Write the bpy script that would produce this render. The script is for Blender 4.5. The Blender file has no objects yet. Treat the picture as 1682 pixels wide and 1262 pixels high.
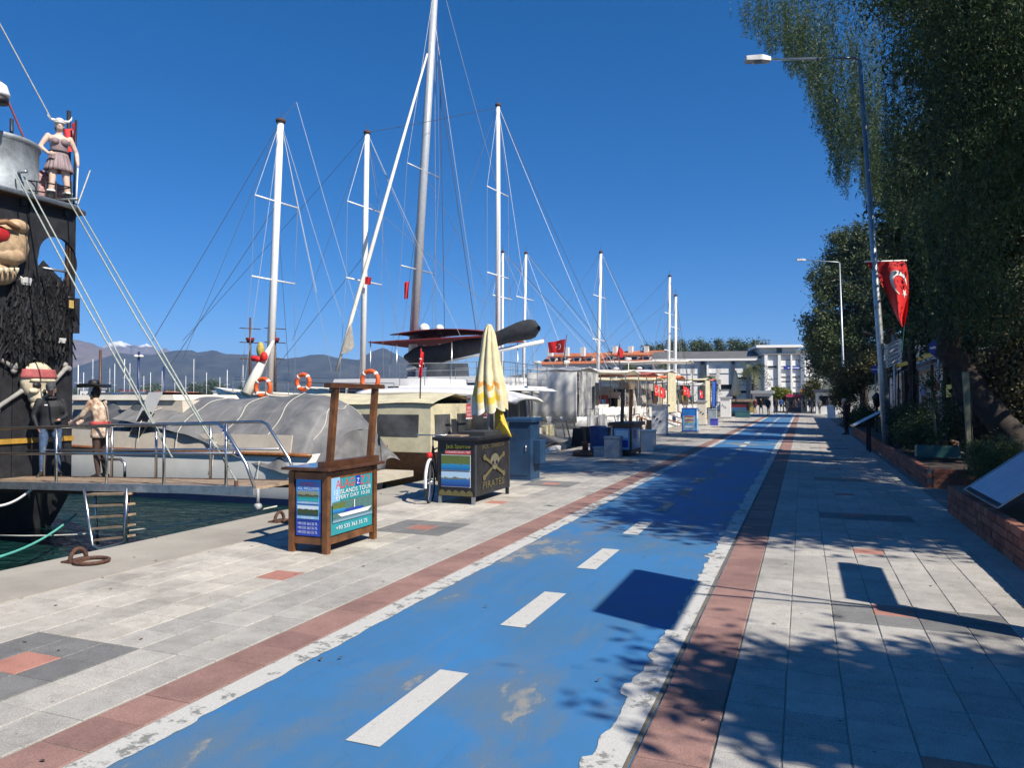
import bpy, bmesh, math, random
import numpy as np
from mathutils import Vector, Matrix, noise
from math import radians, sin, cos, pi, tan, sqrt, atan2
R = random.Random(11)
NP = np.random.default_rng(5)
S = bpy.context.scene
COL = S.collection

# ---------------------------------------------------------------- camera, sky, sun, exposure
FOC, YAW, PIT = 1215.0, radians(21.52), radians(1.13)
CAM = Vector((0, 0, 1.65))
FW = Vector((-sin(YAW)*cos(PIT), cos(YAW)*cos(PIT), sin(PIT)))
RT = Vector((cos(YAW), sin(YAW), 0)); UP = RT.cross(FW)
cd = bpy.data.cameras.new('camera'); cam = bpy.data.objects.new('camera', cd); COL.objects.link(cam)
cd.sensor_width = 36; cd.lens = 36*FOC/1682; cd.clip_start = .1; cd.clip_end = 20000
cam.matrix_world = Matrix(((RT.x, UP.x, -FW.x, CAM.x), (RT.y, UP.y, -FW.y, CAM.y), (RT.z, UP.z, -FW.z, CAM.z), (0, 0, 0, 1)))
S.camera = cam
SUN_EL, SUN_AZ = radians(45.5), radians(113)      # azimuth clockwise from +Y
sv = Vector((sin(SUN_AZ)*cos(SUN_EL), cos(SUN_AZ)*cos(SUN_EL), sin(SUN_EL)))
w = bpy.data.worlds.new('World'); S.world = w; w.use_nodes = True
nt = w.node_tree; bg = nt.nodes['Background']
sky = nt.nodes.new('ShaderNodeTexSky'); sky.sky_type = 'NISHITA'; sky.sun_disc = False
sky.sun_elevation = SUN_EL; sky.sun_rotation = SUN_AZ; sky.altitude = 0
sky.air_density = .6; sky.dust_density = 0; sky.ozone_density = 7
gm = nt.nodes.new('ShaderNodeGamma'); gm.inputs[1].default_value = .77
hs = nt.nodes.new('ShaderNodeHueSaturation'); hs.inputs['Saturation'].default_value = 1.4; hs.inputs['Value'].default_value = .88; hs.inputs['Hue'].default_value = .505
nt.links.new(sky.outputs[0], gm.inputs[0]); nt.links.new(gm.outputs[0], hs.inputs['Color']); nt.links.new(hs.outputs[0], bg.inputs[0]); bg.inputs[1].default_value = .15
sl = bpy.data.lights.new('sun', 'SUN'); sl.energy = 5.0; sl.angle = radians(.53); sl.color = (1, .93, .82)
so = bpy.data.objects.new('sun', sl); COL.objects.link(so); so.rotation_euler = (-sv).to_track_quat('-Z', 'Y').to_euler(); so.location = (20, -10, 40)
S.view_settings.view_transform = 'Standard'; S.view_settings.look = 'None'; S.view_settings.gamma = 1; S.view_settings.exposure = .55
S.view_settings.use_curve_mapping = False
S.render.engine = 'CYCLES'; S.cycles.max_bounces = 6; S.cycles.use_denoising = True

def at(px, py, x=None, y=None, z=None, d=None):
    """a pixel of the photograph at a real plane x=, y=, z= or depth d -> the point in the place"""
    r = FW + RT*((px-841)/FOC) + UP*((631-py)/FOC)
    t = x/r.x if x is not None else y/r.y if y is not None else (z-1.65)/r.z if z is not None else d
    return CAM + r*t
def proj(p):
    v = Vector(p)-CAM; d = v.dot(FW)
    return (841+FOC*v.dot(RT)/d, 631-FOC*v.dot(UP)/d, d) if d > .01 else (-9e9, -9e9, d)

# ---------------------------------------------------------------- materials
MC = {}
def nd(t, kind, **kw):
    n = t.nodes.new(kind)
    for k, v in kw.items():
        if k in n.inputs: n.inputs[k].default_value = v
        else: setattr(n, k, v)
    return n
def ramp(t, src, stops):
    r = t.nodes.new('ShaderNodeValToRGB'); cr = r.color_ramp
    while len(cr.elements) > 1: cr.elements.remove(cr.elements[-1])
    cr.elements[0].position = stops[0][0]; cr.elements[0].color = (*stops[0][1], 1) if len(stops[0][1]) == 3 else stops[0][1]
    for p, c in stops[1:]:
        e = cr.elements.new(p); e.color = (*c, 1) if len(c) == 3 else c
    t.links.new(src, r.inputs[0]); return r.outputs[0]
def mix(t, f, a, b, mode='MIX'):
    m = t.nodes.new('ShaderNodeMix'); m.data_type = 'RGBA'; m.blend_type = mode
    for i, v in ((0, f), (6, a), (7, b)):
        if isinstance(v, (int, float)): m.inputs[i].default_value = v
        elif isinstance(v, tuple): m.inputs[i].default_value = (*v, 1)
        else: t.links.new(v, m.inputs[i])
    return m.outputs[2]
def newmat(name):
    m = bpy.data.materials.new(name); m.use_nodes = True; t = m.node_tree
    return m, t, t.nodes['Principled BSDF']
def noise_(t, scale, detail=4, rough=.6, vec=None, dist=0):
    n = nd(t, 'ShaderNodeTexNoise', Scale=scale, Detail=detail, Roughness=rough, Distortion=dist)
    if vec is None:
        g = nd(t, 'ShaderNodeNewGeometry'); vec = g.outputs['Position']
    t.links.new(vec, n.inputs['Vector']); return n.outputs['Fac']
def bump_(t, b, h, st, dist=.01):
    n = nd(t, 'ShaderNodeBump', Strength=st, Distance=dist); t.links.new(h, n.inputs['Height']); t.links.new(n.outputs[0], b.inputs['Normal'])
def M(name, col, rough=.6, metal=0, var=.18, scale=6, bump=0, bscale=60, col2=None, rand=0, trans=0, alpha=1):
    if name in MC: return MC[name]
    m, t, b = newmat(name); b.inputs['Roughness'].default_value = rough; b.inputs['Metallic'].default_value = metal
    n = noise_(t, scale, 5, .65)
    c2 = col2 or tuple(max(0, c*(1-var*2)) for c in col); c1 = col if col2 else tuple(min(1, c*(1+var)) for c in col)
    c = ramp(t, n, [(.3, c2), (.68, c1)])
    if rand:
        oi = nd(t, 'ShaderNodeObjectInfo'); g = nd(t, 'ShaderNodeNewGeometry')
        a = nd(t, 'ShaderNodeMath', operation='ADD'); t.links.new(oi.outputs['Random'], a.inputs[0]); t.links.new(g.outputs['Random Per Island'], a.inputs[1])
        f = nd(t, 'ShaderNodeMath', operation='FRACT'); t.links.new(a.outputs[0], f.inputs[0])
        v = ramp(t, f.outputs[0], [(0, (1-rand,)*3), (1, (1+rand*.6,)*3)])
        c = mix(t, 1.0, c, v, 'MULTIPLY')
    t.links.new(c, b.inputs['Base Color'])
    if bump: bump_(t, b, noise_(t, bscale, 6), bump)
    if trans: b.inputs['Transmission Weight'].default_value = trans; b.inputs['IOR'].default_value = 1.1
    if alpha < 1: b.inputs['Alpha'].default_value = alpha
    MC[name] = m; return m
def leafmat(name, c1, c2, c3, rough=.55, sub=.25):
    if name in MC: return MC[name]
    m, t, b = newmat(name); g = nd(t, 'ShaderNodeNewGeometry')
    c = ramp(t, g.outputs['Random Per Island'], [(0, c1), (.5, c2), (1, c3)])
    n = noise_(t, .9, 3); c = mix(t, .45, c, mix(t, 1.0, c, ramp(t, n, [(.3, (.45, .5, .45)), (.7, (1.5, 1.4, 1.1))]), 'MULTIPLY'))
    t.links.new(c, b.inputs['Base Color']); b.inputs['Roughness'].default_value = rough
    tr = nd(t, 'ShaderNodeBsdfTranslucent'); t.links.new(c, tr.inputs[0]); ms = nd(t, 'ShaderNodeMixShader'); ms.inputs[0].default_value = sub
    t.links.new(b.outputs[0], ms.inputs[1]); t.links.new(tr.outputs[0], ms.inputs[2])
    t.links.new(ms.outputs[0], t.nodes['Material Output'].inputs[0]); MC[name] = m; return m

WHITE = M('white_gelcoat', (.80, .79, .76), .3, var=.05, scale=1.5)
CREAMW = M('cream_paint', (.74, .69, .58), .45, var=.08, scale=2)
BEIGE = M('beige_gelcoat', (.56, .50, .41), .45, var=.1, scale=2)
BLACKP = M('black_painted_timber', (.022, .022, .025), .5, var=.3, scale=5, bump=.25, bscale=25)
BLACK = M('black', (.014, .014, .016), .55, var=.3)
CHAR = M('charcoal_canvas', (.03, .032, .037), .85, var=.25, scale=3, bump=.3, bscale=12)
STEEL = M('stainless_steel', (.55, .55, .55), .3, 1, var=.1)
GALV = M('galvanised_steel', (.42, .45, .47), .45, .8, var=.15, scale=9)
ALU = M('mast_aluminium', (.50, .52, .54), .45, .25, var=.08)
MASTW = M('white_mast_paint', (.82, .82, .80), .35, var=.04)
WOOD = M('varnished_wood', (.26, .10, .03), .35, var=.3, scale=14, bump=.15, bscale=70)
DWOOD = M('dark_wood', (.09, .045, .022), .5, var=.3, scale=12, bump=.2)
TEAK = M('weathered_teak', (.33, .24, .16), .7, var=.25, scale=9, bump=.2)
RUST = M('rusty_iron', (.13, .055, .03), .85, var=.4, scale=30, bump=.6, bscale=90, col2=(.04, .025, .02))
GLASSD = M('dark_tinted_glass', (.012, .016, .02), .08, var=.1)
VINYL = M('clear_vinyl_window', (.10, .105, .11), .25, var=.35, scale=1.2, bump=.2, bscale=4)
REDC = M('dark_red_canvas', (.20, .022, .022), .8, var=.2, scale=4)
REDF = M('flag_red', (.62, .015, .015), .65, var=.05, scale=3)
FLAGW = M('flag_white', (.85, .83, .80), .65, var=.02)
ORANGE = M('orange_plastic', (.72, .12, .025), .5, var=.1)
ROPE = M('pale_rope', (.55, .54, .48), .9, var=.2, scale=40)
TROPE = M('turquoise_rope', (.10, .45, .38), .9, var=.2, scale=40)
WIRE = M('rigging_wire', (.25, .26, .27), .5, .5, var=.1)
WIRED = M('dark_rigging_rope', (.05, .06, .08), .8, var=.1)
NAVY = M('navy_paint', (.015, .03, .11), .35, var=.15)
BLUEB = M('blue_cabinet_paint', (.016, .05, .11), .5, var=.2, scale=3)
GREYB = M('grey_plastic', (.35, .36, .37), .5, var=.1)
PINK = M('painted_skin', (.62, .45, .36), .6, var=.08)
SKIN = M('skin', (.42, .24, .17), .55, var=.1)
BONE = M('painted_bone', (.62, .54, .38), .6, var=.2, scale=8, bump=.3, bscale=20)

# ---------------------------------------------------------------- object helpers
def total(o):
    v = Vector((0, 0, 0))
    while o is not None: v += o.location; o = o.parent
    return v
def tag(o, label=None, cat=None, group=None, kind=None):
    for k, v in (('label', label), ('category', cat), ('group', group), ('kind', kind)):
        if v: o[k] = v
    return o
def empty(name, loc, label=None, cat=None, group=None, kind=None):
    o = bpy.data.objects.new(name, None); o.empty_display_size = .2; COL.objects.link(o); o.location = loc
    return tag(o, label, cat, group, kind)
def meshobj(name, me, parent=None, loc=(0, 0, 0)):
    o = bpy.data.objects.new(name, me); COL.objects.link(o); o.location = loc
    if parent: o.parent = parent
    return o
def copy_tree(o, parent=None, fresh=None):
    c = o.copy(); COL.objects.link(c)
    if parent: c.parent = parent
    for ch in list(o.children): copy_tree(ch, c)
    return c
class MB:
    """collects shapes (in place coordinates) that become ONE mesh object"""
    def __init__(s): s.v = []; s.f = []; s.m = []; s.cur = 0; s.sm = []; s.smooth = False
    def add(s, vs, fs):
        b = len(s.v); s.v += [tuple(p) for p in vs]
        for f in fs: s.f.append(tuple(i+b for i in f)); s.m.append(s.cur); s.sm.append(s.smooth)
        return s
    def mat(s, i): s.cur = i; return s
    def quad(s, a, b, c, d): return s.add([a, b, c, d], [(0, 1, 2, 3)])
    def poly(s, pts): return s.add(pts, [tuple(range(len(pts)))])
    def box(s, c, size, rz=0, mtx=None, ch=0):
        x, y, z = size[0]/2, size[1]/2, size[2]/2
        if ch:
            L = [(-x, -y, -z), (x, -y, -z), (x, y, -z), (-x, y, -z), (-x, -y, z-ch), (x, -y, z-ch), (x, y, z-ch), (-x, y, z-ch),
                 (-x+ch, -y+ch, z), (x-ch, -y+ch, z), (x-ch, y-ch, z), (-x+ch, y-ch, z)]
            F = [(3, 2, 1, 0), (0, 1, 5, 4), (1, 2, 6, 5), (2, 3, 7, 6), (3, 0, 4, 7), (4, 5, 9, 8), (5, 6, 10, 9), (6, 7, 11, 10), (7, 4, 8, 11), (8, 9, 10, 11)]
        else:
            L = [(-x, -y, -z), (x, -y, -z), (x, y, -z), (-x, y, -z), (-x, -y, z), (x, -y, z), (x, y, z), (-x, y, z)]
            F = [(3, 2, 1, 0), (0, 1, 5, 4), (1, 2, 6, 5), (2, 3, 7, 6), (3, 0, 4, 7), (4, 5, 6, 7)]
        T = mtx if mtx is not None else Matrix.Rotation(rz, 4, 'Z')
        c = Vector(c); return s.add([c + (T @ Vector(p)) for p in L], F)
    def b2(s, a, b, **k):
        return s.box([(a[i]+b[i])/2 for i in range(3)], [abs(a[i]-b[i]) for i in range(3)], **k)
    def bar(s, p, q, w, h=None, up=(0, 0, 1)):
        p, q = Vector(p), Vector(q); d = (q-p); L = d.length; d.normalize(); up = Vector(up)
        if abs(d.dot(up)) > .98: up = Vector((1, 0, 0))
        sx = d.cross(up).normalized(); uz = sx.cross(d); h = h or w
        return s.box((p+q)/2, (L, w, h), mtx=Matrix(((d.x, sx.x, uz.x, 0), (d.y, sx.y, uz.y, 0), (d.z, sx.z, uz.z, 0), (0, 0, 0, 1))))
    def tube(s, pts, r, n=6, cap=True):
        pts = [Vector(p) for p in pts]; k = len(pts); rs = r if isinstance(r, (list, tuple)) else [r]*k
        ref = None; vs = []
        for i, p in enumerate(pts):
            t = (pts[min(i+1, k-1)]-pts[max(i-1, 0)]).normalized()
            if ref is None: ref = Vector((0, 0, 1)) if abs(t.z) < .9 else Vector((1, 0, 0))
            a = (ref - t*ref.dot(t)).normalized(); ref = a; b = t.cross(a)
            for j in range(n):
                th = 2*pi*j/n; vs.append(p + a*(cos(th)*rs[i]) + b*(sin(th)*rs[i]))
        fs = [(i*n+j, i*n+(j+1) % n, (i+1)*n+(j+1) % n, (i+1)*n+j) for i in range(k-1) for j in range(n)]
        if cap: fs += [tuple(range(n-1, -1, -1)), tuple((k-1)*n+j for j in range(n))]
        o = s.smooth; s.smooth = n > 5; s.add(vs, fs); s.smooth = o; return s
    def lathe(s, c, prof, n=16, axis='Z', sy=1):
        c = Vector(c); vs = []
        for r, z in prof:
            for j in range(n):
                th = 2*pi*j/n; p = (r*cos(th), sy*r*sin(th), z)
                if axis == 'X': p = (p[2], p[0], p[1])
                if axis == 'Y': p = (p[0], p[2], p[1])
                vs.append(c+Vector(p))
        k = len(prof); fs = [(i*n+j, i*n+(j+1) % n, (i+1)*n+(j+1) % n, (i+1)*n+j) for i in range(k-1) for j in range(n)]
        fs += [tuple(range(n-1, -1, -1)), tuple((k-1)*n+j for j in range(n))]
        o = s.smooth; s.smooth = True; s.add(vs, fs); s.smooth = o; return s
    def grid(s, f, nu, nv, smooth=True, thick=0):
        vs = [Vector(f(i/nu, j/nv)) for i in range(nu+1) for j in range(nv+1)]
        fs = [(i*(nv+1)+j, (i+1)*(nv+1)+j, (i+1)*(nv+1)+j+1, i*(nv+1)+j+1) for i in range(nu) for j in range(nv)]
        o = s.smooth; s.smooth = smooth; s.add(vs, fs); s.smooth = o; return s
    def ell(s, c, r, nu=14, nv=9, mtx=None, f=None):
        c = Vector(c); vs = []
        for i in range(nv+1):
            a = pi*i/nv
            for j in range(nu):
                b = 2*pi*j/nu; n = Vector((sin(a)*cos(b), sin(a)*sin(b), cos(a))); p = Vector((n.x*r[0], n.y*r[1], n.z*r[2]))
                if f: p = p*f(n)
                vs.append(c + (mtx @ p if mtx is not None else p))
        fs = [(i*nu+j, (i+1)*nu+j, (i+1)*nu+(j+1) % nu, i*nu+(j+1) % nu) for i in range(nv) for j in range(nu)]
        o = s.smooth; s.smooth = True; s.add(vs, fs); s.smooth = o; return s
    def prism(s, pts, off):
        """planar polygon pts extruded by vector off"""
        n = len(pts); off = Vector(off); a = [Vector(p) for p in pts]; b = [p+off for p in a]
        return s.add(a+b, [tuple(range(n-1, -1, -1)), tuple(range(n, 2*n))]+[(i, (i+1) % n, n+(i+1) % n, n+i) for i in range(n)])
    def build(s, name, mats, parent=None, label=None, cat=None, group=None, kind=None, origin=None, solid=0, weld=False):
        me = bpy.data.meshes.new(name); o3 = total(parent) if parent else Vector(origin or (0, 0, 0))
        V = np.array(s.v, dtype=float) - np.array(o3)
        me.from_pydata(V.tolist(), [], s.f)
        for m in (mats if isinstance(mats, (list, tuple)) else [mats]): me.materials.append(m)
        me.polygons.foreach_set('material_index', s.m); me.polygons.foreach_set('use_smooth', s.sm); me.update()
        o = meshobj(name, me, parent, (0, 0, 0) if parent else o3)
        if solid:
            md = o.modifiers.new('solid', 'SOLIDIFY'); md.thickness = solid; md.offset = 0
        if weld:
            bm = bmesh.new(); bm.from_mesh(me); bmesh.ops.remove_doubles(bm, verts=bm.verts, dist=.0005); bmesh.ops.recalc_face_normals(bm, faces=bm.faces); bm.to_mesh(me); bm.free()
        return tag(o, label, cat, group, kind)
def fastmesh(name, V, F, mat, parent=None, smooth=False):
    """numpy verts (n,3) in place coordinates and quads (m,4)"""
    o3 = np.array(total(parent)) if parent else np.zeros(3)
    me = bpy.data.meshes.new(name); me.vertices.add(len(V)); me.vertices.foreach_set('co', (V-o3).astype(np.float32).ravel())
    k = F.shape[1]; me.loops.add(F.size); me.loops.foreach_set('vertex_index', F.astype(np.int32).ravel())
    me.polygons.add(len(F)); me.polygons.foreach_set('loop_start', np.arange(0, F.size, k, dtype=np.int32))
    if smooth: me.polygons.foreach_set('use_smooth', np.ones(len(F), dtype=bool))
    me.materials.append(mat); me.update(calc_edges=True); me.validate()
    return meshobj(name, me, parent)
TXT = {}
def text_geo(sx):
    if sx in TXT: return TXT[sx]
    cu = bpy.data.curves.new('txt', 'FONT'); cu.body = sx; cu.resolution_u = 2; o = bpy.data.objects.new('txt', cu); COL.objects.link(o)
    me = bpy.data.meshes.new_from_object(o.evaluated_get(bpy.context.evaluated_depsgraph_get()))
    V = np.zeros(len(me.vertices)*3); me.vertices.foreach_get('co', V); V = V.reshape(-1, 3); F = [tuple(p.vertices) for p in me.polygons]
    bpy.data.objects.remove(o); bpy.data.curves.remove(cu); bpy.data.meshes.remove(me)
    mn, mx = V.min(0), V.max(0); V = (V-mn)/np.maximum(mx-mn, 1e-6); TXT[sx] = (V, F); return TXT[sx]
class Panel:
    """a flat print: origin o (lower left), unit-less axes U, V and normal N; pieces are stacked a millimetre apart"""
    def __init__(s, o, U, V, N, mats): s.o, s.U, s.V, s.N = Vector(o), Vector(U), Vector(V), Vector(N).normalized(); s.mb = MB(); s.mats = mats; s.k = 0
    def p(s, u, v, k): return s.o + s.U*u + s.V*v + s.N*(k*.0012)
    def rect(s, u0, v0, u1, v1, m, k=None):
        s.k += 1; k = k or s.k; s.mb.mat(s.mats.index(m)); s.mb.quad(s.p(u0, v0, k), s.p(u1, v0, k), s.p(u1, v1, k), s.p(u0, v1, k)); return s
    def shape(s, pts, m):
        s.k += 1; s.mb.mat(s.mats.index(m)); s.mb.poly([s.p(u, v, s.k) for u, v in pts]); return s
    def text(s, tx, u0, v0, u1, v1, m):
        s.k += 1; V, F = text_geo(tx); s.mb.mat(s.mats.index(m)); s.mb.add([s.p(u0+(u1-u0)*a[0], v0+(v1-v0)*a[1], s.k) for a in V], F); return s
    def build(s, name, parent, **k): return s.mb.build(name, s.mats, parent, **k)
# ---------------------------------------------------------------- the setting: ground, water, paving, cycle lane
WZ = -.85
QX = -7.1
def ground_mat():
    m, t, b = newmat('ground_earth'); n = noise_(t, .05, 6); c = ramp(t, n, [(.3, (.16, .15, .12)), (.7, (.26, .24, .2))]); t.links.new(c, b.inputs['Base Color']); b.inputs['Roughness'].default_value = .9; return m
mb = MB()
gz = -.05
mb.quad((QX+.3, -80, gz), (4000, -80, gz), (4000, 9000, gz), (QX+.3, 9000, gz))
mb.quad((-420, 84, gz), (QX+.3, 84, gz), (QX+.3, 9000, gz), (-420, 9000, gz))
mb.quad((-6000, -80, gz), (-420, -80, gz), (-420, 9000, gz), (-6000, 9000, gz))
mb.build('ground', ground_mat(), kind='structure')
def water_mat():
    m, t, b = newmat('harbour_water'); b.inputs['Base Color'].default_value = (.006, .030, .028, 1); b.inputs['Roughness'].default_value = .06; b.inputs['IOR'].default_value = 1.33
    g = nd(t, 'ShaderNodeNewGeometry'); mp = nd(t, 'ShaderNodeMapping'); mp.inputs['Scale'].default_value = (1, 1.9, 1); mp.inputs['Rotation'].default_value = (0, 0, .5)
    t.links.new(g.outputs['Position'], mp.inputs['Vector'])
    a = noise_(t, 2.6, 4, .55, mp.outputs[0], .4); c = noise_(t, .7, 3, .5, mp.outputs[0])
    s = nd(t, 'ShaderNodeMath', operation='MULTIPLY_ADD'); t.links.new(c, s.inputs[0]); s.inputs[1].default_value = 1.5; t.links.new(a, s.inputs[2])
    bump_(t, b, s.outputs[0], .8, .16); return m
mb = MB(); mb.grid(lambda u, v: (-440+u*(440+QX+.05), -80+v*166, WZ), 8, 8); mb.build('harbour_water', water_mat(), kind='structure')
# quay: concrete wall face and coping slabs along its edge
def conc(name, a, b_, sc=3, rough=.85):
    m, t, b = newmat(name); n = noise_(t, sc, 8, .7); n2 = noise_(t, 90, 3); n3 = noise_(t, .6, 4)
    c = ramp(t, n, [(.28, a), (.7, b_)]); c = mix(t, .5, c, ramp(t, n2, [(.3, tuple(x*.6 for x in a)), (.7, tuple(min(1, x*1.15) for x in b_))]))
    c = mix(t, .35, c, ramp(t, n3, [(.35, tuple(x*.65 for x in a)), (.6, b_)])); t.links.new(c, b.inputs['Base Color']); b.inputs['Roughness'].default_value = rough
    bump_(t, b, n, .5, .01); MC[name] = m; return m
COPE = conc('coping_concrete', (.27, .24, .20), (.42, .39, .33)); QW = conc('quay_wall_concrete', (.12, .11, .10), (.26, .24, .21), 1.5)
mb = MB(); mb.b2((QX+.03, -80, -4), (QX+.5, 84, -.06)); mb.b2((-420, 84, -4), (QX+.03, 84.5, -.06)); mb.build('quay_wall', QW, kind='structure')
qroot = empty('quay_edge', (QX, 0, 0), kind='structure')
yy = -3.0; far = MB()
while yy < 84:
    L = 2.4; s_ = MB(); tgt = s_ if yy < 32 else far
    tgt.b2((QX-.03, yy+.006, -.22), (-5.97, yy+L-.006, .012+R.uniform(-.004, .004)), ch=.02)
    if yy < 32: s_.build('coping_slab', COPE, qroot)
    yy += L
far.build('coping_slab_run', COPE, qroot, kind='stuff')

def tilemat(name, a, b_, rand=.12, stain=.5):
    m, t, b = newmat(name); n = noise_(t, 150, 3, .8); n1 = noise_(t, 1.1, 6, .65); n2 = noise_(t, 7, 5, .6)
    c = ramp(t, n, [(.36, a), (.66, b_)])
    oi = nd(t, 'ShaderNodeObjectInfo'); g = nd(t, 'ShaderNodeNewGeometry'); ad = nd(t, 'ShaderNodeMath', operation='ADD')
    t.links.new(oi.outputs['Random'], ad.inputs[0]); t.links.new(g.outputs['Random Per Island'], ad.inputs[1]); fr = nd(t, 'ShaderNodeMath', operation='FRACT'); t.links.new(ad.outputs[0], fr.inputs[0])
    c = mix(t, 1.0, c, ramp(t, fr.outputs[0], [(0, (1-rand, 1-rand, 1-rand*.9)), (1, (1+rand,)*3)]), 'MULTIPLY')
    c = mix(t, stain, c, mix(t, 1.0, c, ramp(t, n1, [(.32, (.55, .52, .48)), (.52, (1, .98, .94)), (.75, (1.2, 1.15, 1.05))]), 'MULTIPLY'))
    c = mix(t, .35, c, mix(t, 1.0, c, ramp(t, n2, [(.35, (.62, .6, .56)), (.55, (1.05, 1.05, 1.05))]), 'MULTIPLY'))
    sp_ = noise_(t, 21, 2, .5); c = mix(t, ramp(t, sp_, [(.22, (.75,)*3), (.27, (0,)*3)]), c, (.07, .065, .06)); n5 = noise_(t, 2.6, 8, .75, None, .8); c = mix(t, ramp(t, n5, [(.60, (0,)*3), (.72, (.5,)*3)]), c, tuple(x*.45 for x in b_))
    t.links.new(c, b.inputs['Base Color']); b.inputs['Roughness'].default_value = .8; bump_(t, b, n, .35, .004); MC[name] = m; return m
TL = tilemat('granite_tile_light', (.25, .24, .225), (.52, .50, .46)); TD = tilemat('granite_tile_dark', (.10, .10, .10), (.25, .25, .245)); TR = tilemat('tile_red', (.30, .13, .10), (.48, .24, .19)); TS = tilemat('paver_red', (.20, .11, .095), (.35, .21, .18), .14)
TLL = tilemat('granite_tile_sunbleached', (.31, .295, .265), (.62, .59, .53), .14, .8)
JOINT = conc('joint_mortar', (.20, .185, .16), (.36, .34, .30), 12)
def paving(name, x0, x1, cols, rl, y0, y1, pick, label_piece, nmax=300, dmax=11, zt=.012, bed=True, thick=.05):
    root = empty(name, ((x0+x1)/2, 0, 0), kind='structure')
    if bed:
        b = MB(); b.b2((x0, -10, -.045), (x1, 86, zt-.006)); b.build('mortar_bed', JOINT, root)
    cw = (x1-x0)/cols; meshes = {}; cand = []
    rows = int((y1-y0)/rl)
    for r in range(rows):
        for c in range(cols):
            x, y = x0+(c+.5)*cw, y0+(r+.5)*rl; q = proj((x, y, 0)); m = pick(r, c)
            vis = q[2] > .5 and -60 < q[0] < 1740 and q[1] < 1330
            cand.append((q[2] if vis and q[2] < dmax else 1e6, x, y, m))
    cand.sort(key=lambda k: k[0]); rest = MB(); mats = [TL, TD, TR, TS, TLL]
    for i, (d, x, y, m) in enumerate(cand):
        hz = R.uniform(-.0018, .0018)
        if i < nmax and d < 1e5:
            if m not in meshes:
                b = MB(); b.box((0, 0, -thick/2), (cw-.007, rl-.007, thick), ch=.004); o = b.build(label_piece, m, origin=(0, 0, 0)); meshes[m] = o.data; bpy.data.objects.remove(o)
            o = meshobj(label_piece, meshes[m], root, (x-(x0+x1)/2, y, zt+hz)); o.rotation_euler = (R.uniform(-.003, .003), R.uniform(-.003, .003), R.uniform(-.002, .002))
        else:
            rest.mat(mats.index(m)); rest.box((x, y, zt-thick/2+hz), (cw-.007, rl-.007, thick), ch=.004)
    rest.build(label_piece+'_field', mats, root, kind='stuff'); return root
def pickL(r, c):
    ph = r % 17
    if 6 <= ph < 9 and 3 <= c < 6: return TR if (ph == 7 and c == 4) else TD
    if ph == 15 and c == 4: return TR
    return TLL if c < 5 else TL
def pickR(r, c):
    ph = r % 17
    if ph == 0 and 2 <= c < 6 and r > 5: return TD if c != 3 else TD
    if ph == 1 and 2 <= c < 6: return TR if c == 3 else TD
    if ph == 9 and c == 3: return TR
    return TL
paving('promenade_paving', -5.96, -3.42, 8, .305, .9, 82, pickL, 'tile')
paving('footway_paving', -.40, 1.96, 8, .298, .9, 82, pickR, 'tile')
paving('red_paver_strip', -3.415, -3.09, 1, .3, 1.0, 82, lambda r, c: TS, 'paver', zt=.009, dmax=14)
paving('red_paver_border', -.735, -.405, 1, .3, 1.0, 82, lambda r, c: TS, 'paver', zt=.009, dmax=14)
# side paving on the right beyond the footway
mb = MB(); mb.b2((1.965, -10, -.045), (14, 86, .004)); mb.build('side_paving', conc('side_concrete', (.14, .13, .12), (.24, .23, .21)), kind='structure')
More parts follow.
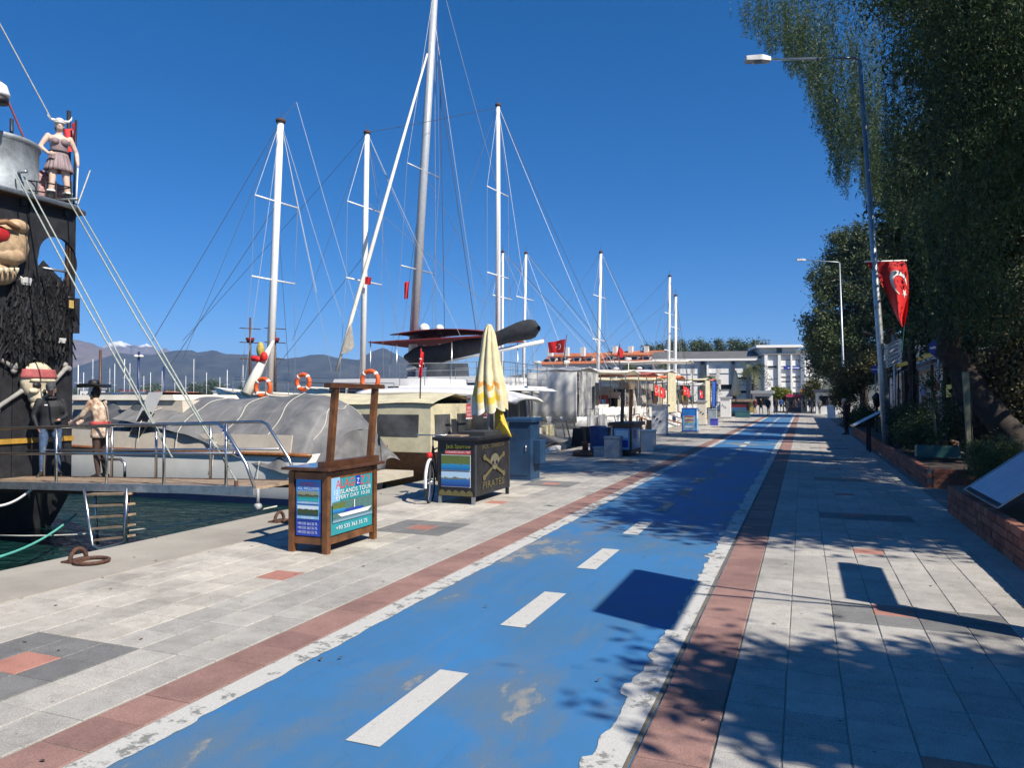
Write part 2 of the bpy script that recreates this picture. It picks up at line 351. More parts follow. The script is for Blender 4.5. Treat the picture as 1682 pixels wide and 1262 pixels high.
# cycle lane
def lane_mat():
    m, t, b = newmat('blue_lane_paint'); g = nd(t, 'ShaderNodeNewGeometry'); P = g.outputs['Position']
    mp = nd(t, 'ShaderNodeMapping'); mp.inputs['Scale'].default_value = (1, .45, 1); mp.inputs['Rotation'].default_value = (0, 0, .25); t.links.new(P, mp.inputs['Vector'])
    wear = noise_(t, 1.25, 9, .68, mp.outputs[0], .3); big = noise_(t, .33, 4, .55, P); fine = noise_(t, 130, 3, .8); tone = noise_(t, .8, 5, .6, P, .6)
    blue = ramp(t, tone, [(.30, (.058, .150, .265)), (.5, (.042, .160, .34)), (.72, (.036, .178, .41))])
    faded = ramp(t, fine, [(.3, (.075, .125, .18)), (.7, (.13, .19, .255))])
    asph = ramp(t, fine, [(.3, (.10, .11, .115)), (.7, (.21, .215, .21))])
    pale = (.24, .24, .225)
    s = nd(t, 'ShaderNodeMath', operation='MULTIPLY_ADD'); t.links.new(big, s.inputs[0]); s.inputs[1].default_value = .75; t.links.new(wear, s.inputs[2])
    f1 = ramp(t, s.outputs[0], [(.86, (0,)*3), (1.0, (.85,)*3)])
    s2 = nd(t, 'ShaderNodeMath', operation='ADD'); s2.inputs[1].default_value = 0; t.links.new(s.outputs[0], s2.inputs[0])
    f2 = ramp(t, s.outputs[0], [(.985, (0,)*3), (1.0, (1,)*3)])
    # worn band across the lane where a trench was patched (about y = 8.3..10)
    sp = nd(t, 'ShaderNodeSeparateXYZ'); t.links.new(P, sp.inputs[0]); ds = nd(t, 'ShaderNodeMath', operation='SUBTRACT'); t.links.new(sp.outputs[1], ds.inputs[0]); ds.inputs[1].default_value = 9.3
    ab = nd(t, 'ShaderNodeMath', operation='ABSOLUTE'); t.links.new(ds.outputs[0], ab.inputs[0])
    band = ramp(t, ab.outputs[0], [(.5, (.24,)*3), (1.0, (0,)*3)])
    bw = nd(t, 'ShaderNodeMath', operation='ADD'); t.links.new(band, bw.inputs[0]); t.links.new(wear, bw.inputs[1])
    f3 = ramp(t, bw.outputs[0], [(.70, (0,)*3), (.80, (.75,)*3)])
    small = noise_(t, 5.5, 6, .7, mp.outputs[0]); f4 = ramp(t, small, [(.72, (0,)*3), (.76, (.7,)*3)])
    mp2 = nd(t, 'ShaderNodeMapping'); mp2.inputs['Scale'].default_value = (14, .9, 1); t.links.new(P, mp2.inputs['Vector']); scuff = noise_(t, 1.0, 6, .75, mp2.outputs[0]); spots = noise_(t, 38, 2, .5, P)
    vo = nd(t, 'ShaderNodeTexVoronoi', Scale=.55); vo.feature = 'DISTANCE_TO_EDGE'; wp = nd(t, 'ShaderNodeVectorMath', operation='ADD'); nn = nd(t, 'ShaderNodeTexNoise', Scale=2.2, Detail=5); t.links.new(P, nn.inputs['Vector']); t.links.new(P, wp.inputs[0]); t.links.new(nn.outputs['Color'], wp.inputs[1]); t.links.new(wp.outputs[0], vo.inputs['Vector'])
    crack = ramp(t, vo.outputs['Distance'], [(.0, (.22,)*3), (.004, (0,)*3)])
    c = mix(t, f1, blue, faded); c = mix(t, ramp(t, scuff, [(.52, (0,)*3), (.70, (.55,)*3)]), c, faded); c = mix(t, ramp(t, scuff, [(.28, (.45,)*3), (.40, (0,)*3)]), c, (.035, .10, .21)); c = mix(t, ramp(t, spots, [(.20, (.8,)*3), (.25, (0,)*3)]), c, (.05, .07, .09)); c = mix(t, crack, c, (.05, .09, .14)); c = mix(t, f4, c, asph); c = mix(t, f3, c, asph); f2m = ramp(t, small, [(.45, (0,)*3), (.55, (1,)*3)]); c = mix(t, mix(t, 1.0, f2, f2m, 'MULTIPLY'), c, pale)
    c = mix(t, .25, c, mix(t, 1.0, c, ramp(t, fine, [(.3, (.7,)*3), (.7, (1.25,)*3)]), 'MULTIPLY'))
    t.links.new(c, b.inputs['Base Color']); b.inputs['Roughness'].default_value = .62; bump_(t, b, fine, .35, .004); return m
def white_mat(name, th):
    m, t, b = newmat(name); n = noise_(t, 9, 8, .75); f = noise_(t, 120, 3, .8); k = noise_(t, 1.2, 4)
    s = nd(t, 'ShaderNodeMath', operation='MULTIPLY_ADD'); t.links.new(k, s.inputs[0]); s.inputs[1].default_value = .4; t.links.new(n, s.inputs[2])
    c = mix(t, ramp(t, s.outputs[0], [(th, (0,)*3), (th+.05, (1,)*3)]), ramp(t, f, [(.3, (.40, .395, .37)), (.7, (.58, .57, .53))]), (.20, .20, .185))
    t.links.new(c, b.inputs['Base Color']); b.inputs['Roughness'].default_value = .7; bump_(t, b, f, .3, .003); return m
lane = empty('cycle_lane', (-1.9, 0, 0), kind='structure')
mb = MB(); mb.b2((-3.085, -10, -.045), (-.74, 86, 0)); mb.build('lane_surface', lane_mat(), lane)
WL = white_mat('worn_white_line', .73); WD = white_mat('white_dash_paint', .80)
def line(x_out, x_in, jit, name, sgn):
    b = MB(); y = -2.; pa = None; k = 0
    while y < 84:
        st = .03 if y < 14 else .6
        j = (abs(noise.noise((y*1.3, 3.1*sgn, 0)))*jit + abs(noise.noise((y*6, 1.7, sgn)))*jit*.7 + (jit*.5 if noise.noise((y*2.3, 5, sgn)) > .22 else 0) + (noise.noise((y*.35, 8, sgn)))*jit*.8)
        cur = ((x_out, y, .004), (x_in+sgn*j, y, .004))
        if pa: b.quad(*( (pa[0], pa[1], cur[1], cur[0]) if sgn > 0 else (pa[1], pa[0], cur[0], cur[1])))
        pa = cur; y += st
    b.build(name, WL, lane)
line(-3.083, -2.915, .028, 'edge_line', 1); line(-.765, -.89, .075, 'edge_line', -1)
b = MB(); b.quad((-.764, -2, .0035), (-.742, -2, .0035), (-.742, 84, .0035), (-.764, 84, .0035)); b.build('gutter_dirt', conc('gutter_dirt', (.06, .05, .035), (.22, .19, .14), 14), lane)
for i in range(34):
    y0 = 3.05+1.95*i; b = MB(); wq = .19
    if 4 <= i <= 7: continue
    ys = [y0+j*.1 for j in range(11)]
    for a, c in zip(ys[:-1], ys[1:]): b.quad((-2.065, a, .004), (-1.875, a, .004), (-1.875, c, .004), (-2.065, c, .004))
    b.build('lane_dash', WD, lane)
WDF = white_mat('worn_dash_paint', .60)
for i in range(4, 8):
    y0 = 3.05+1.95*i; b = MB(); b.quad((-2.065, y0, .004), (-1.875, y0, .004), (-1.875, y0+1, .004), (-2.065, y0+1, .004)); b.build('lane_dash', WDF, lane, label='almost worn away white dash')
# far end: cross strip of white paving and road beyond
mb = MB(); mb.b2((-7, 84.2, -.05), (14, 88, .02)); mb.build('crossing_kerb', conc('pale_kerb', (.5, .49, .46), (.7, .68, .64)), kind='structure')
mb = MB(); mb.b2((-60, 88, -.05), (40, 100, 0)); mb.build('road', conc('road_asphalt', (.04, .04, .042), (.075, .075, .075)), kind='structure')
# hills: real ridges far away, in the haze
def hill_mat(name, lo, hi, snow=None):
    m, t, b = newmat(name); n = noise_(t, .024, 8, .65); c = ramp(t, n, [(.35, lo), (.65, hi)])
    if snow:
        g = nd(t, 'ShaderNodeNewGeometry'); sp = nd(t, 'ShaderNodeSeparateXYZ'); t.links.new(g.outputs['Position'], sp.inputs[0])
        a = nd(t, 'ShaderNodeMath', operation='MULTIPLY_ADD'); t.links.new(n, a.inputs[0]); a.inputs[1].default_value = 60; t.links.new(sp.outputs[2], a.inputs[2])
        mr = nd(t, 'ShaderNodeMapRange'); mr.inputs[1].default_value = snow; mr.inputs[2].default_value = snow+14; t.links.new(a.outputs[0], mr.inputs[0]); c = mix(t, mr.outputs[0], c, (.8, .8, .82))
    t.links.new(c, b.inputs['Base Color']); b.inputs['Roughness'].default_value = .95; return m
def ridge(name, dist, prof, depth, mat, base=0):
    """prof: list of (px, py) skyline points; the ridge runs at the given distance and falls away on both sides"""
    xs = [p[0] for p in prof]; ys = [p[1] for p in prof]; n = 150; pts = []
    for i in range(n+1):
        px = xs[0]+(xs[-1]-xs[0])*i/n; py = float(np.interp(px, xs, ys)); p = at(px, py, d=dist); pts.append(p)
    def f(u, v):
        i = min(int(u*n), n); p = pts[i]; d = Vector((p.x, p.y, 0)).normalized(); s_ = (v-.5)*2
        h = max(0, 1-abs(s_)**1.15); rr = noise.fractal(Vector((p.x*.012, s_*3+p.y*.006, dist)), 1.0, 2.0, 6)
        z = (p.z-base)*(h + (rr*.16*(1-h)*min(1, 4*(h)) if h < .999 else 0)) + base + noise.fractal(Vector((u*60, v*8, 3)), .8, 2, 4)*p.z*.02
        q = Vector((p.x, p.y, 0)) + d*(s_*depth); return (q.x + rr*7*(1-h), q.y, z-2)
    b = MB(); b.grid(f, n, 22); b.build(name, mat, kind='structure')
ridge('mountain', 2100, [(-700, 560), (-200, 545), (0, 568), (60, 560), (118, 556), (150, 562), (190, 580), (230, 600), (300, 630)], 550, hill_mat('dry_mountain', (.10, .075, .055), (.20, .15, .11)))
ridge('mountain', 2800, [(100, 610), (160, 575), (178, 563), (197, 559), (215, 566), (228, 567), (240, 564), (250, 567), (262, 576), (272, 571), (285, 580), (330, 600), (420, 620)], 450, hill_mat('snowy_mountain', (.10, .08, .07), (.20, .17, .15), 222))
ridge('hill', 1650, [(-300, 640), (100, 610), (160, 590), (195, 578), (230, 582), (262, 580), (290, 574), (312, 574), (328, 578), (350, 574), (372, 580), (420, 582), (470, 588), (500, 584), (530, 580), (550, 586), (590, 590), (612, 575), (632, 570), (650, 580), (700, 604), (800, 630), (900, 640)], 400, hill_mat('forested_hill', (.014, .020, .018), (.055, .058, .045)))
ridge('hill', 750, [(560, 650), (700, 632), (800, 620), (900, 606), (1000, 592), (1060, 578), (1120, 572), (1200, 570), (1260, 568), (1330, 572), (1400, 566), (1500, 570), (1700, 580), (2000, 600)], 210, hill_mat('near_forested_hill', (.03, .04, .018), (.09, .085, .05)))
# haze
hz = MB(); hz.b2((-3600, -75, -6), (3000, 3300, 235)); hm = bpy.data.materials.new('haze_air'); hm.use_nodes = True; t = hm.node_tree; t.nodes.remove(t.nodes['Principled BSDF'])
v = nd(t, 'ShaderNodeVolumePrincipled'); v.inputs['Color'].default_value = (.34, .56, 1, 1); v.inputs['Density'].default_value = 2.0e-4; v.inputs['Anisotropy'].default_value = 0.0
t.links.new(v.outputs[0], t.nodes['Material Output'].inputs['Volume'])
hz.build('haze', hm, kind='stuff')

# leaf litter and specks on the ground near the camera
lv = MB()
for i in range(170):
    x, y = R.uniform(-6.6, 1.9), 1.2+abs(R.gauss(0, 1))*7
    if -3.0 < x < -.9 and R.random() < .5: continue
    s_, a = R.uniform(.008, .024), R.uniform(0, 2*pi); c_, d_ = cos(a)*s_, sin(a)*s_; lv.quad((x-c_, y-d_, .0165), (x+d_*.5, y-c_*.5, .021), (x+c_, y+d_, .0175), (x-d_*.5, y+c_*.5, .0195))
lv.build('leaf_litter', M('dry_leaf', (.10, .075, .03), .8, var=.4, scale=9), kind='stuff')
# ---------------------------------------------------------------- flags
def flag(name, f, parent, nu=12, nv=9, emblem=(.36, .5, .2), two=True, cloth=REDF):
    """f(u,v)-> point; a red cloth with a white crescent and star sewn on both faces"""
    b = MB(); b.grid(f, nu, nv); o = b.build(name, cloth, parent)
    if emblem:
        cu, cv, r = emblem[:3]; asp = emblem[3] if len(emblem) > 3 else 1.5; rot = emblem[4] if len(emblem) > 4 else 0
        def P(u, v, sgn):
            e = .01; p = Vector(f(u, v)); n = (Vector(f(u+e, v))-p).cross(Vector(f(u, v+e))-p).normalized(); return p + n*.012*sgn
        def L(x, y): x, y = x*cos(rot)-y*sin(rot), x*sin(rot)+y*cos(rot); return (cu+x*r/asp, cv+y*r)
        for sgn in ((1, -1) if two else (1,)):
            e = MB(); N = 18
            for i in range(N):
                a0, a1 = radians(48+264*i/N), radians(48+264*(i+1)/N)
                def inn(a): c_ = .25; R_ = .8; return (c_+R_*cos(atan2(sin(a), cos(a)-c_)), R_*sin(atan2(sin(a), cos(a)-c_)))
                pts = [(cos(a0), sin(a0)), (cos(a1), sin(a1)), inn(a1), inn(a0)]
                e.poly([P(*L(*q), sgn) for q in pts])
            e.build('crescent', FLAGW, o); e = MB()
            for i in range(5):
                a = radians(180+72*i); q = [(1.05+.42*cos(a), .42*sin(a)), (1.05+.16*cos(a+.628), .16*sin(a+.628)), (1.05, 0), (1.05+.16*cos(a-.628), .16*sin(a-.628))]
                e.poly([P(*L(*z), sgn) for z in q])
            e.build('star', FLAGW, o)
    return o
def plane_map(P, Q, wob=.03, ph=0):
    """bilinear cloth between four points P00,P10,P11,P01 with folds"""
    a, b_, c, d = [Vector(x) for x in P]; n = (b_-a).cross(d-a).normalized()
    return lambda u, v: (a*(1-u)+b_*u)*(1-v) + (d*(1-u)+c*u)*v + n*(wob*sin(u*9+ph+v*2)*min(1, u*2+.2))

# ---------------------------------------------------------------- boats
def hull_geo(b, T, L, B, zs, zk=-1.6, bow=1.0, tr=.9, sheer=.35, rake=.6, flare=.15, nu=22, nv=7, full=2.6):
    """T(u, v, z) maps boat coordinates (u from stern to bow, v across) into the place"""
    def half(u): t = u/L; return B/2*(tr + (1-tr)*min(1, t*3))*(1-max(0, (t-.35)/.65)**full) + .02
    def top(u): t = u/L; return zs + sheer*(max(0, t-.3)/.7)**2*bow
    for sgn in (1, -1):
        def f(p, q):
            u = p*L; h = half(u); z0 = top(u); z = z0+(zk-z0)*q; s_ = (1-q**2.6)*(1-flare*q)
            return T(u - rake*q*(p > .999)*1 + (0 if p < .5 else -q*rake*2*(p-.5)) + (.35*rake*q if p < .02 else 0), sgn*h*s_, z)
        b.grid(f if sgn > 0 else (lambda p, q: f(p, 1-q)), nu, nv)
    # transom
    pts = []
    for q in [i/nv for i in range(nv+1)]:
        z = zs+(zk-zs)*q; s_ = (1-q**2.6)*(1-flare*q); pts.append((half(0)*s_, z, q))
    for (h0, z0, q0), (h1, z1, q1) in zip(pts[:-1], pts[1:]):
        b.quad(T(.35*rake*q0, -h0, z0), T(.35*rake*q0, h0, z0), T(.35*rake*q1, h1, z1), T(.35*rake*q1, -h1, z1))
    return half, top
def deck_geo(b, T, L, half, top, dz=-.06, n=14):
    for i in range(n):
        u0, u1 = L*i/n, L*(i+1)/n
        b.quad(T(u0, -half(u0)*.985, top(u0)+dz), T(u0, half(u0)*.985, top(u0)+dz), T(u1, half(u1)*.985, top(u1)+dz), T(u1, -half(u1)*.985, top(u1)+dz))
def boxT(b, T, u0, u1, v0, v1, z0, z1, tu0=0, tu1=0, tv=0):
    """a block in boat coordinates; tu0/tu1/tv slope its ends and sides inwards towards the top"""
    P = [(u0, v0, z0), (u1, v0, z0), (u1, v1, z0), (u0, v1, z0), (u0+tu0, v0+tv, z1), (u1-tu1, v0+tv, z1), (u1-tu1, v1-tv, z1), (u0+tu0, v1-tv, z1)]
    b.add([T(*p) for p in P], [(3, 2, 1, 0), (0, 1, 5, 4), (1, 2, 6, 5), (2, 3, 7, 6), (3, 0, 4, 7), (4, 5, 6, 7)]); return b
def rail(root, T, path, h=.75, step=1.3, name='guard_rail', wires=2, r=.014, mat=STEEL):
    b = MB(); s = None; pts = [Vector(T(*p)) for p in path]
    for k in range(1, wires+1): b.tube([p+Vector((0, 0, h*k/wires)) for p in pts], r if k == wires else r*.6, 5)
    o = b.build(name, mat, root); s = MB()
    for p, q in zip(pts[:-1], pts[1:]):
        n = max(1, int((q-p).length/step))
        for i in range(n): c = p+(q-p)*i/n; s = MB(); s.tube([c, c+Vector((0, 0, h))], r, 5); s.build('stanchion', mat, o)
    s = MB(); s.tube([pts[-1], pts[-1]+Vector((0, 0, h))], r, 5); s.build('stanchion', mat, o); return o
def mast(root, base, top, r0, r1, mat=MASTW, spreaders=(), sw=1.2, sdir=(.13, 1, 0), cap=True, stays=(), name='mast'):
    base, top = Vector(base), Vector(top); b = MB(); b.tube([base, base.lerp(top, .6), top], [r0, r0*.95, r1], 12); m = b.build(name, mat, root)
    if cap: c = MB(); c.tube([top-Vector((0, 0, .08)), top+Vector((0, 0, .05))], r1*1.45, 10); c.tube([top, top+Vector((0, 0, .45))], .012, 4); c.build('masthead', RUST, m)
    sd = Vector(sdir).normalized(); ends = []
    for t_, dz in spreaders:
        c = base.lerp(top, t_); e = MB(); p, q = c-sd*sw+Vector((0, 0, dz)), c+sd*sw+Vector((0, 0, -dz)); e.tube([p, q], .038, 6); e.build('spreader', mat, m); ends.append((p, q))
    for side in (0, 1):
        w_ = MB(); pts = [top]+[e[side] for e in reversed(ends)]+[base+sd*(sw*(1.3 if side else -1.3))]
        w_.tube(pts, .011, 4, cap=False); w_.build('shroud', WIRE, m)
    for st in stays:
        p, q, rr, mm = Vector(st[0]), Vector(st[1]), st[2] if len(st) > 2 else .011, st[3] if len(st) > 3 else WIRE
        k = [p.lerp(q, i/6)-Vector((0, 0, (p-q).length*.006*(1-(2*i/6-1)**2))) for i in range(7)]; w_ = MB(); w_.tube(k, rr, 4, cap=False); w_.build('stay', mm, m)
    return m
def lifebuoy(c, nrm, label, r=.33):
    c = Vector(c); n = Vector(nrm).normalized(); root = empty('lifebuoy', c, label, 'lifebuoy', 'orange lifebuoys hung on boat rails')
    a = n.cross(Vector((0, 0, 1))).normalized(); z = Vector((0, 0, 1)); b = MB(); N = 24
    ring = [c + a*(r*cos(2*pi*i/N)) + z*(r*sin(2*pi*i/N)) for i in range(N+1)]; b.tube(ring, .085, 8, cap=False); b.build('ring', ORANGE, root)
    for k in range(4):
        th = pi/4+k*pi/2; e = MB(); e.tube([c + a*(r*cos(th+d)) + z*(r*sin(th+d)) for d in (-.13, 0, .13)], .09, 8); e.build('band', FLAGW, root)
    return root
def Tq(Xs, Yc, yaw=0):
    c, s_ = cos(yaw), sin(yaw)
    return lambda u, v, z: (Xs - u*c - v*s_, Yc - u*s_ + v*c, WZ + z)
def window_strip(root, T, u0, u1, v, z0, z1, n, mat=GLASSD, gap=.12, dv=0, name='window'):
    w_ = (u1-u0)/n
    for i in range(n):
        b = MB(); a, c = u0+i*w_+gap/2, u0+(i+1)*w_-gap/2; sg = -1 if v < 0 else 1
        P = [(a, v, z0), (c, v, z0), (c, v+dv, z1), (a, v+dv, z1)]; b.prism([T(*p) for p in P], Vector(T(0, sg*.015, 0))-Vector(T(0, 0, 0))); b.build(name, mat, root)

# --- tarpaulin covered motor yacht (second from the left) : local z = height above water
TARP = None
def tarp_mat():
    m, t, b = newmat('grey_plastic_tarpaulin'); n = noise_(t, 1.3, 6, .6, None, 1.2); n2 = noise_(t, 9, 5); n3 = noise_(t, 26, 4, .7)
    c = ramp(t, n, [(.3, (.11, .11, .115)), (.55, (.17, .17, .172)), (.75, (.25, .245, .235))]); wv = nd(t, 'ShaderNodeTexWave', Scale=.45, Distortion=1.5, Detail=3); g_ = nd(t, 'ShaderNodeNewGeometry'); t.links.new(g_.outputs['Position'], wv.inputs['Vector']); c = mix(t, ramp(t, n3, [(.70, (0,)*3), (.76, (.4,)*3)]), c, (.45, .45, .45)); c = mix(t, ramp(t, wv.outputs['Fac'], [(.97, (0,)*3), (1.0, (.12,)*3)]), c, (.42, .42, .41))
    t.links.new(c, b.inputs['Base Color']); b.inputs['Roughness'].default_value = .62; s = nd(t, 'ShaderNodeMath', operation='MULTIPLY_ADD'); t.links.new(n2, s.inputs[0]); s.inputs[1].default_value = .25; t.links.new(n, s.inputs[2]); bump_(t, b, s.outputs[0], .22, .05); return m
TARP = tarp_mat()
yB = 15.75
rootB = empty('covered_yacht', (-10.6, yB, WZ), 'white motor yacht half wrapped in grey plastic sheeting, moored beside the black ship', 'motor yacht')
T = Tq(-10.5, yB)
b = MB(); b.mat(0); half, top = hull_geo(b, T, 15, 3.5, 1.22, tr=.93, sheer=.5, rake=.5, flare=-.07); b.build('hull', WHITE, rootB, weld=True)
b = MB()
for sg in (1, -1):
    b.grid(lambda p, q: T(p*14.6, sg*(half(p*14.6)*(.985-.03*q)+.01), .16-.26*q), 20, 2)
b.build('boot_stripe', NAVY, rootB)
b = MB(); deck_geo(b, T, 15, half, top); b.build('deck', BEIGE, rootB)
b = MB()
for sg in (1, -1):
    pts = [T(u, sg*(half(u)+.02), top(u)-.03) for u in np.linspace(0, 14.9, 18)]; b.tube(pts, .05, 6)
b.build('rubbing_strake', WOOD, rootB)
for sg in (1, -1):
    n = 16; b = MB()
    for i in range(n):
        u0, u1 = .6+13.6*i/n, .6+13.6*(i+1)/n; b.quad(T(u0, sg*half(u0)*.98, top(u0)-.02), T(u1, sg*half(u1)*.98, top(u1)-.02), T(u1, sg*half(u1)*.93, top(u1)+.42), T(u0, sg*half(u0)*.93, top(u0)+.42))
    b.build('coaming', BEIGE, rootB, solid=.03)
b = MB(); boxT(b, T, 4.2, 9.2, -1.25, 1.25, 1.3, 2.45, .2, .9, .12); cb = b.build('cabin', BEIGE, rootB)
window_strip(cb, T, 6.0, 8.3, -1.24, 1.75, 2.2, 2, dv=.06)
b = MB(); boxT(b, T, 4.6, 8.6, -1.2, 1.2, 2.46, 2.6, .1, .3, .05); b.build('cabin_roof', CREAMW, rootB)
# the big sheet over the stern, from cabin roof to transom
def sheet(u, v):
    x = -.25 + u*6.4; ridge_ = 2.58 + .05*sin(x*1.4) + .06*noise.noise((x*1.1, 4, 4)) - .035*abs(sin(x*2.1)) - .55*max(0, 1-x/.9)**1.5 - .02*max(0, x-3.4)
    lowB = float(np.interp(x, [-.3, .6, 1.6, 2.6, 3.6, 4.8, 6.2], [.95, .75, .95, 1.3, 1.6, 1.8, 2.0])); vv = (v-.5)*2
    a = abs(vv); w_ = 1.74*(1-.04*(1-a)); y = (vv*w_ if a > .35 else vv*w_)
    prof = (1-a**(2.0+.9*noise.noise((x*.9, 1.5, vv)))) if a > 0 else 1; z = lowB + (ridge_-lowB)*prof
    if x < .35: y *= .93
    wr = .03*sin(x*4.3+vv*2.2)*a + .018*sin(x*9-vv*7)*a + .02*noise.noise((x*1.3, vv*2, .4))
    return T(x + .18*a*noise.noise((x, vv*2, 2)), y*(1+wr*.7) , z+wr*.55)
for k in range(5):
    u_ = .08+.19*k; b = MB(); b.tube([Vector(sheet(u_+.01*sin(i), i/24))+Vector((0, 0, .018)) for i in range(0, 25)], .012, 5); b.build('tie_rope', ROPE, rootB)
    for v_ in (.0, 1.0): b = MB(); q_ = Vector(sheet(u_, v_)); b.tube([q_, q_+Vector((0, (.06 if v_ else -.06), -.45))], .009, 4); b.build('tie_line', ROPE, rootB)
b = MB(); b.grid(sheet, 64, 56); 
def sheet_end(u, v):
    vv = (v-.5)*2; p = Vector(sheet(0, v)); z1 = WZ+.85+.25*abs(noise.noise((v*6, 1, 1))); return (p.x+.12*u+.06*noise.noise((v*9, u*4, 3)), p.y, p.z+(z1-p.z)*u)
b.grid(sheet_end, 8, 56); b.build('tarpaulin', TARP, rootB, weld=True)
def sheet2(u, v):
    x = 5.6+u*3.8; vv = (v-.5)*2; a = abs(vv); hi = 2.66-.95*max(0, (x-7.6)/1.8)**1.3; lo = 1.62+.05*sin(x*4)
    z = lo+(hi-lo)*(1-max(0, (a-.55)/.45)**1.4); wr = .05*sin(x*7+vv*3)*a; return T(x, vv*1.5*(1+wr), z+wr)
b = MB(); b.grid(sheet2, 26, 24); b.build('clear_cover', VINYL, rootB)
b = MB(); b.add([T(*p) for p in ((4.55, -1.62, 2.66), (5.0, -1.62, 2.66), (5.6, -1.66, 1.6), (5.15, -1.66, 1.6))], [(0, 1, 2, 3)]); b.build('white_panel', WHITE, rootB, solid=.03)
b = MB(); b.add([T(*p) for p in ((4.85, -1.66, 2.15), (5.15, -1.66, 2.2), (5.55, -1.7, 1.6), (5.2, -1.7, 1.55))], [(0, 1, 2, 3)]); b.build('dark_fender_cover', BLACK, rootB, solid=.04)
rail(rootB, T, [(9.5, -1.5, 1.4), (12, -1.1, 1.5), (14.6, -.1, 1.7)], .6)
b = MB(); boxT(b, T, -.9, .05, -1.5, 1.5, .45, .6); b.build('swim_platform', BEIGE, rootB)

# --- white gulets: high bulwark, masts, roof deck over the stern
def gulet(Xs, Yc, L, B, zs, label, mast_px, mast_r, canopy=None, group=None, m=WHITE, roof=True, rake=0.0):
    root = empty('gulet', (Xs, Yc, WZ), label, 'sailing gulet', group); T = Tq(Xs, Yc)
    b = MB(); half, top = hull_geo(b, T, L, B, zs, tr=.86, sheer=.35, rake=1.6, flare=.2); b.build('hull', m, root, weld=True)
    b = MB(); deck_geo(b, T, L, half, top, -.5); b.build('deck', TEAK, root)
    b = MB()
    for sg in (1, -1): b.tube([T(u, sg*(half(u)+.02), top(u)) for u in np.linspace(0, L*.985, 20)], .06, 6)
    b.build('cap_rail', CREAMW if m is WHITE else WOOD, root)
    b = MB(); boxT(b, T, L*.16, L*.52, -B*.33, B*.33, zs-.5, zs+.75, .3, .5, .1); cb = b.build('cabin', m, root); window_strip(cb, T, L*.18, L*.5, -B*.33, zs-.05, zs+.45, 5, dv=.04)
    if roof:
        b = MB(); boxT(b, T, -.9, L*.24, -B*.46, B*.46, zs+.30, zs+.46, .1, 0, .05); boxT(b, T, -1.3, -.86, -B*.42, B*.42, zs+.28, zs+.38, .2, 0, .05); b.build('roof_deck', WHITE, root)
        b = MB(); boxT(b, T, .4, L*.2, -B*.40, -B*.40+.02, zs-1.1, zs+.3); boxT(b, T, .2, .22, -B*.40, B*.40, zs-1.1, zs+.3); b.build('stern_curtain', VINYL, root)
        for u, v in ((-.2, -B*.42), (-.2, B*.42), (L*.12, -B*.42)):
            b = MB(); b.tube([T(u, v, zs-.9), T(u, v, zs+.3)], .035, 6); b.build('post', STEEL, root)
        rail(root, T, [(L*.24, -B*.44, zs+.46), (-.8, -B*.44, zs+.46), (-.8, B*.44, zs+.46), (L*.24, B*.44, zs+.46)], .8, 1.0, wires=3)
    rail(root, T, [(L*.25, -half(L*.25)*.97, top(L*.25)), (L*.6, -half(L*.6)*.97, top(L*.6)), (L*.9, -half(L*.9)*.9, top(L*.9))], .55, 1.6)
    return root, T, half, top
Yd = 25.6
rD, TDx, hD, tD = gulet(-10.3, Yd, 13.5, 5.2, 2.5, 'white gulet with high bulwark and thick white mast, leftmost mast in the row', None, .15)
bs = at(441, 625, y=Yd); tp = at(461, 198, y=Yd)
m1 = mast(rD, (bs.x, bs.y, WZ+2.2), tp, .165, .14, MASTW, ((.44, 0), (.715, 0)), 1.2, (.13, 1, 0),
     stays=[(tp, at(250, 560, y=Yd-4), .012, WIRED), (tp, at(300, 590, y=Yd-3), .012, WIRED), (tp, at(545, 610, y=Yd+1)), (tp, at(560, 520, y=Yd+1)), (tp, at(520, 480, y=Yd)), (at(458, 330, y=Yd), at(280, 600, y=Yd-3), .012, WIRED), (tp, at(487, 167, y=Yd+2), .012, WIRED), (at(487, 167, y=Yd+2), at(590, 520, y=Yd+3)), (tp, at(400, 640, y=Yd-2)), (at(455, 330, y=Yd), at(475, 620, y=Yd+2), .011, WIRED)])
b = MB(); p0, p1 = at(404, 648, y=Yd-2.6), at(449, 560, y=Yd-1.2); b.tube([p0, p0.lerp(p1, .4), p1], [.22, .2, .05], 8); o = b.build('furled_sail', CREAMW, rD)
b = MB(); b.ell(at(424, 590, y=Yd-1.9), (.2, .2, .12)); b.ell(at(434, 586, y=Yd-1.9), (.14, .14, .2)); b.ell(at(417, 589, y=Yd-1.9), (.14, .1, .12)); b.build('red_cover', REDF, rD)
lifebuoy(at(432, 637, y=Yd-3.0), (0, -1, 0), 'orange lifebuoy on the gulet rail beside the leftmost white mast')
lifebuoy(at(608, 625, y=Yd-2.9), (0, -1, 0), 'orange and white lifebuoy seen above the wooden ticket frame')
lifebuoy(at(498, 628, y=Yd-2.95), (0, .3, 1), 'orange lifebuoy lying flat on the white bulwark between the masts', .28)
Ye = 31.6
rE, TE, hE, tE = gulet(-10.0, Ye, 14.5, 5.0, 2.75, 'white gulet behind the first, its slender white mast rising over the wooden ticket frame', None, .13, roof=False)
bs = at(595, 605, y=Ye); tp = at(603, 217, y=Ye)
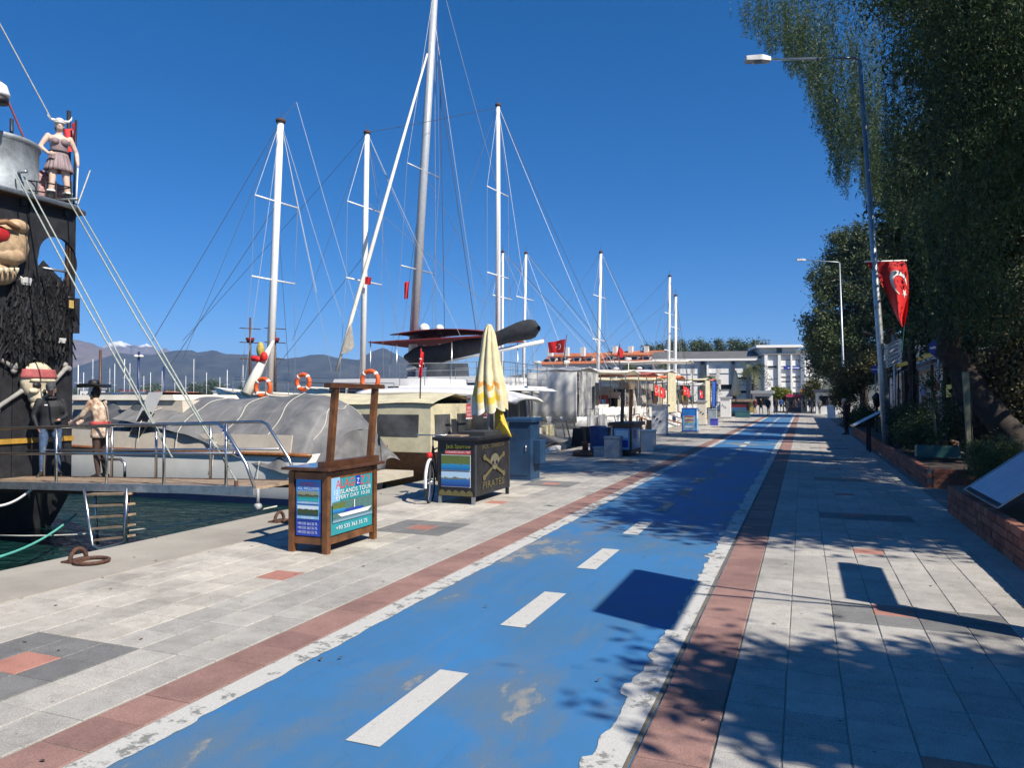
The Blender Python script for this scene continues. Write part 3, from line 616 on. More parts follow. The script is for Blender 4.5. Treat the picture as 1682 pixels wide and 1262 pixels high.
mast(rE, (bs.x, bs.y, WZ+2.1), tp, .15, .12, MASTW, ((.455, 0), (.725, 0)), 1.35, (.13, 1, 0),
     stays=[(tp, at(300, 560, y=Ye-2), .012, WIRED), (tp, at(817, 176, y=39), .014, WIRED), (tp, at(655, 560, y=Ye+2)), (tp, at(690, 420, y=Ye+2)), (tp, at(760, 560, y=Ye+2)), (tp, at(480, 560, y=Ye-2), .012, WIRED), (at(601, 330, y=Ye), at(800, 500, y=Ye+3)), (at(598, 420, y=Ye), at(440, 620, y=Ye-2), .012, WIRED)])
flag('pennant', plane_map([at(600, 454, y=Ye-.3), at(610, 456, y=Ye-.3), at(609, 468, y=Ye-.3), at(599, 467, y=Ye-.3)], None, .02), rE, emblem=None)
# long furled sail pole rising from left to the tall mast
rS = empty('furled_headsail', at(556, 606, y=29), 'long furled cream headsail slanting up from the bow towards the tall grey mast', 'furled sail')
p0, p1 = at(552, 612, y=29), at(702, 88, y=33); b = MB(); b.tube([p0, p0.lerp(p1, .16), p0.lerp(p1, .35), p1], [.05, .10, .10, .05], 8); b.build('rolled_sail', CREAMW, rS)
b = MB(); a = [at(577, 530, y=29.4), at(582, 570, y=29.3), at(574, 578, y=29.2), at(560, 582, y=29.1)]; b.poly(a); b.build('loose_clew', M('grey_sailcloth', (.42, .39, .34), .8), rS, solid=.02)
# big grey-mast sailing yacht with red bimini and dark boom cover
Yf = 35.5
rF = empty('sailing_yacht', (-9.6, Yf, WZ), 'large white sailing yacht with tall raked grey mast, red bimini and charcoal boom cover', 'sailing yacht'); T = Tq(-9.6, Yf)
b = MB(); hf, tf = hull_geo(b, T, 24, 6.2, 2.2, tr=.9, sheer=1.0, rake=1.4); b.build('hull', WHITE, rF, weld=True)
b = MB(); deck_geo(b, T, 24, hf, tf); b.build('deck', CREAMW, rF)
b = MB(); boxT(b, T, 3, 13, -2.1, 2.1, 2.2, 3.55, .6, 2.2, .25); cb = b.build('deckhouse', WHITE, rF); window_strip(cb, T, 4, 11, -2.07, 2.6, 3.2, 4, dv=.15)
q0, q1 = at(610, 560, y=Yf-2), at(812, 560, y=Yf-2)
zb = q0.z
b = MB(); b.add([(q0.x, Yf-2.3, zb-.1), (q1.x, Yf-2.3, zb+.05), (q1.x, Yf+2.3, zb+.05), (q0.x, Yf+2.3, zb-.1)], [(0, 1, 2, 3)]); b.grid(lambda u, v: (q0.x+1.0+(q1.x-q0.x-1.6)*u, Yf-1.8+3.6*v, zb+.30+.2*sin(pi*u)+.1*sin(pi*v)), 10, 6); b.build('bimini', REDC, rF, solid=.05)
for px, yy_ in ((612, -2.2), (655, -2.2), (745, -2.2), (800, -2.2), (660, 2.2), (800, 2.2)):
    p = at(px, 560, y=Yf-2); b = MB(); b.tube([(p.x, Yf+yy_, WZ+2.3), (p.x, Yf+yy_, zb)], .03, 6); b.build('bimini_post', STEEL, rF)
b = MB(); p = at(700, 597, y=Yf-2.2); q = at(768, 597, y=Yf-2.2); b.add([(p.x, Yf-2.15, p.z), (q.x, Yf-2.15, q.z), at(772, 632, y=Yf-2.15), at(700, 634, y=Yf-2.15)], [(0, 1, 2, 3)]); b.build('side_screen', VINYL, rF, solid=.02)
bs = at(674, 640, y=Yf); tp = at(716, -40, y=Yf)
mast(rF, bs, tp, .24, .17, ALU, ((.29, 0), (.53, 0)), 1.5, (.13, 1, 0), cap=False, stays=[
    (at(712, 20, y=Yf), at(790, 560, y=Yf+1), .014), (at(718, 100, y=Yf), at(782, 545, y=Yf+1), .022, WIRED), (at(714, 20, y=Yf), at(716, 560, y=Yf+1), .014), (at(733, 0, y=Yf), at(815, 300, y=Yf+3), .012), (at(722, 60, y=Yf), at(731, 590, y=Yf+1), .02, WIRED), (at(697, 260, y=Yf), at(660, 560, y=Yf)), (at(695, 280, y=Yf), at(800, 470, y=Yf+2)), (at(705, 150, y=Yf), at(690, 560, y=Yf+.5)), (at(690, 450, y=Yf), at(640, 600, y=Yf-1))])
b = MB()
def boomc(u, v):
    px = 668+u*217; mid = 587-u*42+6*sin(u*5); hgt = (31+5*sin(u*6.1+1))*max(.05, 1-u**26)**.5*min(1, .3+u*9); th = 2*pi*v; p = at(px, mid, y=Yf-1.4); k = 38/1215
    return (p.x, p.y+.32*cos(th)*(1+.15*sin(u*17)), p.z+hgt*.5*k*(sin(th)*(1+.12*sin(u*13+v*9))))
b.grid(boomc, 34, 14); b.build('sail_cover', CHAR, rF, weld=True)
b = MB(); b.tube([at(668, 606, y=Yf-1.4), at(893, 561, y=Yf-1.4)], .10, 8); b.build('boom', MASTW, rF)
for px, r in ((697, .30), (722, .24)):
    p = at(px, 541, y=Yf+.5); b = MB(); b.ell(p, (r, r, r*1.1)); b.build('radar_dome', WHITE, rF); b = MB(); b.tube([p-Vector((0, 0, 1.0)), p-Vector((0, 0, r*.9))], .06, 6); b.build('dome_post', STEEL, rF)
flag('pennant', plane_map([at(664, 464, y=Yf-.5), at(672, 462, y=Yf-.5), at(671, 490, y=Yf-.5), at(664, 492, y=Yf-.5)], None, .05), rF, emblem=None)
rail(rF, T, [(-.1, -2.7, 2.2), (6, -3, 2.25), (14, -2.8, 2.5), (22, -.6, 3)], .8, 1.6)
b = MB(); boxT(b, T, -1.2, .1, -2.6, 2.6, 1.2, 1.5); b.build('stern_platform', WHITE, rF)
# cream canvas-enclosed boat next to the covered yacht
CREAMC = M('cream_canvas', (.58, .53, .36), .8, var=.12, scale=2.5, bump=.35, bscale=5)
Yc = 19.7; rC = empty('canvas_boat', (-9.4, Yc, WZ), 'small boat closed in with cream canvas panels with plastic windows, behind the black kiosk', 'tour boat'); T = Tq(-9.2, Yc)
b = MB(); h_, t_ = hull_geo(b, T, 10, 3.1, 1.0, tr=.95, sheer=.5); b.build('hull', DWOOD, rC, weld=True)
b = MB(); deck_geo(b, T, 10, h_, t_); b.build('deck', WOOD, rC)
b = MB(); boxT(b, T, .4, 6, -1.5, 1.5, 1.0, 2.35, .05, .1, .12); 
b.grid(lambda u, v: T(.35+u*5.8, -1.45+v*2.9, 2.36+.28*(1-abs(v-.5)*2)**.8+.03*sin(u*11)), 10, 10); cv = b.build('canvas_enclosure', CREAMC, rC)
for v0, v1 in ((-1.2, -.25), (.25, 1.15)):
    b = MB(); b.prism([T(.40, v0, 1.45), T(.40, v1, 1.45), T(.43, v1, 2.05), T(.43, v0, 2.05)], (.02, 0, 0)); f_ = b.build('window', VINYL, cv)
for u0 in (.8, 2.4, 4.0):
    b = MB(); b.prism([T(u0, -1.46, 1.45), T(u0+1.3, -1.46, 1.45), T(u0+1.3, -1.42, 2.05), T(u0, -1.42, 2.05)], (0, -.02, 0)); b.build('window', VINYL, cv)
b = MB(); b.tube([T(-.3, -.2, 1.0), T(-.3, -.2, 2.55)], .03, 6); b.tube([T(-.3, -.9, 2.5), T(-.3, .5, 2.5)], .025, 6); b.build('aft_frame', DWOOD, rC)
b = MB(); b.b2(T(-.35, -.42, 2.25), T(-.2, -.05, 2.6)); b.build('stern_light_box', GREYB, rC)
SGN = [M('sign_red_print', (.50, .06, .07), .5), FLAGW]
for v0 in (-.75, .45):
    p = Panel(T(-.33, v0, 1.92), Vector((0, .42, 0)), Vector((0, 0, .42)), (1, 0, 0), [SGN[0], FLAGW]); p.rect(0, 0, 1, 1, SGN[0]).rect(.0, .0, 1, .09, FLAGW)
    for k, tx in enumerate(('12 ISLANDS', 'BOAT TOUR', 'TICKET')): p.text(tx, .1, .68-.24*k, .9, .84-.24*k, FLAGW)
    p.build('notice_board', rC)
b = MB(); b.tube([at(690, 655, x=-8.7), at(692, 560+12, x=-8.7)], .018, 6); fr = empty('stern_flag', at(690, 655, x=-8.7), 'red flag hanging limp from the stern staff of the cream canvas boat', 'flag'); b.build('staff', DWOOD, fr)
flag('cloth', plane_map([at(691, 573, x=-8.7), at(695, 580, x=-8.62), at(693, 618, x=-8.6), at(687, 622, x=-8.72)], None, .05), fr, emblem=(.5, .45, .16, .5))
b = MB(); b.grid(lambda u, v: T(.1-1.3*u, -1.4+2.0*v+.04*sin(u*19), .95-.25*u+.05*sin(v*14+u*5)), 20, 20, smooth=False); b.build('folded_net', M('red_netting', (.30, .05, .06), .9, var=.5, scale=22, col2=(.5, .42, .40)), rC)
b = MB(); boxT(b, T, -1.0, 0, .1, 1.5, .2, .75, .2, 0, .1); b.build('stern_step', M('white_red_paint', (.62, .58, .54), .5, var=.25, scale=5), rC)
# passerelle of that boat: a brown slatted board
rp = empty('passerelle', (-7.6, 18.2, .1), 'dark brown slatted boarding plank resting on the quay behind the wooden kiosk', 'gangplank')
for i in range(9):
    b = MB(); x = -8.9+.22*i; b.box((x, 18.1, .32-.035*i), (.16, .75, .035)); b.build('slat', WOOD, rp)
for sy in (-.36, .36): b = MB(); b.bar((-9.0, 18.1+sy, .28), (-6.95, 18.1+sy, -.03+.05), .06, .07); b.build('side_rail', DWOOD, rp)
# hardtop motor boat with dark clear enclosure
Yg = 23.0; rG = empty('hardtop_boat', (-8.6, Yg, WZ), 'white motor boat with rounded white hardtop over smoky clear screens, right of the folded parasol', 'motor boat'); T = Tq(-8.3, Yg-.6)
b = MB(); h_, t_ = hull_geo(b, T, 11, 3.4, 1.15, tr=.94); b.build('hull', WHITE, rG, weld=True); b = MB(); deck_geo(b, T, 11, h_, t_); b.build('deck', CREAMW, rG)
def hard(u, v): x = -.1+u*5.5; vv = (v-.5)*2; return T(x, vv*1.65*(1-.25*max(0, .12-u)/.12), 2.66+.12*u-.16*max(0, 1-u*5)-.14*abs(vv)**3+.10*sin(u*3))
b = MB(); b.grid(hard, 24, 14); b.build('hardtop', WHITE, rG, solid=.10)
b = MB(); boxT(b, T, .5, 4.6, -1.5, 1.5, 1.15, 2.55, .1, .1, .05); b.build('enclosure', VINYL, rG)
for u in (.5, 1.6, 2.8, 4.2): b = MB(); b.tube([T(u, -1.53, 1.1), T(u+.05, -1.5, 2.6)], .03, 6); b.build('post', BEIGE, rG)
for v in (-1.5, -.5, .5, 1.5): b = MB(); b.tube([T(.46, v, 1.1), T(.5, v, 2.55)], .028, 6); b.build('post', BEIGE, rG)
b = MB(); boxT(b, T, .0, .45, -1.6, 1.6, .7, 1.5, .05, 0, .02); b.build('stern_seat', BEIGE, rG)
# grey tender under a cover at the quay
rT = empty('tender', at(903, 730, x=-7.9), 'small grey covered tender with white tubes hoisted at the stern behind the blue cabinet', 'dinghy'); 
cx, cy = -7.9, 21.6
b = MB()
for sg in (1, -1): b.tube([(cx+sg*.55, cy-1.2, -.05), (cx+sg*.6, cy, -.02), (cx+sg*.5, cy+.9, .05), (cx+sg*.15, cy+1.5, .14)], [.2, .22, .21, .16], 10)
b.build('tube', WHITE, rT)
b = MB(); b.grid(lambda u, v: (cx-.75+1.5*v, cy-1.25+2.8*u, .28+.28*(1-abs(v-.5)*2)*(1-.3*u)+.03*sin(u*9+v*4)), 14, 10); b.build('cover', M('grey_cover', (.13, .125, .12), .7, bump=.4, bscale=7), rT, solid=.02)
b = MB(); b.b2((cx-.3, cy-1.5, -.1), (cx+.3, cy-1.15, .45)); b.build('outboard', GREYB, rT)
for k in range(3): b = MB(); b.b2((cx-.8+.1*k, cy-1.1+.9*k, -.3), (cx+.8, cy-1.02+.9*k, -.22)); b.build('cradle', STEEL, rT)

# --- a row of mixed tour boats farther along the quay
def tourboat(Yc, L, B, zs, label, hullm, cab=None, cabm=WHITE, canopy=None, canm=None, cz=2.4, win=True, mastpx=None, mr=.09, mh=None, Xs=-8.3, bimini=True, curtain=None, fl=None):
    root = empty('tour_boat', (Xs, Yc, WZ), label, 'tour boat', 'tour boats moored stern to the quay'); T = Tq(Xs, Yc)
    b = MB(); half, top = hull_geo(b, T, L, B, zs, tr=.92, sheer=.7, rake=.9, nu=14, nv=5); b.build('hull', hullm, root, weld=True)
    b = MB(); deck_geo(b, T, L, half, top, n=8); b.build('deck', CREAMW, root)
    for sg in (-1, 1): b = MB(); b.grid(lambda p, q: T(p*L*.97, sg*half(p*L*.97)*(.985+.02*q), top(p*L*.97)-.05+.5*q), 16, 2); b.build('bulwark', WHITE if hullm in (DWOOD, NAVY) else hullm, root, solid=.05)
    b = MB(); boxT(b, T, -.03, .05, -B*.44, -.4, zs-.05, zs+.5); b.build('stern_board', WHITE, root); b = MB(); boxT(b, T, -.03, .05, .4, B*.44, zs-.05, zs+.5); b.build('stern_board', WHITE, root)
    for v_ in (-B*.3, B*.3): b = MB(); boxT(b, T, .15, .7, v_-.5, v_+.5, zs, zs+.42, 0, 0, .02); b.build('stern_bench', R.choice((CREAMC, BEIGE, FLAGW)), root)
    if cab:
        b = MB(); boxT(b, T, cab[0], cab[1], -B*.36, B*.36, zs, zs+cab[2], .15, .5, .1); cb = b.build('cabin', cabm, root)
        if win:
            window_strip(cb, T, cab[0]+.3, cab[1]-.5, -B*.36, zs+cab[2]*.35, zs+cab[2]*.75, 4, dv=.04)
            b = MB(); b.prism([T(cab[0]+.02, -B*.26, zs+cab[2]*.5), T(cab[0]+.02, B*.05, zs+cab[2]*.5), T(cab[0]+.08, B*.05, zs+cab[2]*.8), T(cab[0]+.08, -B*.26, zs+cab[2]*.8)], (.02, 0, 0)); b.build('window', GLASSD, cb)
    if canopy:
        b = MB(); b.grid(lambda u, v: T(canopy[0]+(canopy[1]-canopy[0])*u, (v-.5)*B*.95, zs+cz-.16*abs(v-.5)*2-.03*sin(u*12)), 12, 8); b.build('canopy', canm, root, solid=.05)
        for u in (canopy[0]+.1, (canopy[0]+canopy[1])/2, canopy[1]-.1):
            for sg in (-1, 1): b = MB(); b.tube([T(u, sg*B*.44, zs), T(u, sg*B*.44, zs+cz-.15)], .03, 5); b.build('canopy_post', STEEL, root)
        if curtain: b = MB(); b.grid(lambda u, v: T(canopy[0]+.05+.04*sin(v*30), (v-.5)*B*.86, zs+.1+(cz-.3)*u), 3, 24); b.build('curtain', curtain, root)
    rail(root, T, [(L*.3, -half(L*.3)*.95, top(L*.3)), (L*.8, -half(L*.8)*.9, top(L*.8))], .6, 1.5)
    rail(root, T, [(.1, -B*.42, zs), (.1, B*.42, zs)], .75, .7)
    for k in range(2): b = MB(); b.ell(T(-.15, B*(.25-.5*k), zs-.35), (.12, .12, .28), 8, 6); b.build('fender', FLAGW if k else NAVY, root)
    if mastpx:
        for (x0, y0, x1, y1) in mastpx:
            p0, p1 = at(x0, y0, y=Yc), at(x1, y1, y=Yc)
            mast(root, (p0.x, p0.y, WZ+zs-.1), p1, mr, mr*.75, MASTW, ((.45, 0), (.72, 0)), 1.2, (.13, 1, 0), stays=[(p1, T(L*.97, 0, zs+.6)), (p1, T(.2, -B*.4, zs+.4)), (p1, T(.2, B*.4, zs+.4), .014, WIRED), (p1, T(L*.3, -B*.45, zs))])
    if cab:
        rail(root, T, [(cab[0]+.3, -B*.33, zs+cab[2]), (cab[0]+.3, B*.33, zs+cab[2]), (cab[1]-.6, B*.33, zs+cab[2]), (cab[1]-.6, -B*.33, zs+cab[2]), (cab[0]+.3, -B*.33, zs+cab[2])], .6, 1.2, name='roof_rail')
        b = MB(); boxT(b, T, cab[0]+1, cab[0]+2.2, -.4, .5, zs+cab[2], zs+cab[2]+.35, .05, .05, .05); b.build('roof_locker', cabm, root)
        b = MB(); p_ = Vector(T(cab[0]+.8, .2, zs+cab[2])); b.tube([p_, p_+Vector((0, 0, 1.5))], .03, 5); b.ell(p_+Vector((0, 0, 1.5)), (.22, .22, .1), 10, 6); b.build('radar', WHITE, root)
    for k in range(3): b = MB(); b.ell(T(.5+.2*k, B*(.3-.28*k), zs+.22), (.22, .24, .22), 8, 6, f=lambda n: 1+.25*noise.noise(n*3+Vector((Yc, k, 0)))); b.build('stowed_gear', R.choice((CREAMC, GREYB, ORANGE, NAVY, FLAGW, BEIGE)), root)
    b = MB(); v_ = R.uniform(-.8, .8); b.bar(T(.2, v_, zs+.05), T(-1.6, v_, .95), .42, .05); b.build('boarding_plank', R.choice((TEAK, WOOD, GALV)), root)
    b = MB(); boxT(b, T, -.5, .05, -B*.42, B*.42, .35, .5); b.build('swim_step', WHITE, root)
    if fl:
        p = Vector(T(-.2, fl, zs+1.0)); b = MB(); b.tube([p-Vector((0, 0, 1)), p+Vector((0, 0, .9))], .02, 5); b.build('flag_staff', WOOD, root); flag('ensign', plane_map([p+Vector((0, 0, .85)), p+Vector((.15, .5, .7)), p+Vector((.2, .45, .1)), p+Vector((0, .0, .2))], None, .05, Yc), root, emblem=(.35, .5, .2, 1))
    return root, T
GC = M('pale_grey_canvas', (.58, .57, .54), .8, var=.05, scale=3, bump=.12, bscale=9)
rr, T = tourboat(31.0, 12, 3.4, 1.3, 'white boat wrapped in pale grey canvas enclosure with a small dark window', WHITE, (2, 8, 1.3), canopy=(.3, 2.6), canm=GC, cz=2.55, curtain=GC)
b = MB(); b.prism([T(.2, .5, 2.2), T(.2, 1.0, 2.2), T(.2, 1.0, 3.2), T(.2, .5, 3.2)], (.03, 0, 0)); b.build('curtain_window', GLASSD, rr)
b = MB(); b.grid(lambda u, v: T(.4+2.2*u, -1.66+.03*sin(u*26), 1.5+2.1*v), 40, 4); b.build('side_curtain', GC, rr, solid=.03)
tourboat(38.6, 15, 3.6, 1.6, 'white double-masted boat whose tall white mast stands right of the folded parasol', WHITE, (3, 10, 1.4), canopy=(0, 4.5), canm=CREAMW, mastpx=[(818, 620, 818, 172)], mr=.15)
tourboat(42.4, 13, 3.4, 1.5, 'boat with brick red canopy and dark red trim moored beyond the grey canvas boat', WHITE, (2.5, 8, 1.2), REDC, canopy=(-.3, 5.5), canm=M('brick_red_canopy', (.36, .09, .07), .8), cz=2.5, mastpx=[(824, 620, 826, 413)], mr=.09, fl=.9)
tourboat(46.0, 14, 3.4, 1.4, 'cream hulled boat with slim white mast and red ensign in the middle of the row', CREAMW, (2, 9, 1.5), CREAMW, canopy=(0, 4), canm=CREAMC, mastpx=[(858, 600, 864, 415)], mr=.11, fl=-1)
tourboat(49.6, 12, 3.4, 1.5, 'white cabin boat with pale curtains below a white roof', WHITE, (2, 8, 2.2), WHITE, canopy=(-.2, 5), canm=WHITE, cz=2.9, curtain=CREAMC)
tourboat(53.2, 14, 3.4, 1.6, 'white boat with mast standing before the orange roofs', WHITE, (2, 9, 1.6), CREAMW, canopy=(-.3, 4), canm=M('orange_canopy', (.62, .16, .04), .8), cz=2.5, mastpx=[(980, 600, 987, 414)], mr=.14, fl=1.1)
tourboat(56.8, 12, 3.4, 1.5, 'cream double-decked tour boat with white sun roof', CREAMW, (1.5, 9, 2.1), CREAMW, canopy=(-.4, 6), canm=CREAMW, cz=3.9, fl=-1.2)
tourboat(60.4, 13, 3.4, 1.5, 'dark blue hulled boat with two close grey masts before the white building', NAVY, (2, 8, 1.4), WHITE, canopy=(0, 4.5), canm=FLAGW, mastpx=[(1097, 620, 1100, 453), (1108, 620, 1110, 485)], mr=.13)
tourboat(64.0, 12, 3.4, 1.4, 'white boat with light grey awning second before the blue curtained boat', WHITE, (2, 8, 1.5), WHITE, canopy=(-.4, 6), canm=GC, cz=2.4, fl=-.8)
tourboat(67.6, 12, 3.4, 1.6, 'beige boat with cream side curtains next to the blue curtained boat', BEIGE, (2, 8, 1.7), CREAMW, canopy=(-.4, 5), canm=CREAMC, cz=2.7, curtain=CREAMC)
tourboat(71.2, 12, 3.6, 1.7, 'tour boat with red roof rim over bright blue side curtains', M('orange_hull', (.50, .22, .05), .5), (2, 8, 1.5), M('yellow_paint', (.60, .42, .06), .5), canopy=(-.6, 7), canm=M('red_roof', (.50, .14, .10), .7), cz=2.6, curtain=M('blue_curtain', (.03, .11, .48), .7), fl=1.3)
tourboat(75.4, 11, 4, 1.5, 'dark tour boat last in the row before the far road', DWOOD, (2, 7, 1.3), CREAMW, canopy=(-.3, 5), canm=REDC, cz=2.5)
# small open speedboats squeezed between the larger sterns
def speedboat(Yc, Xs, stripe, label):
    root = empty('speedboat', (Xs, Yc, WZ), label, 'speedboat', 'small speedboats between the tour boats'); T = Tq(Xs, Yc); b = MB(); half, top = hull_geo(b, T, 5.6, 1.9, .85, tr=.95, sheer=.35, rake=.5, nu=12, nv=5, zk=-.5); b.build('hull', WHITE, root, weld=True)
    b = MB(); deck_geo(b, T, 5.6, half, top, -.12, 8); b.build('deck', CREAMW, root)
    for sg in (-1, 1): b = MB(); b.grid(lambda p, q: T(.1+p*5.2, sg*(half(.1+p*5.2)+.012), top(p*5.2)-.12-.16*q), 12, 1); b.build('stripe', stripe, root)
    b = MB(); boxT(b, T, 2.3, 4.2, -.6, .6, .8, 1.15, .1, .8, .1); b.build('foredeck', WHITE, root); b = MB(); P = [T(2.3, -.75, 1.0), T(2.3, .75, 1.0), T(2.55, .6, 1.5), T(2.55, -.6, 1.5)]; b.prism(P, (-.03, 0, 0)); b.build('windscreen', GLASSD, root)
    for v in (-.4, .4): b = MB(); boxT(b, T, 1.3, 1.8, v-.25, v+.25, .7, 1.05); boxT(b, T, 1.25, 1.36, v-.25, v+.25, 1.0, 1.45); b.build('seat', CREAMC, root)
    b = MB(); boxT(b, T, .2, .7, -.8, .8, .7, 1.0); b.build('bench', BEIGE, root); b = MB(); boxT(b, T, -.5, -.02, -.2, .2, .75, 1.4, .05, .05, .03); boxT(b, T, -.35, -.1, -.08, .08, -.2, .75); b.build('outboard', BLACK, root)
    b = MB(); b.tube([T(.3, -.8, .8), T(.5, -.75, 1.7), T(.5, .75, 1.7), T(.3, .8, .8)], .025, 6); b.build('roll_bar', STEEL, root)
SB = [NAVY, REDC, M('turquoise_stripe', (.03, .35, .38), .4), ORANGE, BLACK, M('green_stripe', (.04, .2, .07), .4), M('yellow_stripe', (.6, .42, .05), .4)]
for i, (Yc, Xs, lab) in enumerate(((26.4, -8.0, 'small white speedboat with navy stripe just behind the covered tender'), (33.4, -7.8, 'small white speedboat with dark red stripe right beside the grey canvas boat'), (34.6, -7.6, 'small white speedboat with turquoise stripe behind the nearest white pedestal'), (35.7, -7.8, 'small white speedboat with orange stripe left of the blue poster stand'), (36.7+.9, -7.5, 'small white speedboat with black stripe hidden behind the blue poster stand'), (28.0, -9.5+1.3, 'small white speedboat with green stripe between the tender and the grey canvas boat'), (40.6, -7.6, 'small white speedboat with yellow stripe in the middle of the row'))): speedboat(Yc, Xs, SB[i], lab)
# rope shapes shared by several boats: mooring lines to the quay
def rope(name, p, q, sag, r, mat, label, parent=None, n=10):
    p, q = Vector(p), Vector(q); b = MB(); b.tube([p.lerp(q, i/n)-Vector((0, 0, sag*(1-(2*i/n-1)**2))) for i in range(n+1)], r, 6); o = b.build(name, mat, parent, origin=None if parent else p)
    if not parent: tag(o, label, 'rope')
    return o
rope('mooring_line', (-9.2, 14.6, -.1), (-7.0, 11.2, .02), .12, .014, ROPE, 'pale mooring line running from the covered yacht over the water to the quay')
rope('mooring_line', (-9.1, 24.2, .4), (-6.6, 20.5, .15), .2, .016, ROPE, 'slack pale line from the hardtop boat to the rusty bollard')

# --- pirate ship, far left
XS = -13.4
rP = empty('pirate_ship', (XS, 8.6, WZ), 'black painted pirate show ship with skulls on its stern, cut by the left edge', 'ship')
def W(px, py, x=XS): return at(px, py, x=x)
yr = W(121, 500).y; yl = 5.6
b = MB(); T = Tq(XS-.15, 8.0); hP, tP = hull_geo(b, T, 22, 5.6, .82, tr=.9, sheer=1.2, rake=1.9, flare=.25, zk=-1.8); b.build('hull', BLACKP, rP, weld=True)
z0, z1, z2, z3 = .1, W(122, 545).z, W(122, 500).z, W(122, 346).z
# planked lower facade: separate boards
ys = np.linspace(yl, yr, 13)
for a, c in zip(ys[:-1], ys[1:]):
    b = MB(); b.b2((XS-.06, a+.006, z0), (XS+R.uniform(-.004, .004), c-.006, z1)); b.build('plank', BLACKP, rP)
b = MB(); b.b2((XS-.05, W(55, 520).y, z1-.03), (XS+.05, W(128, 520).y, W(122, 490).z)); b.build('panel', BLACKP, rP)
b = MB(); b.b2((XS+.0, yl, W(60, 727).z), (XS+.04, W(119, 720).y, W(60, 719).z)); b.build('gold_stripe', M('ochre_paint', (.42, .24, .04), .5), rP)
# upper facade with a round opening
cc = W(93, 432); ro = (W(125, 432).y-cc.y)*1.15
y0_, y1_ = W(46, 432).y, yr; zz0, zz1 = W(93, 492).z, z3
b = MB(); N = 40
def rectp(th):
    dx, dz = cos(th), sin(th); t = 1e9
    if dx > 1e-6: t = min(t, (y1_-cc.y)/dx)
    if dx < -1e-6: t = min(t, (y0_-cc.y)/dx)
    if dz > 1e-6: t = min(t, (zz1-cc.z)/dz)
    if dz < -1e-6: t = min(t, (zz0-cc.z)/dz)
    return (XS, cc.y+dx*t, cc.z+dz*t)
def circ(th): k = 1+.12*noise.noise((cos(th)*2, sin(th)*2, 5)); return (XS, cc.y+cos(th)*ro*.86*k, cc.z+sin(th)*ro*1.05*k)
angs = sorted([2*pi*i/N for i in range(N)]+[atan2(z-cc.z, y-cc.y) % (2*pi) for y in (y0_, y1_) for z in (zz0, zz1)])
for a, c in zip(angs, angs[1:]+[angs[0]+2*pi]): b.quad(circ(a), rectp(a), rectp(c), circ(c))
b.build('arched_panel', BLACKP, rP, solid=.07)
b = MB(); b.b2((XS-.05, yl, z1), (XS, y0_, z3)); b.build('panel', BLACKP, rP)
b = MB(); b.prism([W(40, 470), W(72, 428), W(120, 480), W(120, 545), W(40, 545)], (-.04, 0, 0)); b.build('panel', BLACKP, rP)
for px in (119, 112): b = MB(); p = W(px, 500); b.bar((p.x-.03, p.y, z1), (p.x-.03, p.y, z3+.05), .07); b.build('corner_post', DWOOD if px == 112 else BLACK, rP)
b = MB(); b.tube([W(70, 440), W(112, 447)], .025, 6); b.build('cross_bar', GALV, rP)
# cabin behind, open at the upper level
b = MB(); b.b2((XS-6, yl, .05), (XS-.08, yr-.12, z1-.05)); b.build('deckhouse', BLACKP, rP)
zp = W(122, 349).z
b = MB(); b.prism([(XS+.25, yl, zp), (XS+.2, W(112, 349).y, zp), (XS+.0, W(141, 349).y, zp), (XS-1.2, W(141, 349).y, zp), (XS-4, yr+.2, zp), (XS-4, yl, zp)], (0, 0, .07)); b.build('top_platform', DWOOD, rP)
for k in range(6): b = MB(); y = yl+.3+k*.85; b.bar((XS-3.9, y, zp-.07), (XS+.1, y, zp-.07), .09, .13); b.build('deck_beam', BLACKP, rP)
b = MB(); b.tube([(XS+.24, yl, zp+.05), (XS+.2, W(112, 349).y, zp+.05)], .05, 6); b.build('platform_rim', GALV, rP)
dc = W(-18, 300, XS-.75); DRUM = M('dull_grey_drum', (.30, .33, .35), .6, .3, var=.2, scale=6)
b = MB(); b.lathe((dc.x, dc.y, zp+.07), [(.80, 0), (.83, .02), (.83, .08), (.79, .09), (.79, .98), (.82, 1.0), (.82, 1.06), (.78, 1.08)], 36); b.build('lookout_drum', DRUM, rP)
b = MB(); b.tube([W(19, 245, XS-1.2), W(19, 195, XS-1.2)], .035, 8); b.build('vent_pipe', M('dark_blue_paint', (.02, .025, .05), .5), rP)
for k, (px, py) in enumerate(((62, 318), (75, 312), (90, 316), (104, 320), (70, 296))):
    p = W(px, py, XS-.75); b = MB(); b.ell(p, (.16, .17, .2), 10, 7, f=lambda n: 1+.12*noise.noise(n*4)); b.build('red_bundle', M('red_netting', (.30, .05, .06), .9), rP)
rg = empty('stern_safety_rail', W(60, 300), kind=None); tag(rg, 'black rail round the lookout platform at the feet of the statue', 'railing')
for py in (300, 316): b = MB(); b.tube([W(45, py-4), W(75, py), W(118, py+8), (XS-1.3, W(119, py).y, W(118, py+8).z)], .014, 5); b.build('rail_bar', BLACK, rg)
for px in (60, 75, 92, 117): b = MB(); p = W(px, 330); b.tube([(p.x, p.y, zp+.07), (p.x, p.y, W(px, 298).z)], .014, 5); b.build('rail_post', BLACK, rg)
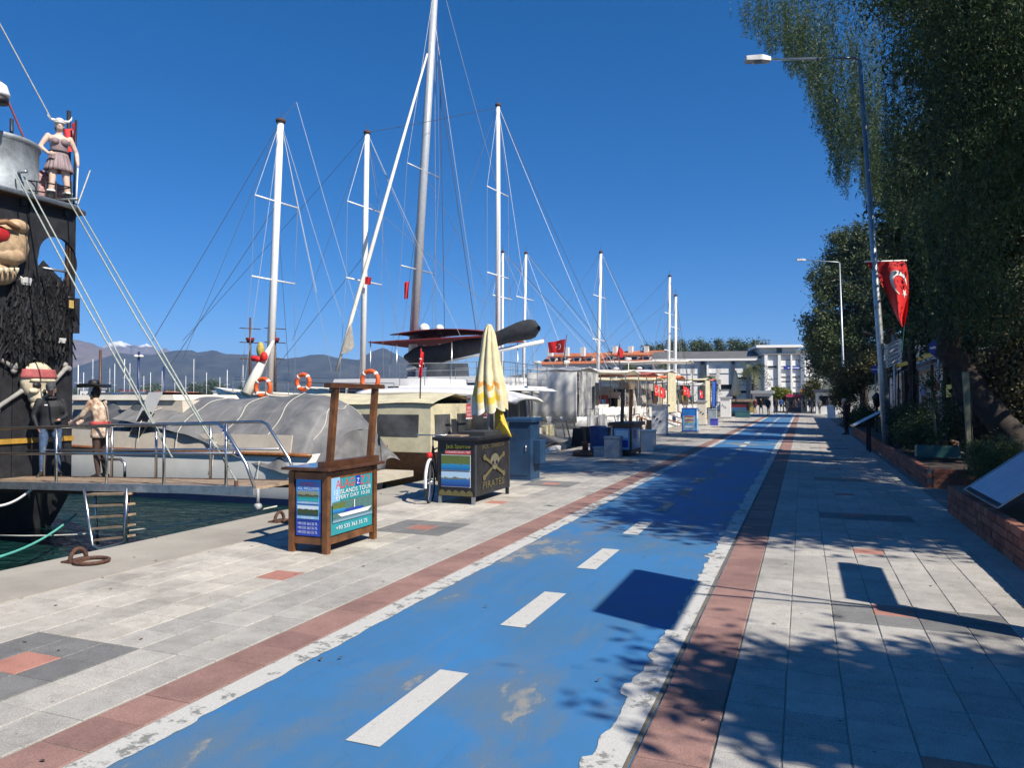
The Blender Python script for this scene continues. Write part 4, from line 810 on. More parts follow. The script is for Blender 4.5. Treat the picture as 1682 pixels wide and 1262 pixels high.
# ragged netting hung over the facade
V = []; Fq = []
for i in range(4200):
    px = R.gauss(58, 27); py = R.triangular(440, 580, 520)+8*noise.noise((px*.2, 1, 1))
    if px < 24 and py < 500: continue
    if px < -30 or px > 118 or py < 470-(px-20)*.2 and px > 90: continue
    p = W(px, py, XS+.03+R.uniform(0, .16)); ln = R.uniform(.12, .4); a = R.uniform(-.5, .5); w_ = R.uniform(.003, .011); q = Vector((p.x+R.uniform(-.05, .05), p.y+a*ln, p.z-ln)); i0 = len(V)
    V += [p+Vector((0, w_, 0)), p-Vector((0, w_, 0)), q-Vector((.02, w_*.5, 0)), q+Vector((.02, w_*.5, 0))]; Fq.append((i0, i0+1, i0+2, i0+3))
o = fastmesh('ragged_netting', np.array([tuple(v) for v in V]), np.array(Fq), BLACK, rP); o['kind'] = 'stuff'
def skull(c, s, parent, band=None, eye=None, yaw=0):
    c = Vector(c); k = parent
    def sh(n): return 1 + .05*noise.noise(n*3)
    b = MB(); b.ell(c+Vector((0, 0, .12*s)), (.22*s, .40*s, .42*s), 18, 12, f=sh); b.ell(c+Vector((.05*s, 0, -.22*s)), (.18*s, .25*s, .24*s), 14, 9)
    b.ell(c+Vector((.06*s, 0, -.44*s)), (.15*s, .19*s, .15*s), 12, 8); b.ell(c+Vector((.17*s, -.2*s, -.12*s)), (.07*s, .12*s, .07*s), 10, 6); b.ell(c+Vector((.17*s, .2*s, -.12*s)), (.07*s, .12*s, .07*s), 10, 6); b.ell(c+Vector((.18*s, 0, .12*s)), (.07*s, .32*s, .06*s), 12, 6)
    sk = b.build('skull', BONE, k)
    for sy in (-1, 1): b = MB(); b.ell(c+Vector((.185*s, sy*.15*s, .01*s)), (.05*s, .10*s, .075*s), 10, 7); b.build('eye_socket', BLACK if not eye else REDF, sk)
    b = MB(); b.ell(c+Vector((.215*s, 0, -.15*s)), (.03*s, .05*s, .07*s), 8, 6); b.build('nose_hole', BLACK, sk)
    for i in range(6): b = MB(); b.box(c+Vector((.215*s, (i-2.5)*.055*s, -.33*s)), (.04*s, .045*s, .08*s), ch=.01*s); b.build('tooth', FLAGW, sk)
    b = MB(); b.bar(c+Vector((.2*s, -.16*s, -.39*s)), c+Vector((.2*s, .16*s, -.39*s)), .02*s); b.build('mouth_gap', BLACK, sk)
    if band: b = MB(); b.grid(lambda u, v: c+Vector((.235*s*sin(pi*u)*(1-.2*v)+.01, -.43*s*cos(pi*u)*(1-.14*v), (.17+.20*v)*s)), 16, 4); b.build('bandana', M('faded_red_bandana', (.38, .09, .09), .8), sk, solid=.02*s)
    return sk
skull(W(62, 634, XS+.12), .82, rP, band=True)
for (a, c) in (((-8, 672), (40, 640)), ((78, 640), (110, 603)), ((-10, 585), (25, 605))):
    p, q = W(*a, XS+.06), W(*c, XS+.06); b = MB(); b.tube([p, p.lerp(q, .15), p.lerp(q, .5), p.lerp(q, .85), q], [.07, .045, .04, .045, .07], 8); d = (q-p).normalized(); n_ = Vector((0, -d.z, d.y))
    for e in (p, q):
        for sg in (-1, 1): b.ell(e+n_*sg*.05, (.05, .06, .06), 8, 6)
    b.build('crossed_bone', M('grey_bone', (.28, .27, .25), .7, bump=.3), rP)
# tan demon mask at the upper left edge with a red eye
mc_ = W(5, 402, XS+.1); TAN = M('tan_mask_paint', (.46, .32, .19), .6, var=.25, scale=7, bump=.3, bscale=15)
b = MB(); b.ell(mc_, (.25, .45, .42), 18, 12, f=lambda n: 1+.15*noise.noise(n*2.3)); b.ell(W(28, 372, XS+.22), (.16, .2, .13), 12, 8); b.ell(W(18, 420, XS+.25), (.12, .26, .16), 12, 8); b.ell(W(-2, 450, XS+.1), (.18, .3, .2), 12, 8); mk = b.build('demon_mask', TAN, rP)
b = MB(); b.ell(W(-2, 384, XS+.30), (.10, .20, .15), 14, 9); b.build('eye', M('red_gloss', (.38, .02, .02), .35), mk)
b = MB(); b.tube([W(-10, 366, XS+.36), W(10, 364, XS+.42), W(30, 376, XS+.36)], .05, 8); b.build('brow', M('brown_mask_paint', (.26, .13, .06), .6), mk)
for i in range(5): b = MB(); p = W(-8+9*i, 440, XS+.34); b.lathe(p, [(.035, 0), (.03, -.05), (.008, -.12)], 8); b.build('fang', BONE, mk)
for px, py in ((97, 560), (40, 461)):
    p = W(px, py, XS+.12); b = MB(); b.box(p, (.16, .16, .11), mtx=Matrix.Rotation(.4, 4, 'Y')); f_ = b.build('floodlight', FLAGW if px == 40 else BLACK, rP); b = MB(); b.box(p+Vector((.085, 0, .0)), (.02, .13, .09), mtx=Matrix.Rotation(.4, 4, 'Y')); b.build('lens', FLAGW, f_); b = MB(); b.tube([p, p-Vector((.1, 0, .12))], .02, 5); b.build('bracket', BLACK, f_)
p = W(113, 500, XS+.13); b = MB(); b.box(p, (.14, .14, .2)); b.lathe(p+Vector((0, 0, .1)), [(.10, 0), (.02, .08)], 8); f_ = b.build('lantern', BLACK, rP); b = MB(); b.box(p+Vector((.062, 0, 0)), (.03, .10, .15)); b.build('lantern_pane', M('amber_glass', (.55, .38, .12), .2), f_)
# white loudspeaker horn at the very left edge
p = W(-2, 158, XS+.4); b = MB(); b.lathe(p, [(.16, 0), (.17, .05), (.12, .2), (.05, .25)], 20); b.build('loudhailer', WHITE, rP)
b = MB(); b.tube([p+Vector((0, 0, -.02)), p+Vector((0, 0, -.12))], .15, 16); b.build('loudhailer_skirt', BLACK, rP)
# stern mast with flag behind the statue
b = MB(); b.tube([W(113, 340, XS-1.0), W(113, 182, XS-1.0)], .04, 8); b.build('ensign_pole', BLACK, rP)
fr = empty('ship_flag', W(122, 340, XS-.6), 'red flag on a dark staff behind the statue on the black ship', 'flag'); b = MB(); b.tube([W(121, 340, XS-.6), W(125, 197, XS-.6)], .022, 6); b.build('staff', BLACK, fr)
flag('cloth', plane_map([W(125, 200, XS-.6), W(107, 216, XS-.9), W(109, 262, XS-.9), W(124, 236, XS-.6)], None, .06), fr, emblem=(.3, .45, .25, 1.2))
for a, c, mm, r in (((-5, 30), (84, 195), ROPE, .014), ((-6, 120), (60, 275), M('red_rope', (.28, .06, .07), .8), .02), ((-6, 225), (60, 280), WIRED, .012), ((128, 335), (148, 280), ROPE, .014)):
    b = MB(); b.tube([W(*a, XS-.3), W(*c, XS-.3)], r, 5); b.build('rigging_line', mm, rP)
# bulwark rail and hoist arms
for px in (34, 118): b = MB(); p = W(px, 283 if px == 34 else 328, XS+.1); b.tube([p-Vector((.7, 0, -.05)), p+Vector((.15, 0, 0))], .03, 6); b.build('hoist_arm', GALV, rP)

# gangway, hoisted by two pairs of ropes
rW = empty('gangway', (-10.3, 8.9, .2), 'long wooden gangway with steel railings from the black ship to the quay', 'gangway')
A, Bq = Vector((-7.2, 8.85, .38)), Vector((-15.0, 9.05, .14)); dW = (Bq-A).normalized(); nW = Vector((0, 0, 1)).cross(dW).normalized()*-1
sidev = Vector((0, 1, 0))
for k in range(3):
    b = MB(); o_ = sidev*(-.3+.3*k); b.bar(A+o_, Bq+o_, .285, .04); b.build('deck_board', TEAK, rW)
for k, sg in enumerate((-1, 1)):
    b = MB(); o_ = sidev*(.47*sg); b.bar(A+o_-Vector((0, 0, .03)), Bq+o_-Vector((0, 0, .03)), .05, .12); b.build('side_beam', GALV if sg < 0 else DWOOD, rW)
b = MB(); b.bar(A.lerp(Bq, .35)+sidev*-.2-Vector((0, 0, .12)), Bq-Vector((0, .2, .12)), .12, .12); b.build('keel_beam', DWOOD, rW)
for sg, pxs in ((-1, (82, 168, 265, 370)), (1, (60, 175, 250, 342))):
    rl = MB(); H = .93; o_ = sidev*(.47*sg); tA = .075; P_ = lambda t, h: A.lerp(Bq, t)+o_+Vector((0, 0, h))
    rl.tube([P_(.0, .02), P_(.02, .35), P_(.075, H-.04), P_(.09, H), P_(1, H)], .024, 8); rl.tube([P_(.045, .5), P_(1, .5)], .02, 6); rr_ = rl.build('railing', STEEL, rW)
    for px in pxs:
        q = at(px, 790, y=A.y+.47*sg); t = (q.x-A.x)/(Bq.x-A.x); b = MB(); b.tube([P_(t, -.05), P_(t, H)], .022, 8); b.build('baluster', STEEL, rr_)
for sg in (-1, 1): b = MB(); p = A+sidev*.4*sg; b.lathe(p+Vector((0, 0, -.26)), [(.045, -.04), (.05, 0), (.045, .04)], 14, 'Y'); b.tube([p, p+Vector((0, 0, -.2))], .025, 6); b.build('roller', GREYB, rW)
for (a, xa, c) in (((33, 288), XS+.1, (283, 752)), ((118, 330), XS+.1, (388, 790))):
    p = W(*a, xa); 
    for k, sg in enumerate((-.07, .07)):
        q = at(c[0], c[1], y=A.y+(-.45 if k == 0 else .47)); b = MB(); b.tube([p+Vector((0, sg, 0)), p.lerp(q, .5)+Vector((0, sg, -.03)), q], .014, 6); b.build('hoist_rope', M('grey_green_rope', (.36, .40, .36), .9, var=.2, scale=30), rW)
b = MB(); q = at(388, 790, y=A.y-.45); b.tube([q, q-Vector((0, 0, .15))], .03, 6); b.build('shackle', RUST, rW)
# blue rope wound on the rail end
b = MB(); pts = [P_(.02+.06*i/30, .35+.55*i/30)+Vector((.03*cos(i*2.1), -.94+.03*sin(i*2.1)*1, .0)) for i in range(31)]; b.tube(pts, .012, 5); b.build('lashing', M('blue_rope', (.03, .06, .35), .8), rW)
# ladder down to the water
rL = empty('boarding_ladder', (-11, 8.4, 0), 'steel boarding ladder with wooden treads hanging from the gangway into the water', 'ladder')
yL = A.y-.55
p1, p2, p3, p4 = at(138, 802, y=yL), at(208, 802, y=yL), at(152, 896, y=yL), at(206, 890, y=yL)
b = MB(); b.tube([p1, p1.lerp(p3, .6), p3, p3+Vector((.15, 0, -.05)), p4+Vector((-.12, 0, -.05)), p4, p2], .025, 8); b.build('stile', STEEL, rL)
b = MB(); b.tube([at(156, 800, y=yL+.3), at(160, 895, y=yL+.3)], .022, 8); b.tube([at(213, 800, y=yL+.3), at(208, 890, y=yL+.3)], .022, 8); b.build('stile', STEEL, rL)
for k in range(5):
    t = (k+.6)/5; p, q = p1.lerp(p3, t), p2.lerp(p4, t); b = MB(); b.bar(p+Vector((.02, .1, 0)), q+Vector((-.02, .1, 0)), .2, .03); b.build('tread', TEAK, rL)
b = MB(); z_ = at(180, 755, y=9.6); b.tube([at(205, 790, y=9.6), at(205, 762, y=9.6), at(198, 755, y=9.6), at(165, 755, y=9.6), at(160, 762, y=9.6), at(160, 790, y=9.6)], .024, 8); b.build('grab_loop', STEEL, rL)
# mooring lines of the ship
rope('mooring_line', at(-10, 918, z=-.45), at(125, 845, y=9.2), .1, .02, TROPE, 'turquoise mooring rope rising from the lower left corner to the black ship')
rope('mooring_line', at(-5, 832, y=8.3), at(60, 796, y=8.6), .08, .022, FLAGW, 'white rope slung under the gangway at the left edge')
rope('mooring_line', at(-5, 880, y=8.2), at(455, 832, y=9.0), .14, .012, ROPE, 'thin tan mooring line across the water under the ladder')
# ---------------------------------------------------------------- kiosks on the promenade
def photo_mat(name, sky_c, land_c, water_a, water_b, hz=.72, shore=.55, sd=1.0):
    """a printed bay photograph: sky, wooded shore, water (uses the print's own UV)"""
    m, t, b = newmat(name); uv = nd(t, 'ShaderNodeTexCoord'); sp = nd(t, 'ShaderNodeSeparateXYZ'); t.links.new(uv.outputs['UV'], sp.inputs[0])
    n = noise_(t, 4+sd, 5, .6, uv.outputs['UV']); a = nd(t, 'ShaderNodeMath', operation='MULTIPLY_ADD'); t.links.new(n, a.inputs[0]); a.inputs[1].default_value = .45; t.links.new(sp.outputs[1], a.inputs[2])
    wat = ramp(t, sp.outputs[1], [(0, water_a), (shore, water_b)]); land = ramp(t, noise_(t, 22, 4, .7, uv.outputs['UV']), [(.35, tuple(c*.45 for c in land_c)), (.65, land_c)])
    f1 = ramp(t, a.outputs[0], [(shore+.22, (0,)*3), (shore+.25, (1,)*3)]); f2 = ramp(t, a.outputs[0], [(hz+.24, (0,)*3), (hz+.27, (1,)*3)])
    c = mix(t, f2, mix(t, f1, wat, land), sky_c); t.links.new(c, b.inputs['Base Color']); b.inputs['Roughness'].default_value = .3; MC[name] = m; return m
def photo(pn, parent, u0, v0, u1, v1, m, k=6):
    me = bpy.data.meshes.new('printed_photo'); o3 = total(parent); P = [pn.p(u0, v0, k), pn.p(u1, v0, k), pn.p(u1, v1, k), pn.p(u0, v1, k)]
    me.from_pydata([tuple(p-o3) for p in P], [], [(0, 1, 2, 3)]); uvl = me.uv_layers.new(name='uv')
    for i, q in enumerate(((0, 0), (1, 0), (1, 1), (0, 1))): uvl.data[i].uv = q
    me.materials.append(m); return meshobj('printed_photo', me, parent)
def pmat(n, c, r=.35): return M('print_'+n, c, r, var=.06, scale=3)
DGB = pmat('dull_bone', (.17, .16, .11))
PB, PDB, PW, PR, PY, PT, PK, PG, PLB = pmat('blue', (.03, .22, .62)), pmat('deep_blue', (.012, .05, .36)), pmat('white', (.75, .77, .8)), pmat('red', (.62, .05, .04)), pmat('yellow', (.70, .60, .03)), pmat('teal', (.02, .26, .30)), pmat('black', (.012, .012, .016)), pmat('gold', (.13, .11, .045)), pmat('sky_blue', (.22, .45, .68))
bay1 = photo_mat('photo_bay', (.25, .27, .2), (.10, .11, .05), (.03, .42, .48), (.02, .22, .20), .62, .42)
bay2 = photo_mat('photo_cove', (.62, .70, .78), (.05, .09, .035), (.012, .05, .08), (.02, .07, .06), .62, .22, 2)
bay3 = photo_mat('photo_lagoon', (.55, .66, .76), (.14, .20, .05), (.01, .10, .30), (.02, .25, .50), .86, .40, 3)
bay4 = photo_mat('photo_island', (.40, .58, .75), (.22, .20, .10), (.005, .03, .20), (.02, .14, .40), .58, .50, 1)
bay5 = photo_mat('photo_harbour', (.03, .08, .08), (.10, .22, .2), (.25, .38, .5), (.03, .10, .12), .8, .2, 6)
KW = M('kiosk_wood', (.15, .06, .02), .42, var=.35, scale=5, bump=.25, bscale=60)
KD = M('kiosk_dark_wood', (.085, .035, .016), .4, var=.3, scale=6, bump=.2)
k1 = empty('ticket_kiosk', (-4.93, 7.02, 0), 'brown wooden ticket kiosk with blue tour posters and an open wooden frame on top', 'ticket kiosk')
x0, x1, y0, y1, H = -5.15, -4.66, 6.53, 7.50, .875
for x in (x0+.03, x1-.03):
    for y in (y0+.03, y1-.03): b = MB(); b.box((x, y, H/2), (.065, .065, H), ch=.006); b.build('leg', KW, k1)
for (a, c) in (((x0+.063, y0+.035), (x1-.063, y0+.035)), ((x0+.063, y1-.035), (x1-.063, y1-.035)), ((x0+.035, y0+.063), (x0+.035, y1-.063)), ((x1-.035, y0+.063), (x1-.035, y1-.063))):
    for z in (.14, H-.05): b = MB(); b.bar((a[0], a[1], z), (c[0], c[1], z), .05, .075); b.build('cross_rail', KW, k1)
b = MB(); b.b2((x0+.02, y0+.02, H), (x1+.02, y1+.03, H+.012)); b.b2((x0-.06, y0-.06, H+.012), (x1+.06, y1+.08, H+.042), ch=.008); b.build('counter_top', KD, k1)
b = MB(); b.b2((x0-.03, y0-.03, H+.0425), (x1-.14, y1-.1, H+.046)); b.build('glass_sheet', M('counter_glass', (.05, .09, .14), .06, var=.2), k1)
b = MB(); b.b2((x0+.05, y0+.065, .18), (x1-.05, y1-.06, .81)); b.build('inner_box', KD, k1)
# frame on top, leaning a little towards the harbour
fx = x1-.06; tl = .09
for y, nm in ((y0+.12, 0), (y1-.06, 1)):
    b = MB(); b.bar((fx, y, H+.04), (fx+.045, y+.04, 1.765), .062, .062); b.build('frame_post', KW, k1)
b = MB(); b.bar((fx+.045, y0+.02, 1.79), (fx+.055, y1+.10, 1.79), .09, .05); b.build('frame_top', KD, k1)
b = MB(); b.bar((fx, y0-.03, H+.075), (fx, y1+.08, H+.075), .08, .065); b.build('frame_sill', KD, k1)
pn = Panel((x0+.085, y0+.012, .19), (x1-x0-.17, 0, 0), (0, 0, .60), (0, -1, 0), [PB, PDB, PW, PR, PLB, PK])
pn.rect(0, 0, 1, 1, PB); pn.rect(0, 0, 1, .26, PDB); pn.rect(0, .26, 1, .42, M('print_mid_blue', (.02, .13, .5), .35) if 0 else PDB)
pn.text('ALAGOZ 2', .15, .885, .85, .95, PR); pn.text('ALL INCLUSIVE', .08, .815, .92, .865, PW)
pn.rect(.06, .565, .94, .80, PLB); pn.rect(.06, .30, .94, .545, PLB); pn.text('AQUARIUM BAY', .2, .572, .88, .605, PW); pn.k += 8; pn.text('TURUNC BAY', .26, .31, .8, .35, PW)
for i in range(3): pn.text('+90 535 363 35 75', .12, .20-.075*i, .9, .245-.075*i, PW)
o = pn.build('front_poster', k1); photo(pn, o, .08, .62, .92, .79, bay1, 9); photo(pn, o, .08, .36, .92, .535, bay2, 9)
pn = Panel((x1-.012, y0+.085, .19), (0, y1-y0-.17, 0), (0, 0, .61), (1, 0, 0), [PT, PW, PR, PDB, PLB, PK, PB, PY])
pn.rect(0, 0, 1, 1, PT); pn.rect(0, .52, .2, 1, PLB); pn.text('ALAGOZ 2', .1, .80, .93, .96, PR); pn.rect(.57, .8, .69, .98, PDB); pn.text('Z', .60, .83, .66, .93, PW)
pn.text('12 ISLANDS TOUR', .06, .70, .96, .78, PW); pn.text('EVERY DAY 10:30', .1, .61, .92, .68, PW); pn.text('+90 535 363 35 75', .1, .08, .86, .15, PW)
o = pn.build('side_poster', k1); photo(pn, o, .02, .22, .98, .58, bay5, 12); photo(pn, o, .01, .38, .3, .55, bay3, 14)
pn2 = Panel((x1-.012, y0+.085, .19), (0, y1-y0-.17, 0), (0, 0, .61), (1, 0, 0), [PW, PR, PDB, PK]); pn2.k = 16
pn2.shape([(.2, .30), (.85, .30), (.95, .37), (.12, .36)], PW); pn2.shape([(.25, .37), (.75, .37), (.72, .42), (.3, .42)], PDB); pn2.shape([(.5, .42), (.52, .42), (.52, .56), (.5, .56)], PW); pn2.build('printed_boat', o)

k2 = empty('ticket_kiosk', (-5.05, 11.1, 0), 'black painted ticket kiosk with a gold skull on its side and two bay photographs', 'ticket kiosk')
x0, x1, y0, y1, H = -5.35, -4.72, 10.40, 11.85, 1.0
for x in (x0+.03, x1-.03):
    for y in (y0+.03, y1-.03): b = MB(); b.box((x, y, .07), (.05, .05, .14)); b.build('leg', GALV if y < 11 else BLACK, k2)
b = MB(); b.b2((x0, y0, .13), (x1, y1, H), ch=.004); b.build('body', BLACKP, k2)
b = MB(); b.b2((x0-.07, y0-.07, H), (x1+.07, y1+.07, H+.05), ch=.012); b.build('counter_top', BLACK, k2)
b = MB(); b.b2((x0+.1, y0+.5, H+.05), (x1-.05, y1-.1, H+.12), ch=.01); b.build('raised_lid', CHAR, k2)
b = MB(); b.b2((x0+.05, y0+.1, H+.05), (x0+.35, y0+.4, H+.07)); b.build('wooden_tray', TEAK, k2)
for x, y in ((x1-.004, y0+.03), (x1-.004, y1-.03)): b = MB(); b.b2((x, y-.03, .13), (x+.012, y+.03, H)); b.build('edge_strip', CHAR, k2)
pn = Panel((x0+.02, y0-.001, .14), (x1-x0-.04, 0, 0), (0, 0, .84), (0, -1, 0), [PK, PY, PR, PW, PG]); pn.rect(0, 0, 1, 1, PK); pn.text('Jack Sparrow', .2, .85, .92, .95, PY); pn.rect(.18, .77, .93, .84, PR); pn.text('12 ISLANDS BOAT TRIP', .2, .785, .91, .83, PW)
pn.rect(.07, .46, .93, .755, PW); pn.rect(.07, .16, .93, .45, PW)
for i in range(5): pn.shape([(.0+.2*i, .0), (.2+.2*i, .0), (.19+.2*i, .07), (.1+.2*i, .11), (.01+.2*i, .07)], PG)
o = pn.build('front_poster', k2); photo(pn, o, .08, .47, .92, .745, bay3, 14); photo(pn, o, .08, .17, .92, .44, bay4, 14)
pn = Panel((x1+.013, y0+.08, .16), (0, y1-y0-.16, 0), (0, 0, .80), (1, 0, 0), [PG, PK, DGB]); pn.text('JACK - SPARROW', .12, .84, .86, .95, PG); pn.text('PIRATES', .16, .08, .84, .22, PG)
def bone(a, c, w_):
    d = Vector((c[0]-a[0], c[1]-a[1])).normalized(); n_ = Vector((-d.y, d.x))*w_; pn.shape([(a[0]+n_.x, a[1]+n_.y*1.7), (a[0]-n_.x, a[1]-n_.y*1.7), (c[0]-n_.x, c[1]-n_.y*1.7), (c[0]+n_.x, c[1]+n_.y*1.7)], PG)
    for e in (a, c): pn.shape([(e[0]+.045*cos(k*pi/5), e[1]+.06*sin(k*pi/5)) for k in range(10)], PG)
bone((.2, .30), (.82, .70), .02); bone((.82, .30), (.2, .70), .02)
pn.shape([(.52+.15*cos(k*pi/8)*(1 if sin(k*pi/8) > -.3 else .6), .58+.17*sin(k*pi/8)) for k in range(16)], DGB)
for c in (.46, .58): pn.shape([(c+.035*cos(k*pi/4), .56+.045*sin(k*pi/4)) for k in range(8)], PK)
pn.shape([(.50, .50), (.54, .50), (.52, .53)], PK)
for i in range(4): pn.shape([(.455+.035*i, .425), (.457+.035*i, .46), (.459+.035*i, .425)], PK)
pn.build('side_emblem', k2)
# folded parasol standing behind the black kiosk
um = empty('parasol', (-5.05, 11.75, 0), 'folded cream parasol with orange and yellow bands standing in the black kiosk', 'parasol')
ux, uy = -5.02, 11.65
b = MB(); b.tube([(ux, uy, .3), (ux, uy, 2.85)], .028, 10); b.build('pole', GALV, um)
b = MB(); b.tube([(ux+.13, uy+.05, .9), (ux+.1, uy+.05, 1.7)], .02, 8); b.build('pole', GALV, um)
UC = [M('parasol_cream', (.66, .58, .36), .8, var=.1, scale=5, bump=.3, bscale=14), M('parasol_orange', (.66, .30, .06), .8, var=.1), M('parasol_yellow', (.66, .46, .05), .8, var=.1), M('parasol_white', (.72, .70, .62), .8, var=.05)]
def canopy(u, v):
    th = 2*pi*v; z = 2.92-1.42*u; fold = abs(sin(4*th+.6*sin(u*4)))**.7; r = (.035+.11*min(1, u*9)**.6*.5+.27*u**1.15*(1-.18*max(0, u-.8)/.2))*(.62+.38*fold)
    zz = z - .10*fold*u + .05*sin(th+1)*u; return (ux+.02*u+r*cos(th)*1.02, uy+r*sin(th), zz)
b = MB(); nu, nv = 40, 96
for i in range(nu):
    u0, u1 = i/nu, (i+1)/nu; 
    for j in range(nv):
        um_ = (u0+u1)/2 - .03*(abs(sin(8*pi*j/nv))-.5)-.10*sin(2*pi*j/nv+2.4); th_ = 2*pi*j/nv; on = cos(th_-4.0) > -.15; b.mat(0 if not on else 1 if .58 < um_ < .64 else 2 if .72 < um_ < .80 else 3 if um_ > .88 else 0); b.smooth = True
        b.add([canopy(u0, j/nv), canopy(u1, j/nv), canopy(u1, (j+1)/nv), canopy(u0, (j+1)/nv)], [(0, 1, 2, 3)])
b.build('canopy', UC, um, weld=True)
b = MB(); b.lathe((ux, uy, 2.9), [(.05, -.03), (.045, .02), (.0, .03)], 12); b.build('finial', UC[0], um)
b = MB(); q = Vector((ux, uy, 0)); b.add([q+Vector(p) for p in ((.1, .1, 1.62), (.19, -.02, 1.6), (.42, .0, 1.0), (.12, -.05, 1.08), (.28, -.12, 1.28))], [(0, 1, 4, 3), (1, 2, 4), (4, 2, 3)]); b.mat(1); b.add([q+Vector(p) for p in ((.15, -.064, 1.2), (.26, -.122, 1.3), (.31, -.10, 1.2), (.15, -.064, 1.12))], [(0, 1, 2, 3)]); b.build('hanging_flap', [UC[2], UC[1]], um, solid=.012)
# dark blue service cabinet
cb = empty('utility_cabinet', (-5.25, 14.1, 0), 'tall dark blue metal cabinet with a lid beside the black kiosk', 'cabinet')
b = MB(); b.b2((-5.52, 13.8, .03), (-5.05, 14.35, 1.18), ch=.01); b.build('body', BLUEB, cb)
b = MB(); b.b2((-5.57, 13.74, 1.18), (-5.0, 14.41, 1.27), ch=.03); b.build('lid', BLUEB, cb)
b = MB(); b.b2((-5.05, 13.95, .35), (-4.9, 14.3, .82), ch=.01); b.build('side_box', BLUEB, cb); b = MB(); b.b2((-5.6, 13.72, 0), (-4.95, 14.45, .03)); b.build('base_plate', GALV, cb)
b = MB(); b.b2((-5.48, 13.79, .12), (-5.10, 13.797, 1.1)); dr = b.build('door', BLUEB, cb); b = MB(); b.tube([(-5.14, 13.78, .6), (-5.14, 13.78, .72)], .012, 6); b.build('handle', STEEL, dr)
# bicycle leaning behind the black kiosk
bk = empty('bicycle', (-5.65, 11.0, 0), 'old bicycle with white front mudguard and red reflector leaning by the black kiosk', 'bicycle')
f0 = Vector((-5.50, 10.42, .33)); dv_ = Vector((-.28, .96, 0)).normalized(); f1 = f0+dv_*1.05; lean = Vector((-.05, -.02, 0))
ax = dv_.cross(Vector((0, 0, 1))).normalized()
for c in (f0, f1):
    wv = bpy.data.objects.new('wheel', None); COL.objects.link(wv); wv.parent = bk; wv.location = c-total(bk)
    R_ = .33; ring = [c+dv_*(R_*cos(2*pi*i/28))+Vector((0, 0, R_*sin(2*pi*i/28))) for i in range(29)]; b = MB(); b.tube(ring, .02, 6, cap=False); b.build('tyre', BLACK, wv)
    b = MB(); b.tube([c+(p-c)*.93 for p in ring], .01, 5, cap=False); b.build('rim', STEEL, wv)
    b = MB()
    for i in range(16): th = 2*pi*i/16; b.tube([c, c+dv_*(.3*cos(th))+Vector((0, 0, .3*sin(th)))], .0025, 3)
    b.tube([c-ax*.05, c+ax*.05], .022, 8); b.build('spokes', STEEL, wv)
bb = f0.lerp(f1, .55)+Vector((0, 0, -.04)); hd = f0+dv_*.22+Vector((0, 0, .55)); st = f0.lerp(f1, .66)+Vector((0, 0, .50)); BF = M('bike_frame_paint', (.05, .05, .06), .35)
b = MB(); b.tube([hd, bb], .018, 6); b.tube([hd+Vector((0, 0, -.06)), st], .016, 6); b.tube([bb, st], .016, 6); b.tube([bb, f1], .011, 6); b.tube([st, f1], .010, 6); b.build('frame', BF, bk)
b = MB(); b.tube([hd, f0+Vector((0, 0, .3))+dv_*.07, f0], .014, 6); b.build('fork', BF, bk)
b = MB(); g0 = hd+Vector((0, 0, .18)); b.tube([hd, g0], .013, 6); b.tube([g0-ax*.28-dv_*-.12, g0-ax*.22, g0, g0+ax*.22, g0+ax*.28+dv_*.12], .012, 6); b.build('handlebar', STEEL, bk)
b = MB(); b.ell(st+Vector((0, 0, .14)), (.07, .13, .035), 10, 6); b.tube([st, st+Vector((0, 0, .12))], .013, 6); b.build('saddle', BLACK, bk)
b = MB(); b.tube([f0+dv_*(.36*cos(a))+Vector((0, 0, .36*sin(a))) for a in np.linspace(.5, 3.3, 14)], .024, 5); b.build('mudguard', FLAGW, bk)
b = MB(); b.ell(f0+Vector((0, 0, .43))-dv_*.05, (.05, .05, .05), 10, 7); b.build('reflector', REDF, bk)
b = MB(); b.tube([bb-ax*.09, bb+ax*.09], .01, 5); b.box(bb-ax*.12, (.06, .08, .02)); b.box(bb+ax*.12, (.06, .08, .02)); b.build('pedals', BLACK, bk)
# third kiosk, dark, with bins round it
k3 = empty('ticket_kiosk', (-4.8, 21.4, 0), 'small dark wooden kiosk with a bare frame on top, beyond the blue cabinet', 'ticket kiosk')
b = MB(); b.b2((-5.1, 20.75, .08), (-4.55, 22.1, .86)); b.build('body', KD, k3); b = MB(); b.b2((-5.2, 20.65, .86), (-4.45, 22.2, .97)); b.build('counter_top', KD, k3)
for y in (20.9, 22.0): b = MB(); b.bar((-4.85, y, .97), (-4.82, y, 2.05), .09); b.build('frame_post', KD if y < 21 else KW, k3)
b = MB(); b.bar((-4.82, 20.7, 2.02), (-4.82, 22.2, 2.02), .12, .2); b.build('frame_top', TEAK, k3)
for x in (-5.08, -4.58):
    for y in (20.8, 22.05): b = MB(); b.box((x, y, .04), (.06, .06, .08)); b.build('leg', KD, k3)
pn = Panel((-5.05, 20.74, .2), (.45, 0, 0), (0, 0, .6), (0, -1, 0), [PLB, PW, PDB]); pn.rect(0, 0, 1, 1, PLB); pn.rect(.1, .55, .9, .9, PW); pn.rect(.1, .1, .9, .45, PDB); pn.build('front_poster', k3)
pn = Panel((-4.548, 20.85, .2), (0, 1.1, 0), (0, 0, .6), (1, 0, 0), [PLB, PW, PDB]); pn.rect(0, 0, 1, 1, PLB); pn.rect(.1, .5, .5, .9, PDB); pn.rect(.55, .3, .92, .9, PW); pn.build('side_poster', k3)
